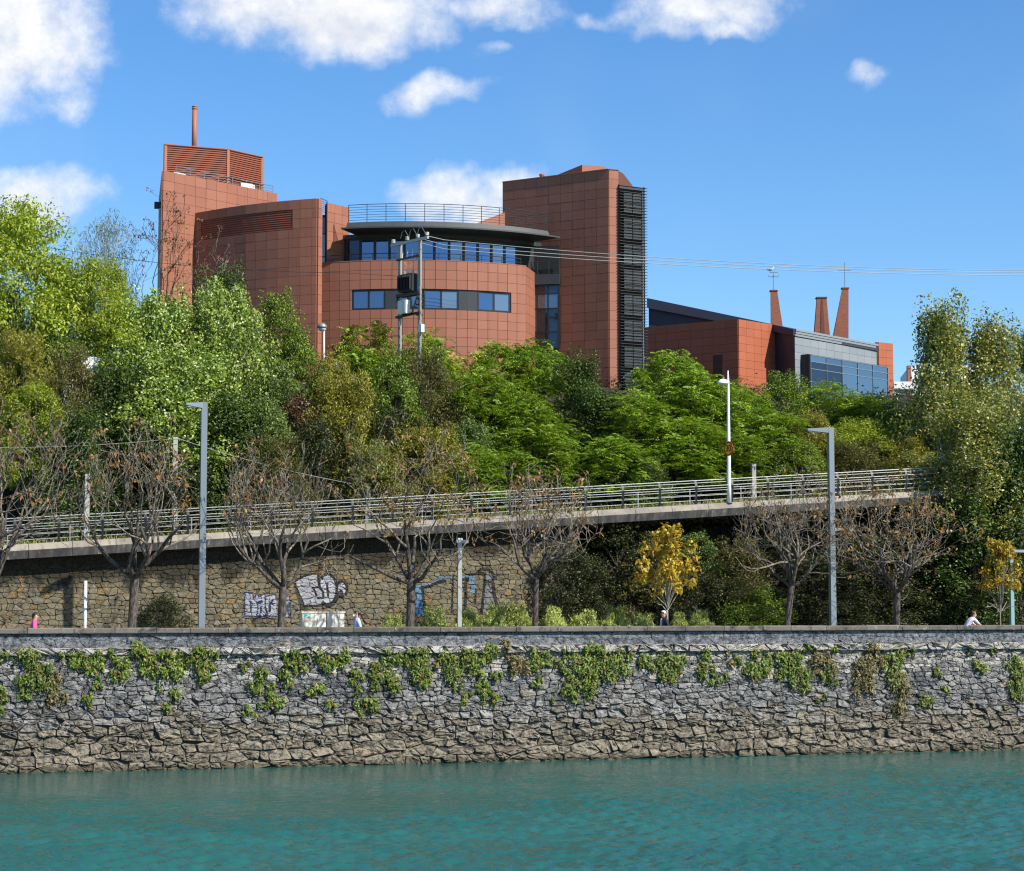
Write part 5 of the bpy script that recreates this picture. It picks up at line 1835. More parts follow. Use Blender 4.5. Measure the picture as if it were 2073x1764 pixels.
def plant(kind, k, x, ytop, v, wpx, label, name=None, cat=None, rot=None, group=None, hmin=1.0, zr_=1.3):
    """Plant whose top shows at (x, ytop) of the frame, rooted v metres behind the quay."""
    me, mt, Wd, H = proto(kind, k)
    q = PV(x, ytop, v)
    u = UV(q)[0]
    gz = ground_at(u, v)
    h = max(hmin, q.z - gz)
    scale_px = FPX / q.y
    wd = wpx / scale_px
    rt = thing(name or ('tree' if h > 4 else 'shrub'), label, cat or ('tree' if h > 4 else 'shrub'), W(u, v, gz), group)
    rt.rotation_euler = (0, 0, rot if rot is not None else random.uniform(0, 6.28))
    sx = wd / Wd
    sz = min(h / H, sx * zr_)
    c_ = link('crown', me, rt)
    c_.scale = (sx, sx, sz * 0.97)
    c_.location = (0, 0, h - H * sz)
    t2 = link('trunk', mt, rt)
    t2.scale = (sx, sx, h / H * 0.95)
    return rt
HS = 'trees and shrubs on the hillside'
# back of the slope, left
plant('yelgreen', 0, 45, 415, 30, 270, 'big yellow-green leafy tree against the sky at the left edge', group=HS)
plant('wisp', 0, 215, 445, 37, 150, 'tall wispy grey-green tree beside the big yellow-green tree', group=HS)
plant('yelgreen', 1, 205, 525, 31, 150, 'yellow-green tree in front of the wispy grey-green tree', group=HS)
plant('mid', 0, 130, 560, 30, 170, 'mid green bushy tree below the big yellow-green tree', group=HS)
plant('dark', 0, 25, 600, 29, 140, 'dark leafy tree at the left edge under the yellow-green crown', group=HS)
plant('blue', 0, 110, 640, 27, 150, 'blue-green bush left of the small white shed roof', group=HS)
plant('yelgreen', 1, 245, 610, 28, 150, 'yellowish leafy tree left of the pale poplar', group=HS)
plant('olive', 1, 45, 690, 25, 130, 'yellow-olive shrub at the left edge above the bare tree', group=HS)
plant('brownol', 0, 140, 735, 24.5, 150, 'olive brown shrub below the small white shed roof', group=HS)
plant('dark', 1, 225, 745, 25, 170, 'very dark shrub in the shade left of the pale poplar', group=HS)
plant('yelgreen', 0, 70, 780, 23, 150, 'low yellow-green bush behind the ramp at the left', group=HS)
plant('dark', 0, 150, 850, 21.8, 190, 'low dark shrub behind the leftmost concrete post', group=HS)
plant('dark', 0, 445, 562, 32, 150, 'dark green conical tree in front of the curved terracotta wall', group=HS)
plant('poplar', 0, 325, 628, 27, 215, 'pale green glittering poplar, left crown of the pair', group=HS)
plant('poplar', 1, 450, 612, 27, 205, 'pale green glittering poplar, right crown of the pair under the dark conical tree', group=HS)
plant('poplar', 0, 375, 735, 24.5, 260, 'low pale green poplar in front of the glittering pair', group=HS)
plant('mid', 1, 555, 612, 31, 130, 'leafy mid green tree before the end of the curved wall', group=HS)
plant('mid', 0, 600, 690, 29, 120, 'mid green bush left of the domed street lamp', group=HS)
plant('blue', 0, 560, 740, 26.5, 140, 'blue-green bush right of the glittering poplars', group=HS)
plant('dark', 1, 470, 800, 23, 230, 'dark shrub under the glittering poplars behind the tall lamp post', group=HS)
plant('red', 0, 605, 800, 24.5, 100, 'small red-brown shrub among green bushes', group=HS)
plant('blue', 0, 545, 815, 23, 120, 'grey-green bush left of the red-brown shrub', group=HS)
plant('under', 0, 640, 850, 22.5, 130, 'dark understorey bush right of the red-brown shrub', group=HS)
plant('under', 1, 330, 900, 21.5, 200, 'dark understorey bush behind the taller concrete post', group=HS)
plant('brownol', 0, 560, 905, 21.6, 170, 'olive understorey bush behind the second bare tree', group=HS)
# middle
plant('ailyel', 0, 740, 648, 31, 110, 'yellow-tipped feathery tree left of the electricity pole', group=HS)
plant('ail', 0, 735, 700, 30, 150, 'feathery green tree under the yellow-tipped one', group=HS)
plant('olive', 0, 670, 745, 28, 120, 'olive green shrub below the white picket fence', group=HS)
plant('olive', 1, 700, 778, 24.5, 165, 'large upright yellow-olive shrub above the ramp', group=HS)
plant('mid', 1, 790, 728, 26.3, 150, 'mid green shrub below the electricity pole', group=HS)
plant('ail', 1, 855, 672, 31, 150, 'feathery green tree at the foot of the electricity pole', group=HS)
plant('ailyel', 0, 935, 705, 31, 110, 'yellow-green feathery tree right of the electricity pole', group=HS)
plant('brownol', 0, 870, 738, 26.3, 150, 'olive brown shrub right of and below the electricity pole', group=HS)
plant('under', 1, 790, 830, 24, 150, 'dull olive shrub right of the upright yellow-olive one', group=HS)
plant('olive', 1, 855, 880, 22, 190, 'dry yellow-green shrub behind the third bare tree', group=HS)
plant('pale', 0, 760, 905, 21.6, 150, 'pale twiggy shrub above the ramp left of the third bare tree', group=HS)
plant('ail', 2, 1010, 690, 31, 150, 'feathery green tree in front of the right end of the round wall', group=HS)
plant('ail', 0, 1075, 690, 30, 165, 'feathery green tree in front of the dark glazed link', group=HS)
plant('ail', 1, 985, 745, 28, 180, 'feathery green tree left of the dark pointed evergreen, upper one', group=HS)
plant('ail', 2, 1060, 790, 26, 190, 'feathery green tree left of the dark pointed evergreen, lower one', group=HS)
plant('ail', 0, 1090, 855, 23.5, 190, 'bright feathery sapling just above the ramp in the middle', group=HS)
plant('blue', 0, 960, 850, 24, 120, 'grey-green bush among feathery saplings', group=HS)
plant('ail', 1, 975, 900, 22, 130, 'low feathery sapling behind the third bare tree', group=HS)
plant('dark', 0, 1180, 733, 28, 150, 'dark pointed evergreen below the tall tower', group=HS)
plant('dark', 1, 1215, 790, 26, 160, 'dark evergreen shrub right of and below the pointed one', group=HS)
# right
plant('ail', 2, 1350, 708, 29, 165, 'tall feathery green tree in front of the slatted bay', group=HS)
plant('ail', 0, 1400, 745, 27, 190, 'broad feathery green tree left of the white street lamp', group=HS)
plant('ail', 1, 1290, 790, 25.5, 190, 'feathery green tree above the ramp between evergreen and lamp', group=HS)
plant('ail', 2, 1370, 845, 23.5, 220, 'low feathery green tree left of the lamp with the round sign', group=HS)
plant('ail', 0, 1240, 880, 22, 160, 'low feathery green sapling right of the middle of the ramp', group=HS)
plant('blue', 0, 1310, 925, 21.2, 90, 'small light grey-green bush just above the ramp railing', group=HS)
plant('ail', 1, 1490, 775, 28, 160, 'feathery green tree behind the white street lamp', group=HS)
plant('ail', 0, 1465, 870, 23, 180, 'low feathery green tree behind the lamp with the round sign', group=HS)
plant('mid', 0, 1585, 772, 30, 130, 'rounded mid green tree below the grey glazed front', group=HS)
plant('ail', 2, 1560, 835, 25, 180, 'feathery green tree right of the white street lamp', group=HS)
plant('ail', 1, 1680, 772, 30, 140, 'feathery green tree in front of the grey glazed front', group=HS)
plant('olive', 0, 1640, 850, 25, 150, 'olive green shrub left of the right lamp post head', group=HS)
plant('ail', 0, 1755, 800, 29, 150, 'feathery green tree below the terracotta pier', group=HS)
plant('yelgreen', 1, 1740, 850, 25, 170, 'yellowish leafy tree right of the right lamp post head', group=HS)
plant('mid', 1, 1830, 835, 26, 150, 'mid green tree left of the tall poplar', group=HS)
plant('olive', 1, 1840, 895, 22.5, 160, 'yellow-green shrub at the foot of the tall poplar', group=HS)
plant('mid', 1, 1610, 905, 22, 170, 'low leafy bush above the ramp left of the right lamp post', group=HS)
plant('brownol', 0, 1720, 910, 22, 170, 'low olive bush above the ramp right of the right lamp post', group=HS)
plant('aspen', 0, 1905, 640, 22.5, 215, 'tall dark green poplar with pointed top at the right', group=HS)
plant('aspen', 1, 2000, 672, 22.8, 220, 'second poplar crown, right of the pointed one', group=HS)
plant('dark', 1, 2070, 680, 25, 120, 'dark conifer-like tree cut by the right edge', group=HS)
plant('aspen', 1, 1950, 800, 20.8, 210, 'yellowing poplar foliage hanging low over the ramp end', group=HS)
plant('under', 0, 2040, 880, 20.5, 210, 'dark shaded bush under the poplars at the right edge', group=HS)
# below the ramp, right of the stone wall
UB = 'bushes in the shade below the ramp'
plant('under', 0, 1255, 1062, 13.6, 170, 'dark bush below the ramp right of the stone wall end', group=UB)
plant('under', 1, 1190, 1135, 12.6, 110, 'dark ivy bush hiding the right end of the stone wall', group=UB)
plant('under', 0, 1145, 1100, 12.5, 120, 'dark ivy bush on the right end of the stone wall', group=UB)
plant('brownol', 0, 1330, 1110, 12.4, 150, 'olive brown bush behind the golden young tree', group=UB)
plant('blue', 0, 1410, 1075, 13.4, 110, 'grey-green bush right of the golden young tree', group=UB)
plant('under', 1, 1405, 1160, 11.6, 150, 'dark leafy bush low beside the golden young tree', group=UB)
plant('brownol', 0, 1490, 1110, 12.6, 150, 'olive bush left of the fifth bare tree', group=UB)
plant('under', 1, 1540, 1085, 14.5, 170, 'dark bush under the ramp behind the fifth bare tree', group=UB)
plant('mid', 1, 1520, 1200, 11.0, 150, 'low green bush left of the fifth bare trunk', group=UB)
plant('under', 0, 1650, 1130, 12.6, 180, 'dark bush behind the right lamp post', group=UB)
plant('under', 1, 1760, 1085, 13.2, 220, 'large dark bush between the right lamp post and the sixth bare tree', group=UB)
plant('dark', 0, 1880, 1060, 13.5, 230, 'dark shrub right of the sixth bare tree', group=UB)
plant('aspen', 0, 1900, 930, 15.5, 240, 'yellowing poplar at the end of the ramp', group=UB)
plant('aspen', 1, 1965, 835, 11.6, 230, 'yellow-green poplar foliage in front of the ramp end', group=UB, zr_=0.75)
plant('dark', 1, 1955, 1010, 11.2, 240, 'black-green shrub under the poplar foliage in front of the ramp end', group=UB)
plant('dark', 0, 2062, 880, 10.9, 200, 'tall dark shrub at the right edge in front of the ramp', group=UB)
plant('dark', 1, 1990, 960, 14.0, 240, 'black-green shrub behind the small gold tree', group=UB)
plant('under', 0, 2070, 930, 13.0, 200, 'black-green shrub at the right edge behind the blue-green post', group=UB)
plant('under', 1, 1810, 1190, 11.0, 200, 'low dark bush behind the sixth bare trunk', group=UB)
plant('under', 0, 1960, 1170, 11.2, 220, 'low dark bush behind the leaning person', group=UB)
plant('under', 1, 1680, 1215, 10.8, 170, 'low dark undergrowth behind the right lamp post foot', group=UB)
plant('under', 0, 330, 1205, 12.6, 100, 'dark ivy clump at the foot of the stone wall left of the tall lamp post', group=UB)
# young golden trees on the promenade
plant('gold', 0, 1350, 1066, 7.0, 112, 'young tree with golden autumn leaves in front of the bushes', name='young_tree', cat='tree')
plant('gold', 1, 2022, 1092, 6.5, 84, 'small golden-leaved young tree beside the blue-green post', name='young_tree', cat='tree')
# juniper bed
for i, (x, yt, wp) in enumerate(((880, 1243, 70), (945, 1238, 70), (1005, 1236, 74), (1040, 1226, 64), (1120, 1244, 70), (1185, 1243, 74), (1245, 1241, 70), (1300, 1248, 60), (1375, 1248, 46), (1415, 1240, 50), (795, 1255, 60))):
    nm = ['behind the small lamp post, left side', 'just left of the small lamp post', 'just right of the small lamp post', 'tallest of the row below the faded lettering', 'right of the fourth bare trunk', 'left of the dark bush in the middle', 'in the middle of the row below the ramp', 'left of the bald man', 'just right of the bald man', 'end of the row right of the bald man', 'beside the woman with the ponytail'][i]
    plant('juniper', i % 2, x, yt + 5, 8.6, wp, 'low feathery yellow-green juniper, ' + nm, name='juniper', cat='shrub', group='juniper bed along the promenade', hmin=0.6)

# ------------------------------------------------------------------ bare trees
def bare_tree(name, label, x, ytop, v, wpx, seed, hf, r0, leaves, leafm, lean=0.0, depth=5, twig='bark_twig', trunkm='bark_dark', group=None, leafsize=0.25, nl=6, up=0.12):
    rg = random.Random(seed)
    q = PV(x, 1262, v) if v < 12 else PV(x, ytop, v)
    u = UV(q)[0]
    gz = ground_at(u, v)
    base = W(u, v, gz)
    H = PV(x, ytop, v).z - gz + (0.5 if v < 12 else 0)
    Rw = wpx / (FPX / q.y) / 2
    root = thing(name, label, 'tree', base, group)
    hf -= gz if v < 12 else 0
    fork = base + Vector((lean, 0, hf))
    bt, bw = MB(), MB()
    bt.tube([base - Vector((0, 0, .2)), base + Vector((0, 0, 0.15)), base + Vector((lean * .35, 0.03, hf * 0.5)), fork, fork + Vector((0, 0, 0.3))], [r0 * 1.6, r0 * 1.12, r0 * 0.95, r0 * 0.98, r0 * .7], 9)
    tips = []
    cz = gz + hf + (H - hf) * 0.45
    def inside(p):
        dx_, dy_ = p.x - fork.x, p.y - fork.y
        dz_ = (p.z - cz) / (H - hf) / 0.56
        return (dx_ * dx_ + dy_ * dy_) / (Rw * Rw) + dz_ * dz_
    def grow(p, d, L, r, dep):
        n = 4 if dep < 3 else 3
        pts, rad = [p.copy()], [r]
        for i in range(n):
            d = (d + Vector((rg.gauss(0, .22), rg.gauss(0, .22), rg.gauss(0, .15) + up))).normalized()
            if inside(p) > 0.9:
                d = (d + Vector((fork.x - p.x, fork.y - p.y, cz - p.z)).normalized() * 0.25 + Vector((0, 0, .15))).normalized()
            p = p + d * (L / n)
            pts.append(p.copy())
            rad.append(max(0.012, r * (1 - 0.48 * (i + 1) / n)))
        (bt if dep < 2 else bw).tube(pts, rad, 6 if dep < 2 else (5 if dep < 3 else 3), cap=dep < 2)
        if dep >= depth or inside(p) > 1.12:
            tips.append((p, d))
            return
        kids = rg.choice([2, 3, 3]) + (1 if dep < 2 else 0)
        for k in range(kids):
            t_ = 1.0 if k == 0 else rg.uniform(0.35, 0.95)
            i = min(n, max(1, int(round(t_ * n))))
            ax = d.orthogonal().normalized()
            ax.rotate(Matrix.Rotation(rg.uniform(0, 6.283), 3, d))
            nd = d.copy()
            nd.rotate(Matrix.Rotation(R(rg.uniform(18, 34) if k == 0 else rg.uniform(32, 62)), 3, ax))
            grow(pts[i], nd, L * rg.uniform(0.62, 0.82), max(0.014, rad[i] * rg.uniform(0.6, 0.78)), dep + 1)
    nm_ = rg.choice([5, 6, 7])
    up = up * rg.uniform(0.6, 1.7)
    for k in range(nm_):
        a = 6.283 * (k + rg.uniform(-.25, .25)) / nm_ + seed
        el = R(rg.uniform(24, 55)) if k else R(78)
        d = Vector((math.cos(a) * math.cos(el), math.sin(a) * math.cos(el), math.sin(el)))
        grow(fork + d * 0.05, d, max(0.9, (H - hf) * 0.40) * rg.uniform(0.85, 1.15), r0 * rg.uniform(0.5, 0.68), 1)
    bt.build('trunk', trunkm, root, True)
    o = bw.build('branches', twig, root)
    if leaves:
        g = np.random.default_rng(seed)
        C, T = [], []
        for (p, d) in rg.sample(tips, min(len(tips), leaves)):
            for j in range(nl):
                C.append(p + Vector((rg.gauss(0, .12), rg.gauss(0, .12), rg.gauss(-.08, .1))))
                T.append((rg.gauss(0, .6), rg.gauss(0, .6), -0.8))
        C, T = np.array(C), unit(np.array(T))
        Nn = unit(g.normal(size=C.shape) * 0.7 + np.array([0.2, -0.6, 0.5]))
        V = rhomb(C, Nn, T, leafsize * g.uniform(.7, 1.3, len(C)), leafsize * .42 * g.uniform(.7, 1.3, len(C)), g)
        V -= np.array(base)
        link('leaves', npmesh('leaves', V, quads(V), leafm), root)
    return root
BT = 'bare street trees along the promenade'
bare_tree('bare_tree', 'nearly bare grey-branched tree cut off by the left edge', -28, 842, 4.2, 450, 3, 2.6, 0.24, 80, 'leaf_orange', group=BT)
bare_tree('bare_tree', 'nearly bare tree left of the tall left lamp post', 265, 872, 5.0, 245, 14, 3.2, 0.22, 75, 'leaf_orange', 0.15, group=BT)
bare_tree('bare_tree', 'nearly bare tree in front of the BAG graffiti', 568, 900, 5.0, 250, 25, 2.7, 0.21, 50, 'leaf_orange', 0.1, group=BT)
bare_tree('bare_tree', 'nearly bare tree with brown leaves right of the bubble graffiti', 830, 875, 5.0, 265, 36, 3.0, 0.22, 105, 'leaf_orange', 0.05, group=BT)
bare_tree('bare_tree', 'nearly bare slender tree right of the small lamp post', 1083, 945, 5.2, 245, 47, 3.3, 0.16, 110, 'leaf_orange', 0.05, group=BT)
bare_tree('bare_tree', 'bare tree just left of the right tall lamp post', 1590, 975, 5.6, 245, 58, 2.9, 0.18, 55, 'leaf_orange', 0.35, group=BT)
bare_tree('bare_tree', 'bare wide tree with rusty leaves right of the right tall lamp post', 1815, 955, 5.8, 320, 69, 2.6, 0.2, 190, 'leaf_orange', 0.05, group=BT)
HB = 'bare trees before the terracotta building'
bare_tree('bare_tree', 'thin tree with sparse dark red leaves before the left tower edge', 335, 402, 36, 120, 80, 2.2, 0.16, 500, 'leaf_redbrown', 0.1, twig='bark_brown', trunkm='bark_brown', group=HB, leafsize=0.19, nl=7, up=0.24)
bare_tree('bare_tree', 'twiggy brown tree before the curved terracotta wall', 425, 475, 37, 130, 91, 1.8, 0.13, 400, 'leaf_redbrown', 0.1, twig='bark_twig', trunkm='bark_twig', group=HB, leafsize=0.15, nl=5, up=0.16)

# ------------------------------------------------------------------ undergrowth, grass verge
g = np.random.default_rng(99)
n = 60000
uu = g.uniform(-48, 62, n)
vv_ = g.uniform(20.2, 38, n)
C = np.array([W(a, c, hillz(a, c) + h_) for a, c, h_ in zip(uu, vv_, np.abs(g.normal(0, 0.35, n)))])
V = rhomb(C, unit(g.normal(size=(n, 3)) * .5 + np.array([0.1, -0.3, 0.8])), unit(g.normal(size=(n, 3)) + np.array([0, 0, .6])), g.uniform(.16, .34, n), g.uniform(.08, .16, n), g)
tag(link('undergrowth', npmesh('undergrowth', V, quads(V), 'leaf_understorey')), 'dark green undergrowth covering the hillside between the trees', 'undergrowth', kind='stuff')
n = 16000
uu = g.uniform(-44, 52, n)
vv_ = 20.05 + np.abs(g.normal(0, 0.5, n))
C = np.array([W(a, c, max(zr(a) - 0.25, hillz(a, c)) + h_) for a, c, h_ in zip(uu, vv_, g.uniform(0.05, 0.55, n))])
V = rhomb(C, unit(g.normal(size=(n, 3)) * .6 + np.array([0, -0.8, 0.2])), unit(g.normal(size=(n, 3)) * .4 + np.array([0, 0, 1.0])), g.uniform(.3, .6, n), g.uniform(.03, .07, n), g)
tag(link('verge_grass', npmesh('verge_grass', V, quads(V), 'leaf_grass')), 'long pale grass on the verge behind the ramp', 'grass', kind='stuff')
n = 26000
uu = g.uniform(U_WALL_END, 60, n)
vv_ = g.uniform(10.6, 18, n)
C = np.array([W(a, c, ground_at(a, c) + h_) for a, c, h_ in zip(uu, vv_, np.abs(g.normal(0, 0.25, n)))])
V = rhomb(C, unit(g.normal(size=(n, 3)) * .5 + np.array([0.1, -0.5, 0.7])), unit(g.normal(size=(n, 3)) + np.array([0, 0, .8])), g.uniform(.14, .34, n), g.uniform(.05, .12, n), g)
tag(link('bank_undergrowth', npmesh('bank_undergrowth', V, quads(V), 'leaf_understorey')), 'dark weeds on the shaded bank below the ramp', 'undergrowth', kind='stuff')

# ------------------------------------------------------------------ plants hanging on the quay wall
CROPS = [(0.0, [(25, 260, 70, 60), (205, 240, 170, 170), (320, 360, 80, 170), (140, 455, 100, 60), (15, 460, 60, 120), (450, 240, 130, 120), (545, 270, 60, 100), (515, 470, 70, 90), (620, 240, 120, 90), (720, 290, 100, 110), (575, 380, 50, 70), (850, 200, 110, 140), (900, 270, 80, 100), (1010, 250, 150, 130), (1030, 470, 80, 100), (935, 440, 60, 40), (1190, 230, 150, 130), (1215, 350, 60, 70), (1260, 330, 60, 40), (1460, 300, 60, 60), (1540, 350, 100, 120), (1600, 440, 90, 100), (1640, 520, 70, 80), (1500, 565, 100, 50), (1750, 240, 130, 110), (1710, 350, 90, 100), (1950, 230, 130, 110), (1880, 420, 100, 100), (1950, 540, 60, 60), (2050, 230, 60, 120)]),
         (705.7, [(60, 350, 80, 110), (155, 310, 80, 130), (240, 360, 100, 110), (80, 530, 150, 80), (230, 230, 60, 80), (300, 240, 110, 70), (430, 230, 150, 130), (440, 350, 130, 90), (600, 250, 130, 130), (720, 230, 120, 130), (840, 200, 110, 80), (960, 190, 90, 120), (1010, 270, 120, 100), (1120, 230, 110, 90), (1110, 330, 60, 90), (870, 360, 70, 40), (795, 400, 50, 40), (840, 470, 110, 80), (680, 490, 60, 60), (630, 440, 50, 30), (760, 440, 60, 40), (1180, 250, 80, 60), (1270, 310, 60, 90), (1280, 240, 80, 60), (1460, 210, 160, 120), (1430, 300, 150, 170), (1330, 400, 120, 110), (1570, 240, 120, 150), (1650, 240, 70, 60), (1750, 260, 90, 60), (1840, 270, 110, 100), (1930, 260, 110, 130), (1210, 520, 40, 30)]),
         (1367.3, [(20, 280, 60, 110), (170, 240, 90, 140), (240, 350, 70, 80), (340, 250, 60, 70), (470, 250, 150, 120), (540, 300, 70, 70), (620, 260, 90, 120), (700, 250, 130, 120), (730, 340, 110, 110), (860, 240, 140, 110), (900, 330, 90, 90), (775, 210, 60, 40), (1170, 210, 110, 100), (1110, 310, 120, 160), (1305, 250, 130, 150), (1320, 360, 120, 180), (945, 215, 50, 35), (1405, 225, 45, 35), (1530, 340, 80, 40), (1470, 490, 90, 60), (1590, 460, 50, 60), (1800, 300, 70, 50), (2020, 260, 110, 150), (2020, 440, 100, 70), (830, 500, 50, 40), (1745, 220, 40, 40), (1880, 220, 50, 30)])]
MARKS = [(0, 'the left edge'), (68, 'the pink-shirted walker'), (170, 'the thin sign post'), (410, 'the tall left lamp post'), (565, 'the bare tree at the BAG graffiti'), (652, 'the pale cabinets'), (722, 'the ponytailed woman'), (830, 'the third bare trunk'), (930, 'the small lamp post'), (1083, 'the slender bare trunk'), (1345, 'the bald man'), (1590, 'the fifth bare trunk'), (1686, 'the right tall lamp post'), (1815, 'the sixth bare trunk'), (1972, 'the leaning person')]
ORD = ['nearest', 'second', 'third', 'fourth', 'fifth', 'sixth', 'seventh', 'eighth', 'ninth', 'tenth', 'eleventh', 'twelfth', 'thirteenth', 'fourteenth', 'fifteenth', 'sixteenth', 'seventeenth', 'eighteenth', 'nineteenth', 'twentieth', 'twenty-first', 'twenty-second', 'twenty-third', 'twenty-fourth', 'twenty-fifth']
ivy = []
for off, lst in CROPS:
    for (zx, zy, ww, hh_) in lst:
        ivy.append((off + zx * .3404, 1235 + zy * .3404, ww * .3404 * 1.18, hh_ * .3404 * 1.15))
ivy.sort()
cnt = {}
rg = random.Random(4)
for (x, y, ww, hh_) in ivy:
    mk = [m_ for m_ in MARKS if m_[0] <= x + 0.01][-1]
    cnt[mk[1]] = cnt.get(mk[1], 0) + 1
    size = 'large' if ww * hh_ > 1500 else ('medium' if ww * hh_ > 600 else 'small')
    place = 'under quay ledge' if y < 1330 else ('halfway up quay wall' if y < 1385 else 'low on quay wall')
    side = 'from' if mk[1] == 'the left edge' else 'right of'
    lab = f'{size} plant {place}, {ORD[cnt[mk[1]] - 1]} {side} {mk[1]}'
    top = PV(x, y, -0.2)
    u, _, z = UV(top)
    sc = FPX / top.y
    wd, ht = ww / sc, hh_ / sc
    rt = thing('wall_plant', lab, 'plant', W(u, vq(z - ht * .3), z - ht * 0.3), 'plants rooted in the quay wall')
    g = np.random.default_rng(int(x * 13) + int(y))
    n = int(50 + 420 * wd * ht)
    nb_ = max(3, int(3 + wd * ht * 9))
    bl = [(g.normal() * .25 * wd, -ht * g.uniform(0.0, 1.0) ** 1.3, g.uniform(.09, .22) * (wd + ht) * 0.55) for _ in range(nb_)]
    C, Nn, T = [], [], []
    for i in range(n):
        bu, bz, br = bl[g.integers(nb_)]
        d = g.normal(size=3)
        d /= np.linalg.norm(d)
        d[1] = -abs(d[1])
        r_ = br * (g.uniform(0.2, 1.0) ** 0.6 if g.random() < 0.8 else g.uniform(1.0, 1.7))
        zz_ = z + bz + d[2] * r_ * 0.9 - 0.1 * abs(g.normal()) * ht
        out = 0.05 + abs(d[1]) * r_ * 1.1 + 0.03
        C.append(W(u + bu + d[0] * r_, vq(zz_) - out, zz_))
        nn_ = UH * d[0] - VH * (0.6 + abs(d[1])) + Vector((0, 0, 0.55 + 0.4 * d[2]))
        Nn.append(nn_)
        T.append(Vector((g.normal() * .6, g.normal() * .6, -0.7)))
    C, Nn, T = np.array(C), unit(np.array(Nn) + g.normal(size=(n, 3)) * .45), unit(np.array(T))
    V = rhomb(C, Nn, T, g.uniform(.08, .24, n), g.uniform(.05, .11, n), g)
    V -= np.array(rt.location)
    dry = rg.random() < 0.08 or (1720 < x < 1775)
    link('foliage', npmesh('foliage', V, quads(V), 'leaf_ivy_dry' if dry else 'leaf_ivy'), rt)
    b = MB()
    for bu, bz, br in bl:
        zz_ = z + bz
        b.tube([W(u, vq(z - ht * .3) + 0.06, z - ht * .3), W(u + bu * .6, vq(zz_) - 0.08, (zz_ + z - ht * .3) / 2 - 0.02), W(u + bu, vq(zz_) - br * .4, zz_)], [0.018, 0.012, 0.006], 4)
    b.build('stem', 'bark_brown', rt)
# ------------------------------------------------------------------ lamp posts
def pillar(b, base, top, w0, w1=None, rz=WA):
    w1 = w1 or w0
    ca, sa = math.cos(rz), math.sin(rz)
    vs = []
    for p, wd in ((base, w0), (top, w1)):
        for i, j in ((-1, -1), (1, -1), (1, 1), (-1, 1)):
            x, y = i * wd / 2, j * wd / 2
            vs.append((p[0] + x * ca - y * sa, p[1] + x * sa + y * ca, p[2]))
    b.add(vs, [(3, 2, 1, 0), (4, 5, 6, 7), (0, 1, 5, 4), (1, 2, 6, 5), (2, 3, 7, 6), (3, 0, 4, 7)])
def tall_lamp(x, ytop, v, label, arm, armdir):
    u = UV(PV(x, 1262, v))[0]
    base = W(u, v, GP)
    zt = PV(x, ytop, v).z
    t_ = thing('lamp_post', label, 'lamp post', base, 'tall square lamp posts')
    b = MB()
    pillar(b, base, (base.x, base.y, zt), 0.31, 0.29)
    b.build('post', 'metal_grey', t_)
    b = MB()
    pillar(b, base, base + Vector((0, 0, .03)), 0.6)
    b.build('base_plate', 'metal_grey', t_)
    b = MB()
    d = Vector(armdir).normalized()
    s = Vector((-d.y, d.x, 0)) * 0.15
    a = Vector((base.x, base.y, zt)) + d * 0.17
    e = a + d * arm
    b.add([a - s + Vector((0, 0, -.30)), a + s + Vector((0, 0, -.30)), a + s + Vector((0, 0, -.004)), a - s + Vector((0, 0, -.004)),
           e - s + Vector((0, 0, -.20)), e + s + Vector((0, 0, -.20)), e + s + Vector((0, 0, -.10)), e - s + Vector((0, 0, -.10))],
          [(3, 2, 1, 0), (4, 5, 6, 7), (0, 1, 5, 4), (1, 2, 6, 5), (2, 3, 7, 6), (3, 0, 4, 7)])
    arm_ = b.build('lamp_arm', 'metal_grey', t_)
    b = MB()
    m = a + d * arm * 0.6 + Vector((0, 0, -.27))
    b.box(m, (arm * 0.5, 0.2, 0.03), math.atan2(d.y, d.x))
    b.build('lamp_lens', 'paint_pale', arm_)
    b = MB()
    b.box(base + Vector((0, -0.19, 0.9)), (0.16, 0.03, 0.45), WA)
    b.build('service_door', 'metal_grey', t_)
    return t_, base, zt
tall_lamp(408, 815, 6.0, 'tall square grey lamp post with short arm, left of the graffiti', 0.95, (-0.75, -0.66, 0))
t_, bs_, zt = tall_lamp(1686, 866, 6.4, 'tall square grey lamp post with arm, right of the golden tree', 1.25, (-0.95, -0.3, 0))
b = MB()
q = PV(1686, 1072, 6.4)
b.box((bs_.x + 0.3, bs_.y, q.z), (0.42, 0.2, 0.16))
b.build('floodlight', 'metal_galv', t_)
# low path lights
def low_lamp(x, ytop, label, armspan, mats):
    v = 6.6
    u = UV(PV(x, 1262, v))[0]
    base = W(u, v, GP)
    zt = PV(x, ytop, v).z
    t_ = thing('path_light', label, 'lamp post', base, 'low path lights')
    b = MB()
    pillar(b, base, (base.x, base.y, zt - 0.06), 0.21, 0.20)
    b.build('post', mats[0], t_)
    b = MB()
    pillar(b, (base.x, base.y, zt - 0.07), (base.x, base.y, zt + 0.06), 0.30, 0.24)
    b.build('cap', 'metal_grey', t_)
    b = MB()
    a, e = Vector((base.x + armspan[0], base.y - 0.1, zt - 0.10)), Vector((base.x + armspan[1], base.y - 0.1, zt - 0.12))
    b.bar(a, e, 0.3, 0.14)
    o = b.build('lamp_head', 'metal_galv', t_)
    b = MB()
    b.bar(a + Vector((.05, 0, -.085)), e + Vector((-.05, 0, -.085)), 0.2, 0.02)
    b.build('lamp_lens', 'paint_pale', o)
low_lamp(930, 1092, 'low grey path light with a flat head in front of the faded lettering', (-0.14, 0.46), ('metal_galv',))
simple('metal_teal', (0.20, 0.33, 0.33), 0.5, 0.2, 0.2, 1.0)
low_lamp(2049, 1112, 'blue-green path light with arm cut by the right edge', (0.0, 0.95), ('metal_teal',))
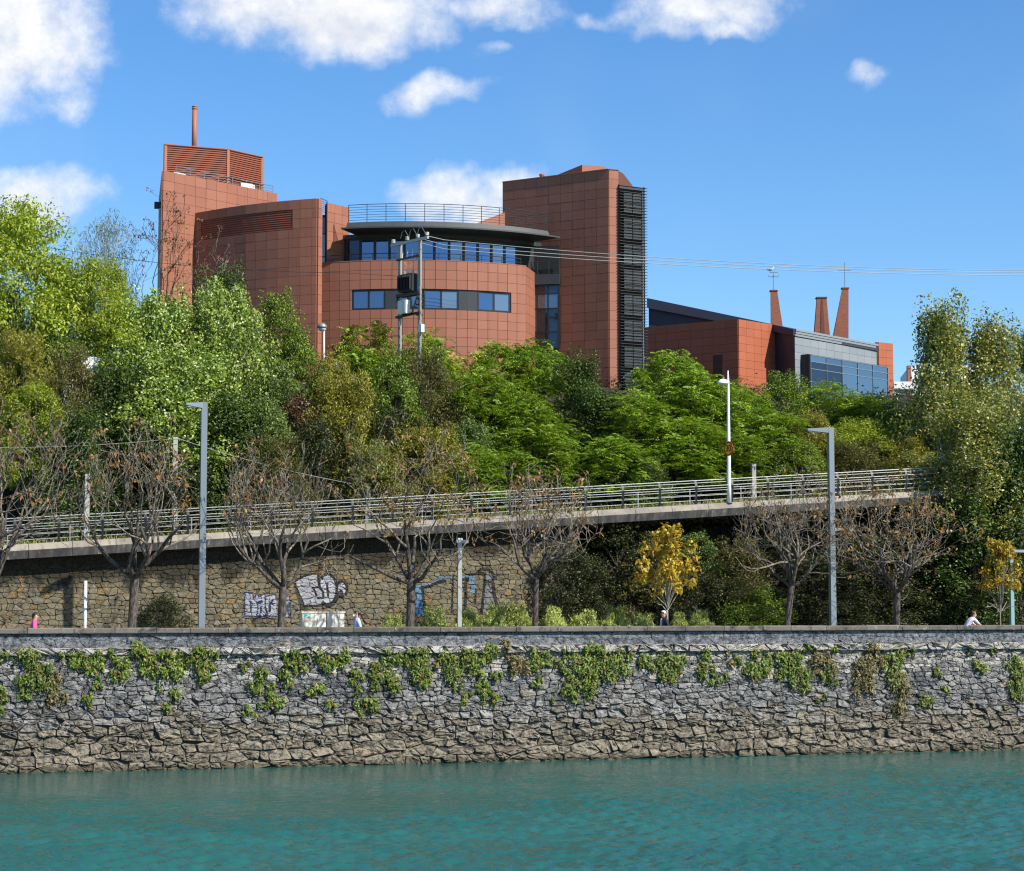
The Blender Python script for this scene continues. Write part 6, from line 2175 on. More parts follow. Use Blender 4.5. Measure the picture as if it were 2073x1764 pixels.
# street lamp on the ramp with the round sign
def round_sign(root, c, nrm, rad, rim, face, mats, text=None):
    nrm = Vector(nrm).normalized()
    a = nrm.cross(Vector((0, 0, 1))).normalized()
    upv = Vector((0, 0, 1))
    def disc(r, o0, o1, name, mat, par):
        b = MB()
        vs = []
        for o in (o0, o1):
            for k in range(28):
                an = 2 * math.pi * k / 28
                vs.append(Vector(c) + nrm * o + a * (r * math.cos(an)) + upv * (r * math.sin(an)))
        b.add(vs, [(k, (k + 1) % 28, (k + 1) % 28 + 28, k + 28) for k in range(28)] + [tuple(range(28))[::-1], tuple(range(28, 56))])
        return b.build(name, mat, par)
    pl_ = disc(rad, -0.012, 0.012, 'sign_plate', mats[0], root)
    disc(rad * rim, 0.012, 0.016, 'sign_face', mats[1], pl_)
    if text:
        cu = bpy.data.curves.new('numerals', 'FONT')
        cu.body = text
        cu.size = rad * 1.25
        cu.align_x = 'CENTER'
        cu.align_y = 'CENTER'
        cu.extrude = 0.002
        cu.offset = rad * 0.02
        tmp = bpy.data.objects.new('tmp', cu)
        COL.objects.link(tmp)
        dg = bpy.context.evaluated_depsgraph_get()
        me = bpy.data.meshes.new_from_object(tmp.evaluated_get(dg))
        bpy.data.objects.remove(tmp)
        me.materials.clear()
        me.materials.append(M['sign_black'])
        o = link('numerals', me, pl_)
        mt = Matrix((-a, upv, nrm)).transposed().to_4x4()
        mt.translation = Vector(c) + nrm * 0.020 - parent_world(pl_)
        o.matrix_local = mt
    return pl_
v = DV + 0.05
u = UV(PV(1476, 1006, v))[0]
base = W(u, v, zr(u) - 0.05)
lt = thing('street_lamp', 'white street lamp with domed head on the ramp edge, carrying a round sign', 'street lamp', base)
zh, ztp = PV(1482, 777, v).z, PV(1482, 751, v).z
b = MB()
b.tube([base, base + Vector((0, 0, 1.2)), (base.x, base.y, zh), (base.x, base.y, ztp)], [0.13, 0.12, 0.075, 0.03], 10)
b.build('pole', 'paint_white', lt, True)
b = MB()
b.tube([base, base + Vector((0, 0, .06))], 0.2, 12)
b.build('base_flange', 'metal_grey', lt)
b = MB()
hc = Vector((base.x - 0.30, base.y - 0.15, zh))
prof = [(0.34, -0.03), (0.33, 0.03), (0.28, 0.13), (0.18, 0.21), (0.06, 0.25), (0.01, 0.255)]
b.lathe(prof, hc, 16, 0, 1.0, 0.75)
b.tube([(base.x, base.y, zh + 0.02), hc + Vector((0.1, 0.05, 0.1))], 0.05, 8)
hd = b.build('lamp_head', 'paint_white', lt, True)
b = MB()
b.lathe([(0.28, -0.035), (0.22, -0.075), (0.02, -0.09)], hc, 14, 0, 1.0, 0.75)
b.build('lamp_lens', 'paint_pale', hd, True)
sc_ = PV(1475, 908.5, v - 0.2)
sg = thing('speed_sign', 'round yellow speed sign with red rim reading 30 on the ramp lamp pole', 'road sign', sc_)
nv = Vector((-0.86, -0.51, 0))
round_sign(sg, sc_, nv, 0.42, 0.78, None, ('sign_red', 'sign_yellow'), '30')
b = MB()
b.bar(sc_ - nv * 0.02, Vector((base.x, base.y, sc_.z)) , 0.05, 0.12)
b.build('bracket', 'metal_dark', sg)
# pale post with a round sign seen edge-on, promenade left
v = 5.4
u = UV(PV(172, 1262, v))[0]
base = W(u, v, GP)
sp = thing('sign_post', 'thin white post with a round dark-rimmed sign seen nearly edge-on', 'road sign', base)
zt = PV(172, 1176, v).z
b = MB()
b.tube([base, (base.x, base.y, zt)], 0.075, 8)
b.build('post', 'paint_white', sp, True)
c = PV(168, 1193, v - 0.12)
round_sign(sp, c, (-0.985, -0.22, 0), 0.40, 0.74, None, ('sign_black', 'paint_pale'))
# domed lamp on the hilltop before the building
v = 38.0
q = PV(656, 668, v)
u = UV(q)[0]
base = W(u, v, hillz(u, v))
dl = thing('domed_lamp', 'grey street lamp with round dome head before the terracotta building', 'street lamp', base)
b = MB()
b.tube([base, (q.x, q.y, q.z)], [0.09, 0.06], 8)
b.tube([(q.x, q.y, q.z), (q.x - 0.03, q.y, q.z + .3), (q.x - 0.2, q.y, q.z + 0.38)], 0.05, 8)
b.build('pole', 'paint_pale', dl, True)
b = MB()
b.lathe([(0.33, 0.0), (0.32, 0.10), (0.26, 0.24), (0.13, 0.33), (0.01, 0.35)], (q.x - 0.13, q.y, q.z + 0.12), 16)
hd = b.build('lamp_head', 'metal_grey', dl, True)
b = MB()
b.lathe([(0.28, -0.01), (0.26, -0.12), (0.14, -0.2), (0.01, -0.22)], (q.x - 0.13, q.y, q.z + 0.12), 14)
b.build('lamp_globe', 'paint_pale', hd, True)

# ------------------------------------------------------------------ concrete posts and stay cables behind the ramp
def conc_post(x, ytop, v, label, arm=False):
    q = PV(x, ytop, v)
    u = UV(q)[0]
    base = W(u, v, ground_at(u, v) - 0.1)
    t_ = thing('concrete_post', label, 'post', base, 'concrete posts behind the ramp')
    b = MB()
    pillar(b, base, q, 0.30, 0.24)
    b.build('shaft', 'concrete_post', t_)
    b = MB()
    pillar(b, q - Vector((0, 0, 0.12)), q + Vector((0, 0, 0.02)), 0.28)
    b.build('cap', 'concrete_post', t_)
    if arm:
        z = PV(x, 992, v).z
        b = MB()
        b.bar((q.x - 0.55, q.y - 0.14, z), (q.x + 0.75, q.y - 0.14, z), 0.05, 0.05)
        b.build('cross_arm', 'metal_galv', t_)
    return q
c1 = conc_post(355, 886, 20.5, 'tall concrete post with a thin cross arm left of the tall lamp post', True)
c2 = conc_post(177, 961, 20.4, 'short concrete post at the left behind the ramp railing')
c3 = conc_post(1525, 940, 20.4, 'stub of a concrete post behind the ramp right of the street lamp')
c4 = conc_post(745, 985, 20.8, 'concrete stub hidden among twigs behind the third bare tree')
def cable(name, label, pts, r, mat='metal_dark', group=None):
    b = MB()
    b.tube(pts, r, 5)
    o = b.build(name, mat)
    return tag(o, label, 'cable', group)
def span(a, e, sag, n=16):
    a, e = Vector(a), Vector(e)
    return [a + (e - a) * (i / n) - Vector((0, 0, sag * 4 * (i / n) * (1 - i / n))) for i in range(n + 1)]
cable('stay_cable', 'pale cable falling to the right from the tall concrete post', span(c1, c4, 0.25), 0.012, 'metal_galv', 'stay cables')
cable('stay_cable', 'pale cable running left from the tall concrete post', span(c1 - Vector((0, 0, .05)), PV(-80, 905, 20.5), 0.2), 0.012, 'metal_galv', 'stay cables')

# ------------------------------------------------------------------ H-frame electricity pole
YP = 126.0
pL, pR = P(810, 494, YP + 1.2), P(850, 486, YP - 0.2)
base = Vector(((pL.x + pR.x) / 2, YP, 11.0))
hp = thing('electricity_pole', 'twin-legged concrete electricity pole carrying a black transformer before the round wall', 'utility pole', base)
dirp = (pR - pL)
dirp.z = 0
dirp.normalize()
rzp = math.atan2(dirp.y, dirp.x)
for q in (pL, pR):
    uu_, vv2, _ = UV(q)
    z0 = hillz(uu_, vv2) - 0.3
    b = MB()
    for s in (-1, 1):      # two flanges joined by rungs: the ladder-like legs
        o = Vector((math.cos(rzp), math.sin(rzp), 0)) * (0.10 * s)
        b.bar((q.x + o.x * 1.3, q.y + o.y * 1.3, z0), (q.x + o.x, q.y + o.y, q.z), 0.09, 0.22)
    z = z0
    while z < q.z - 3.0:
        b.box((q.x, q.y, z), (0.19, 0.18, 0.16), rzp)
        z += 0.55
    b.box((q.x, q.y, q.z - 1.45), (0.18, 0.19, 2.9), rzp)
    b.build('leg', 'pole_concrete', hp)
def hpt(s, z, o=0.0):
    """s along the frame from the left leg in metres, o towards the camera."""
    n_ = Vector((dirp.y, -dirp.x, 0))
    return pL + dirp * s + n_ * o + Vector((0, 0, z - pL.z))
span_ = (Vector((pR.x, pR.y, 0)) - Vector((pL.x, pL.y, 0))).length
zt = max(pL.z, pR.z)
b = MB()
b.bar(hpt(-0.7, pL.z - 0.05, .14), hpt(span_ + 0.95, pL.z + 0.02, .14), 0.14, 0.16)
b.build('cross_arm', 'metal_galv', hp)
b = MB()
b.bar(hpt(-0.15, pL.z - 1.05, .14), hpt(span_ + 0.15, pL.z - 1.0, .14), 0.1, 0.12)
b.build('fuse_beam', 'metal_dark', hp)
def zy(y):
    return P(830, y, YP).z
z1, z0 = zy(553), zy(590)
b = MB()
b.bar(hpt(-0.15, z0 - 0.12, .14), hpt(span_ + .15, z0 - 0.12, .14), 0.14, 0.18)
b.bar(hpt(-0.15, z0 - 0.12, -.3), hpt(span_ + .15, z0 - 0.12, -.3), 0.14, 0.18)
b.build('platform_beam', 'metal_dark', hp)
b = MB()
c = hpt(span_ / 2, (z0 + z1) / 2, 0.1)
b.box(c, (span_ * 0.68, 0.6, z1 - z0 - 0.05), rzp)
for k in range(9):
    b.box(c + dirp * (span_ * 0.3 * (k - 4) / 4) + Vector((dirp.y, -dirp.x, 0)) * 0.36, (0.03, 0.16, (z1 - z0) * 0.78), rzp)
tr_ = b.build('transformer', 'black_plastic', hp)
for k in range(3):
    b = MB()
    p_ = hpt(span_ * (0.3 + 0.2 * k), z1, 0.1)
    b.lathe([(0.045, 0), (0.09, .03), (0.04, .07), (0.085, .10), (0.04, .14), (0.08, .17), (0.03, .22), (0.03, .30)], p_, 8)
    b.build('bushing', 'porcelain', tr_)
    b = MB()
    b.tube([p_ + Vector((0, 0, .3)), p_ + Vector((0.1, 0, .6)), p_ + Vector((-0.1, 0, .95)), hpt(span_ * (0.2 + 0.25 * k), pL.z - 1.05, .18)], 0.016, 4)
    b.build('jumper_lead', 'metal_galv', hp)
for k, s in enumerate((-0.5, span_ * .45, span_ * .98, span_ + 0.85)):
    b = MB()
    p_ = hpt(s, pL.z + 0.1 + 0.05 * k * 0.3, .14)
    for j in range(3):
        b.lathe([(0.03, 0), (0.13, .02), (0.125, .05), (0.03, .07)], p_ + Vector((0, 0, .075 * j)), 10)
    b.build('insulator', 'porcelain', hp, True)
for k in range(3):
    b = MB()
    p_ = hpt(span_ * (0.25 + 0.25 * k), pL.z - 1.0, .22)
    b.tube([p_, p_ + Vector((0.02, 0, .35)), p_ + Vector((0.02, -.1, .42))], 0.035, 6)
    b.build('fuse', 'porcelain', hp)
    b = MB()
    p0, p1 = hpt(span_ * (0.1 + .42 * k), pL.z + .3, .14), hpt(span_ * (.5 + .42 * k), pL.z + .25, .14)
    b.tube([p0, p0 + (p1 - p0) * .25 + Vector((0, 0, .42)), p0 + (p1 - p0) * .6 + Vector((0, 0, .48)), p1 + Vector((0, 0, .1)), p1], 0.014, 4)
    b.build('jumper_loop', 'metal_grey', hp)
# switch cabinet and small box
b = MB()
cz0, cz1 = zy(634), zy(607)
c = hpt(span_ * 0.42, (cz0 + cz1) / 2, 0.35)
b.box(c, (span_ * .42, 0.34, cz1 - cz0), rzp)
sb = b.build('switch_box', 'paint_white', hp)
b = MB()
b.box(c + Vector((dirp.y, -dirp.x, 0)) * 0.185 + dirp * (span_ * .1), (span_ * .16, 0.03, (cz1 - cz0) * .9), rzp)
b.build('box_door', 'paint_pale', sb)
b = MB()
b.bar(hpt(-0.2, cz0 - 0.1, .14), hpt(span_ + .2, cz0 - 0.02, .14), 0.12, 0.14)
b.build('cable_beam', 'metal_dark', hp)
b = MB()
b.tube([hpt(-.05, z0 - .2, .2), hpt(span_ * .15, cz0 + .3, .3), hpt(span_ * .45, cz0 - .15, .32), hpt(span_ * .8, cz0 + .02, .3), hpt(span_, cz0 + 1.0, .2)], 0.05, 6)
b.build('feeder_cable', 'black_plastic', hp)
b = MB()
for z in (z0 - 0.2, z0 - 0.5, cz0 + 0.5, cz0 - .15):
    for s in (0.0, span_):
        b.box(hpt(s, z, .02), (0.34, 0.34, 0.07), rzp)
b.build('clamp', 'metal_dark', hp)
b = MB()
b.box(hpt(span_ + 0.28, zy(667), .1), (0.3, 0.25, 0.5), rzp)
b.build('meter_box', 'paint_white', hp)
# conductors
PWG = 'power lines from the electricity pole'
def fitline(p):
    xs, ys = np.array([q[0] for q in p], float), np.array([q[1] for q in p], float)
    return np.polyfit(xs, ys, 2)
for k, (nm, s0, ps) in enumerate((('top', span_ + 0.85, [(870, 483), (1182, 511), (1870, 545)]), ('middle', span_ * .98, [(852, 492), (1182, 518.5), (1870, 549)]), ('lowest', span_ * .9, [(850, 500), (1182, 525.5), (1870, 555)]))):
    cf = fitline(ps)
    pts = [hpt(s0, pL.z + (0.12 if k < 2 else -0.1), .2)]
    for x in range(900, 2420, 60):
        pts.append(P(x, float(np.polyval(cf, x)), YP - 0.5 + (x - 850) * 0.003))
    cable('power_line', f'{nm} of the three grey power lines running right from the electricity pole', pts, 0.019, 'metal_galv', PWG)
pts = [hpt(-0.1, P(803, 553, YP).z, 0.1)] + [P(x, y, YP + 0.5) for x, y in ((700, 553), (600, 551), (500, 546), (400, 540), (300, 530), (200, 517), (100, 502), (0, 486), (-100, 468))]
cable('power_line', 'thin dark power line running left from the electricity pole over the trees', pts, 0.016, 'metal_dark', PWG)

# ------------------------------------------------------------------ white picket fence and shed on the hill
v = 36.2
fa, fe = PV(664, 746, v), PV(716, 746, v)
fz0 = hillz(UV(fa)[0], v)
ft_ = PV(690, 734, v).z
fn = thing('picket_fence', 'short stretch of white picket fence on the hilltop right of the domed lamp', 'fence', ((fa.x + fe.x) / 2, (fa.y + fe.y) / 2, fz0))
n = 13
for i in range(n):
    q = fa + (fe - fa) * (i / (n - 1))
    b = MB()
    b.prism([(q.x - .04, q.y), (q.x + .04, q.y), (q.x + .04, q.y + .03), (q.x - .04, q.y + .03)], fz0 - .1, ft_ - .08)
    b.add([(q.x - .04, q.y, ft_ - .08), (q.x + .04, q.y, ft_ - .08), (q.x, q.y, ft_), (q.x - .04, q.y + .03, ft_ - .08), (q.x + .04, q.y + .03, ft_ - .08), (q.x, q.y + .03, ft_)], [(0, 1, 2), (5, 4, 3), (1, 4, 5, 2), (3, 0, 2, 5)])
    b.build('picket', 'paint_white', fn)
for dz_ in (0.25, 0.75):
    b = MB()
    z = ft_ - (ft_ - fz0) * dz_ * 0.9
    b.bar((fa.x, fa.y + .05, z), (fe.x, fe.y + .05, z), 0.04, 0.08)
    b.build('rail', 'paint_white', fn)
q = PV(165, 708, 27.2)
gz = hillz(UV(q)[0], 27.2)
sh = thing('shed', 'small white shed roof glimpsed among the trees at the left', 'shed', (q.x, q.y, gz))
b = MB()
b.box((q.x, q.y + 1.0, (gz + q.z) / 2 - .3), (2.6, 2.0, q.z - gz - .5), WA)
b.build('wall', 'white_render', sh)
b = MB()
b.add([(q.x - 1.6, q.y - .4, q.z - .55), (q.x + 1.6, q.y + .5, q.z - .55), (q.x + 1.2, q.y + 2.2, q.z), (q.x - 1.9, q.y + 1.4, q.z), (q.x - 1.6, q.y - .4, q.z - .45), (q.x + 1.6, q.y + .5, q.z - .45), (q.x + 1.2, q.y + 2.2, q.z + .1), (q.x - 1.9, q.y + 1.4, q.z + .1)],
      [(3, 2, 1, 0), (4, 5, 6, 7), (0, 1, 5, 4), (1, 2, 6, 5), (2, 3, 7, 6), (3, 0, 4, 7)])
b.build('roof', 'paint_white', sh)
b = MB()
b.box((q.x - .4, q.y - .02, gz + 1.0), (0.8, 0.06, 1.9), WA)
b.build('door', 'paint_pale', sh)

# ------------------------------------------------------------------ street cabinets
def cabinet(x0, x1, ytop, label, doors, tags):
    v = 9.6
    a, e = PV(x0, 1262, v), PV(x1, 1262, v)
    zt = PV((x0 + x1) / 2, ytop, v).z
    c = (a + e) / 2
    c.z = GP
    zt -= GP
    t_ = thing('street_cabinet', label, 'cabinet', c, 'pale street cabinets')
    L = (e - a).length
    dep = 0.55
    d = UH
    n_ = -VH
    def at(s, o, z):
        return c + d * s + n_ * o + Vector((0, 0, z))
    b = MB()
    b.box(at(0, -dep / 2, zt / 2 + 0.03), (L, dep, zt - 0.14), WA)
    b.build('body', 'cab_paint', t_)
    b = MB()
    b.box(at(0, -dep / 2, zt - 0.03), (L + 0.08, dep + 0.08, 0.07), WA)
    b.build('roof', 'cab_paint', t_)
    b = MB()
    b.box(at(0, -dep / 2, 0.05), (L + 0.04, dep + 0.04, 0.10), WA)
    b.build('plinth', 'concrete_post', t_)
    for i in range(doors):
        s = -L / 2 + L * (i + .5) / doors
        b = MB()
        b.box(at(s, 0.012, zt / 2 + 0.02), (L / doors - 0.04, 0.024, zt - 0.28), WA)
        o = b.build('door', 'cab_paint', t_)
        b = MB()
        b.box(at(s + L / doors * .38, 0.032, zt * .55), (0.03, 0.02, 0.12), WA)
        b.build('handle', 'metal_dark', o)
    for (mat, strokes, wd) in tags:
        b = MB()
        for st in strokes:
            for (s0, q0), (s1, q1) in zip(st[:-1], st[1:]):
                A_, B2 = at(-L / 2 + L * s0, 0.028, 1.6 + (zt - 1.65) * q0), at(-L / 2 + L * s1, 0.028, 1.6 + (zt - 1.65) * q1)
                b.bar(A_, B2, 0.006, wd)
        b.build('painted_tag', mat, t_)
simple('cab_paint', (0.60, 0.58, 0.50), 0.5, 0.0, 0.16, 1.5)
cabinet(611.5, 660, 1238.5, 'wider pale cream street cabinet with a teal tag and rusty patch', 2,
        [('tag_teal', [[(.05, .85), (.18, .80), (.30, .86), (.38, .78)], [(.06, .7), (.2, .74), (.34, .66)], [(.15, .6), (.36, .58)]], 0.05),
         ('tag_rust', [[(.05, .1), (.16, .4), (.28, .1), (.38, .5)], [(.62, .1), (.66, .6)]], 0.05)])
cabinet(662.5, 697, 1238.5, 'narrower pale cream street cabinet scribbled with grey tags, right of the pair', 1,
        [('tag_ink', [[(.22, .1), (.25, .5), (.35, .3), (.3, .05)], [(.36, .45), (.45, .5), (.40, .25), (.46, 0.0)], [(.55, .75), (.58, .55), (.64, .7), (.66, .5)], [(.72, .72), (.75, .45), (.86, .42)]], 0.02)])

# ------------------------------------------------------------------ people
def person(label, x, yhead, v, face, h, cols, hair, pose='walk', extras=()):
    """face: +1 looks along the quay to the right, -1 to the left."""
    u = UV(PV(x, 1262, v))[0]
    base = W(u, v, GP)
    rt = thing('person', label, 'person', base)
    f = UH * face
    l = Vector((-f.y, f.x, 0))
    Z = Vector((0, 0, 1))
    def loc(a, bq, c):
        return f * (a * h) + l * (bq * h) + Z * (c * h)
    if pose == 'walk':
        hipz, lean = 0.53, 0.0
        J = {'pelvis': (0, 0, .53), 'waist': (0.005, 0, .61), 'chest': (0.012, 0, .72), 'neck': (0.012, 0, .825), 'skull': (0.025, 0, .875), 'crown': (0.022, 0, .945),
             'shL': (0.005, .095, .80), 'elL': (-.045, .125, .635), 'wrL': (0.03, .115, .50), 'hdL': (0.05, .11, .465), 'shR': (0.005, -.095, .80), 'elR': (-.01, -.125, .635), 'wrR': (0.09, -.11, .52), 'hdR': (0.12, -.105, .495),
             'hiL': (0, .05, .50), 'knL': (.06, .055, .285), 'anL': (.02, .055, .06), 'toL': (.10, .06, .02), 'hiR': (0, -.05, .50), 'knR': (.01, -.055, .275), 'anR': (-.11, -.055, .075), 'toR': (-.04, -.06, .02)}
    else:
        J = {'pelvis': (-.16, 0, .56), 'waist': (-.11, 0, .64), 'chest': (-.035, 0, .74), 'neck': (.045, 0, .815), 'skull': (.075, 0, .855), 'crown': (.085, 0, .925),
             'shL': (0.015, .10, .79), 'elL': (.10, .125, .69), 'wrL': (.20, .12, .625), 'hdL': (.24, .115, .615), 'shR': (0.015, -.10, .79), 'elR': (.10, -.125, .69), 'wrR': (.20, -.12, .625), 'hdR': (.24, -.115, .615),
             'hiL': (-.15, .055, .54), 'knL': (.06, .06, .46), 'anL': (-.01, .06, .22), 'toL': (.07, .065, .19), 'hiR': (-.15, -.055, .54), 'knR': (.03, -.06, .30), 'anR': (-.06, -.06, .09), 'toR': (.02, -.065, .05)}
    RAD = {'pelvis': (.085, .070), 'waist': (.085, .068), 'chest': (.105, .085), 'neck': (.033, .033), 'skull': (.054, .058), 'crown': (.050, .056), 'shL': (.050, .050), 'elL': (.034, .034), 'wrL': (.019, .019), 'hdL': (.022, .014),
           'hiL': (.058, .058), 'knL': (.038, .038), 'anL': (.026, .026), 'toL': (.024, .018)}
    names = list(J)
    E = [('pelvis', 'waist'), ('waist', 'chest'), ('chest', 'neck'), ('neck', 'skull'), ('skull', 'crown')]
    for s in 'LR':
        E += [('chest', 'sh' + s), ('sh' + s, 'el' + s), ('el' + s, 'wr' + s), ('wr' + s, 'hd' + s), ('pelvis', 'hi' + s), ('hi' + s, 'kn' + s), ('kn' + s, 'an' + s), ('an' + s, 'to' + s)]
    me = bpy.data.meshes.new('skeleton')
    me.from_pydata([loc(*J[n_]) for n_ in names], [(names.index(a), names.index(c)) for a, c in E], [])
    tmp = bpy.data.objects.new('tmp', me)
    COL.objects.link(tmp)
    tmp.modifiers.new('skin', 'SKIN')
    for i, n_ in enumerate(names):
        r_ = RAD.get(n_, RAD.get(n_[:2] + 'L', (.04, .04)))
        me.skin_vertices[0].data[i].radius = (r_[0] * h, r_[1] * h)
        me.skin_vertices[0].data[i].use_root = n_ == 'pelvis'
    sm = tmp.modifiers.new('sub', 'SUBSURF')
    sm.levels = 2
    sm.render_levels = 2
    dg = bpy.context.evaluated_depsgraph_get()
    dg.update()
    bm_ = bpy.data.meshes.new_from_object(tmp.evaluated_get(dg))
    bpy.data.objects.remove(tmp)
    # fingers: five unequal, curled, rooted in each palm
    vs = [tuple(p.co) for p in bm_.vertices]
    fs = [tuple(p.vertices) for p in bm_.polygons]
    mb = MB()
    mb.add(vs, fs)
    nbody = len(fs)
    for s, sg_ in (('L', 1), ('R', -1)):
        hd, wr = loc(*J['hd' + s]), loc(*J['wr' + s])
        d = (hd - wr).normalized()
        sd = l * sg_
        ac = d.cross(sd).normalized()
        for k, ln in enumerate((.044, .050, .047, .038)):
            p0 = hd + ac * (0.012 * (k - 1.5) * h) + d * 0.008 * h
            mb.tube([p0, p0 + d * ln * .5 * h - sd * .004 * h, p0 + d * ln * .8 * h - sd * .02 * h], [.0055 * h, .005 * h, .004 * h], 6)
        p0 = wr + d * 0.02 * h + ac * 0.018 * h
        mb.tube([p0, p0 + (d + ac * 1.2) * .018 * h, p0 + (d * 1.6 + ac * 1.1) * .022 * h], [.007 * h, .006 * h, .005 * h], 6)
    nk = loc(*J['neck'])
    hc_ = (loc(*J['skull']) + loc(*J['crown'])) / 2
    me2 = bpy.data.meshes.new('body')
    me2.from_pydata(mb.v, [], mb.f)
    for c in ('skin',) + cols:
        me2.materials.append(M[c])
    el = [loc(*J['elL']), loc(*J['elR'])]
    hd_ = [loc(*J['hdL']), loc(*J['hdR'])]
    pz_ = loc(*J['pelvis']).z
    for i, p in enumerate(me2.polygons):
        c = p.center
        if i >= nbody:
            m = 0
        elif (c - hc_).length < 0.085 * h or c.z > nk.z - 0.004 * h and (c - nk).length < 0.06 * h:
            m = 0
        elif min((c - q_).length for q_ in hd_) < 0.14 * h and min((c - q_).length for q_ in hd_) < (c - loc(*J['waist'])).length:
            m = 1 if 'long_sleeves' in extras and min((c - q_).length for q_ in hd_) > 0.05 * h else 0
        elif (c - loc(*J['toL'])).length < .085 * h or (c - loc(*J['toR'])).length < .085 * h:
            m = 3
        elif c.z < pz_ - 0.0 * h and min((c - loc(*J[k_])).length for k_ in ('waist', 'elL', 'elR')) > 0.075 * h:
            m = 2
        else:
            m = 1
        p.material_index = m
    me2.polygons.foreach_set('use_smooth', [True] * len(me2.polygons))
    me2.update()
    body = link('body', me2, rt)
    off = rt.location
    up_ = (loc(*J['crown']) - loc(*J['skull'])).normalized()
    fw_ = (f - up_ * f.dot(up_)).normalized()
    sdv = up_.cross(fw_)
    # hair: shell over crown and back of the head
    if hair:
        b = MB()
        rr = 0.066 * h
        n1, n2 = 9, 14
        vsx, keep = [], []
        for i in range(n1 + 1):
            th = math.pi * i / n1
            for j in range(n2):
                ph = 2 * math.pi * j / n2
                dv_ = up_ * math.cos(th) + (fw_ * math.cos(ph) + sdv * math.sin(ph)) * math.sin(th)
                k_ = 1.0 + 0.05 * math.sin(7 * ph + 3 * th)
                vsx.append(hc_ + (up_ * (dv_.dot(up_) * 1.16) + fw_ * (dv_.dot(fw_) * 1.0) + sdv * (dv_.dot(sdv) * .92)) * rr * k_ - fw_ * 0.006 * h)
                keep.append(dv_.dot(up_) > (0.38 if dv_.dot(fw_) > 0.25 else (-0.1 if dv_.dot(fw_) > -0.3 else -0.75)))
        fsx = []
        for i in range(n1):
            for j in range(n2):
                q4 = (i * n2 + j, i * n2 + (j + 1) % n2, (i + 1) * n2 + (j + 1) % n2, (i + 1) * n2 + j)
                if all(keep[k_] for k_ in q4):
                    fsx.append(q4)
        b.add([p + off for p in vsx], fsx)
        if 'ponytail' in extras:
            s = hc_ - fw_ * .062 * h + up_ * .012 * h + off
            b.tube([s, s - fw_ * .035 * h + up_ * .012 * h, s - fw_ * .055 * h - up_ * .03 * h, s - fw_ * .045 * h - up_ * .085 * h], [.018 * h, .026 * h, .022 * h, .008 * h], 7)
        if 'bun' in extras:
            s = hc_ - fw_ * .045 * h + up_ * .05 * h + off
            b.lathe([(.002 * h, -.026 * h), (.02 * h, -.018 * h), (.027 * h, 0), (.02 * h, .018 * h), (.002 * h, .026 * h)], s, 9)
        b.build('hair', hair, rt, True)
    b = MB()
    nz = hc_ + fw_ * .050 * h - up_ * .010 * h + off
    b.tube([nz + up_ * .016 * h, nz + fw_ * .013 * h - up_ * .006 * h, nz - up_ * .010 * h], [.004 * h, .008 * h, .005 * h], 6)
    for sg_ in (-1, 1):
        e_ = hc_ + sdv * (sg_ * .050 * h) - fw_ * .004 * h + off
        b.tube([e_ + up_ * .012 * h, e_ + sdv * sg_ * .006 * h, e_ - up_ * .014 * h], [.004 * h, .009 * h, .004 * h], 6)
    b.build('nose_and_ears', 'skin', rt, True)
    b = MB()
    for sg_ in (-1, 1):
        e_ = hc_ + fw_ * .049 * h + sdv * (sg_ * .019 * h) + up_ * .006 * h + off
        if 'glasses' in extras:
            b.box(e_ + fw_ * .005 * h, (.03 * h, .03 * h, .02 * h), math.atan2(f.y, f.x))
            b.bar(e_ + fw_ * .004 * h + sdv * sg_ * .014 * h, e_ - fw_ * .05 * h + sdv * sg_ * .032 * h, .004 * h, .006 * h)
        else:
            b.lathe([(.001, -.006 * h), (.006 * h, 0), (.001, .006 * h)], e_, 6)
    b.build('sunglasses' if 'glasses' in extras else 'eyes', 'sign_black', rt)
    if 'mask' in extras:
        b = MB()
        m_ = hc_ + fw_ * .046 * h - up_ * .030 * h + off
        b.lathe([(.006 * h, -.034 * h), (.034 * h, -.022 * h), (.042 * h, 0), (.034 * h, .022 * h), (.01 * h, .030 * h)], m_, 10, 0, .75, .75)
        b.build('face_mask', 'paint_white', rt, True)
    else:
        b = MB()
        m_ = hc_ + fw_ * .047 * h - up_ * .034 * h + off
        b.bar(m_ - sdv * .014 * h, m_ + sdv * .014 * h, .006 * h, .006 * h)
        b.build('mouth', 'tag_rust', rt)
    if 'open_jacket' in extras:
        b = MB()
        c = loc(*J['chest']) + off
        b.add([c + f * .068 * h + l * .03 * h + Z * .09 * h, c + f * .068 * h - l * .03 * h + Z * .09 * h, c + f * .082 * h - l * .03 * h - Z * .12 * h, c + f * .082 * h + l * .03 * h - Z * .12 * h,
               c + f * .02 * h + l * .03 * h + Z * .09 * h, c + f * .02 * h - l * .03 * h + Z * .09 * h, c + f * .02 * h - l * .03 * h - Z * .12 * h, c + f * .02 * h + l * .03 * h - Z * .12 * h],
              [(0, 1, 2, 3), (7, 6, 5, 4), (0, 3, 7, 4), (1, 5, 6, 2), (0, 4, 5, 1), (3, 2, 6, 7)])
        b.build('shirt_front', 'cloth_pale', rt)
    return rt
person('dark-haired person in a bright pink top walking at the left edge', 69, 1238, 2.6, 1, 2.30, ('cloth_pink', 'cloth_navy', 'rubber'), 'hair_dark')
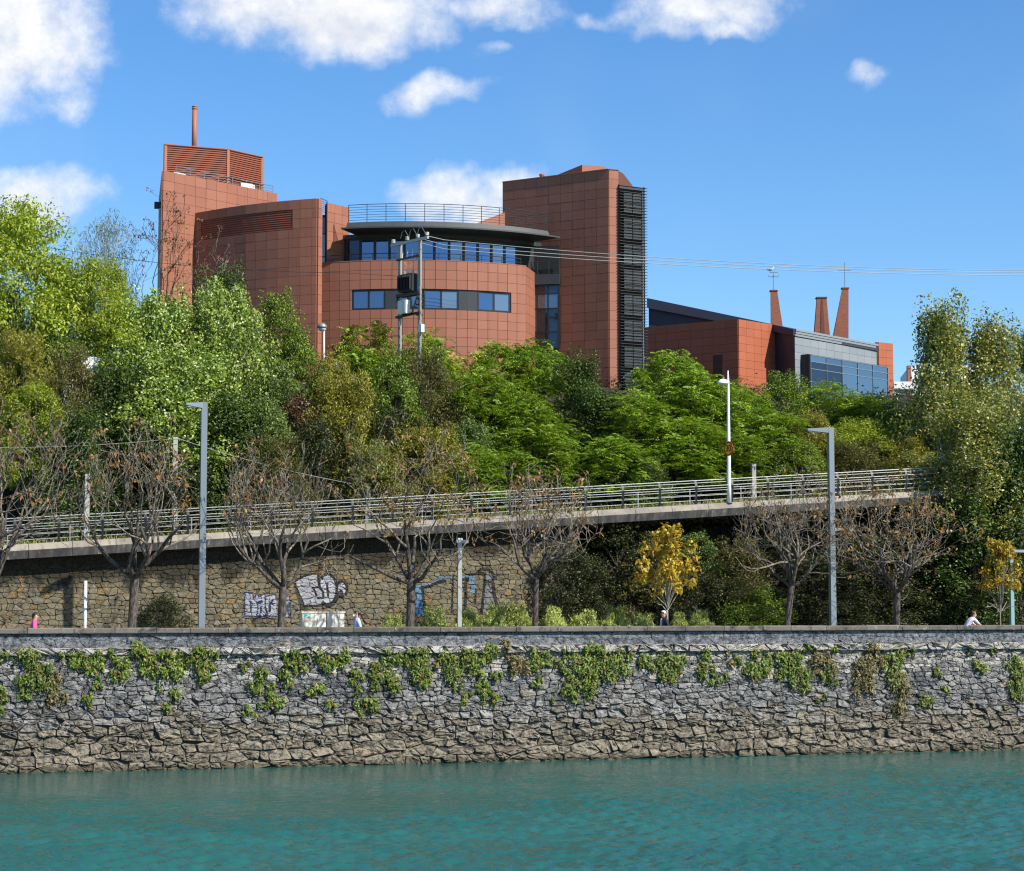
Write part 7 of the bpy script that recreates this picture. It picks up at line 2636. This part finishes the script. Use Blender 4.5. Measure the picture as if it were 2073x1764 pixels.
person('ponytailed woman in a light blue top and white face mask beside the pale cabinets', 723, 1234, 2.8, -1, 2.36, ('cloth_blue', 'cloth_navy', 'rubber'), 'hair_dark', extras=('ponytail', 'mask'))
person('white-haired man in a navy jacket and dark glasses beside the golden tree', 1345, 1237, 2.8, -1, 2.36, ('cloth_navy', 'cloth_navy', 'rubber'), 'hair_white', extras=('glasses', 'open_jacket', 'long_sleeves'))
person('brown-haired person in a pale lilac top leaning forward at the right', 1966, 1235, 2.8, 1, 2.36, ('cloth_lilac', 'cloth_navy', 'rubber'), 'hair_brown', pose='ride', extras=('bun',))
# the bicycle under the leaning person
u = UV(PV(1966, 1262, 2.8))[0]
o_ = W(u, 2.8, GP)
bk = thing('bicycle', 'bicycle ridden by the person in the pale lilac top', 'bicycle', o_)
def bp(a, z, s=0.0):
    return o_ + (UH * a + VH * s + Vector((0, 0, z))) * 1.36
for nm_, a in (('rear', -0.55), ('front', 0.52)):
    b = MB()
    ring = [bp(a + 0.33 * math.cos(k * math.pi / 14), 0.345 + 0.33 * math.sin(k * math.pi / 14)) for k in range(29)]
    b.tube(ring, 0.018, 6)
    wh = b.build('wheel', 'rubber', bk)
    b = MB()
    for k in range(10):
        b.tube([bp(a, .345), bp(a + .315 * math.cos(k * .628), .345 + .315 * math.sin(k * .628))], 0.003, 3)
    b.build('spokes', 'metal_galv', wh)
b = MB()
for p0, p1 in (((-.55, .345), (-.08, .30)), ((-.08, .30), (-.25, .86)), ((-.25, .80), (.38, .82)), ((-.08, .30), (.36, .72)), ((-.55, .345), (-.23, .78)), ((.34, .95), (.40, .70)), ((.40, .70), (.52, .345))):
    b.tube([bp(*p0), bp(*p1)], 0.018, 6)
b.build('frame', 'metal_dark', bk)
b = MB()
b.tube([bp(.40, 1.06, -.27), bp(.33, 1.02, 0), bp(.40, 1.06, .27)], 0.014, 6)
b.tube([bp(.34, .95), bp(.33, 1.02)], 0.014, 6)
b.build('handlebar', 'metal_dark', bk)
b = MB()
b.box(bp(-.27, .90), (0.26, 0.15, 0.06), WA)
b.build('saddle', 'rubber', bk)
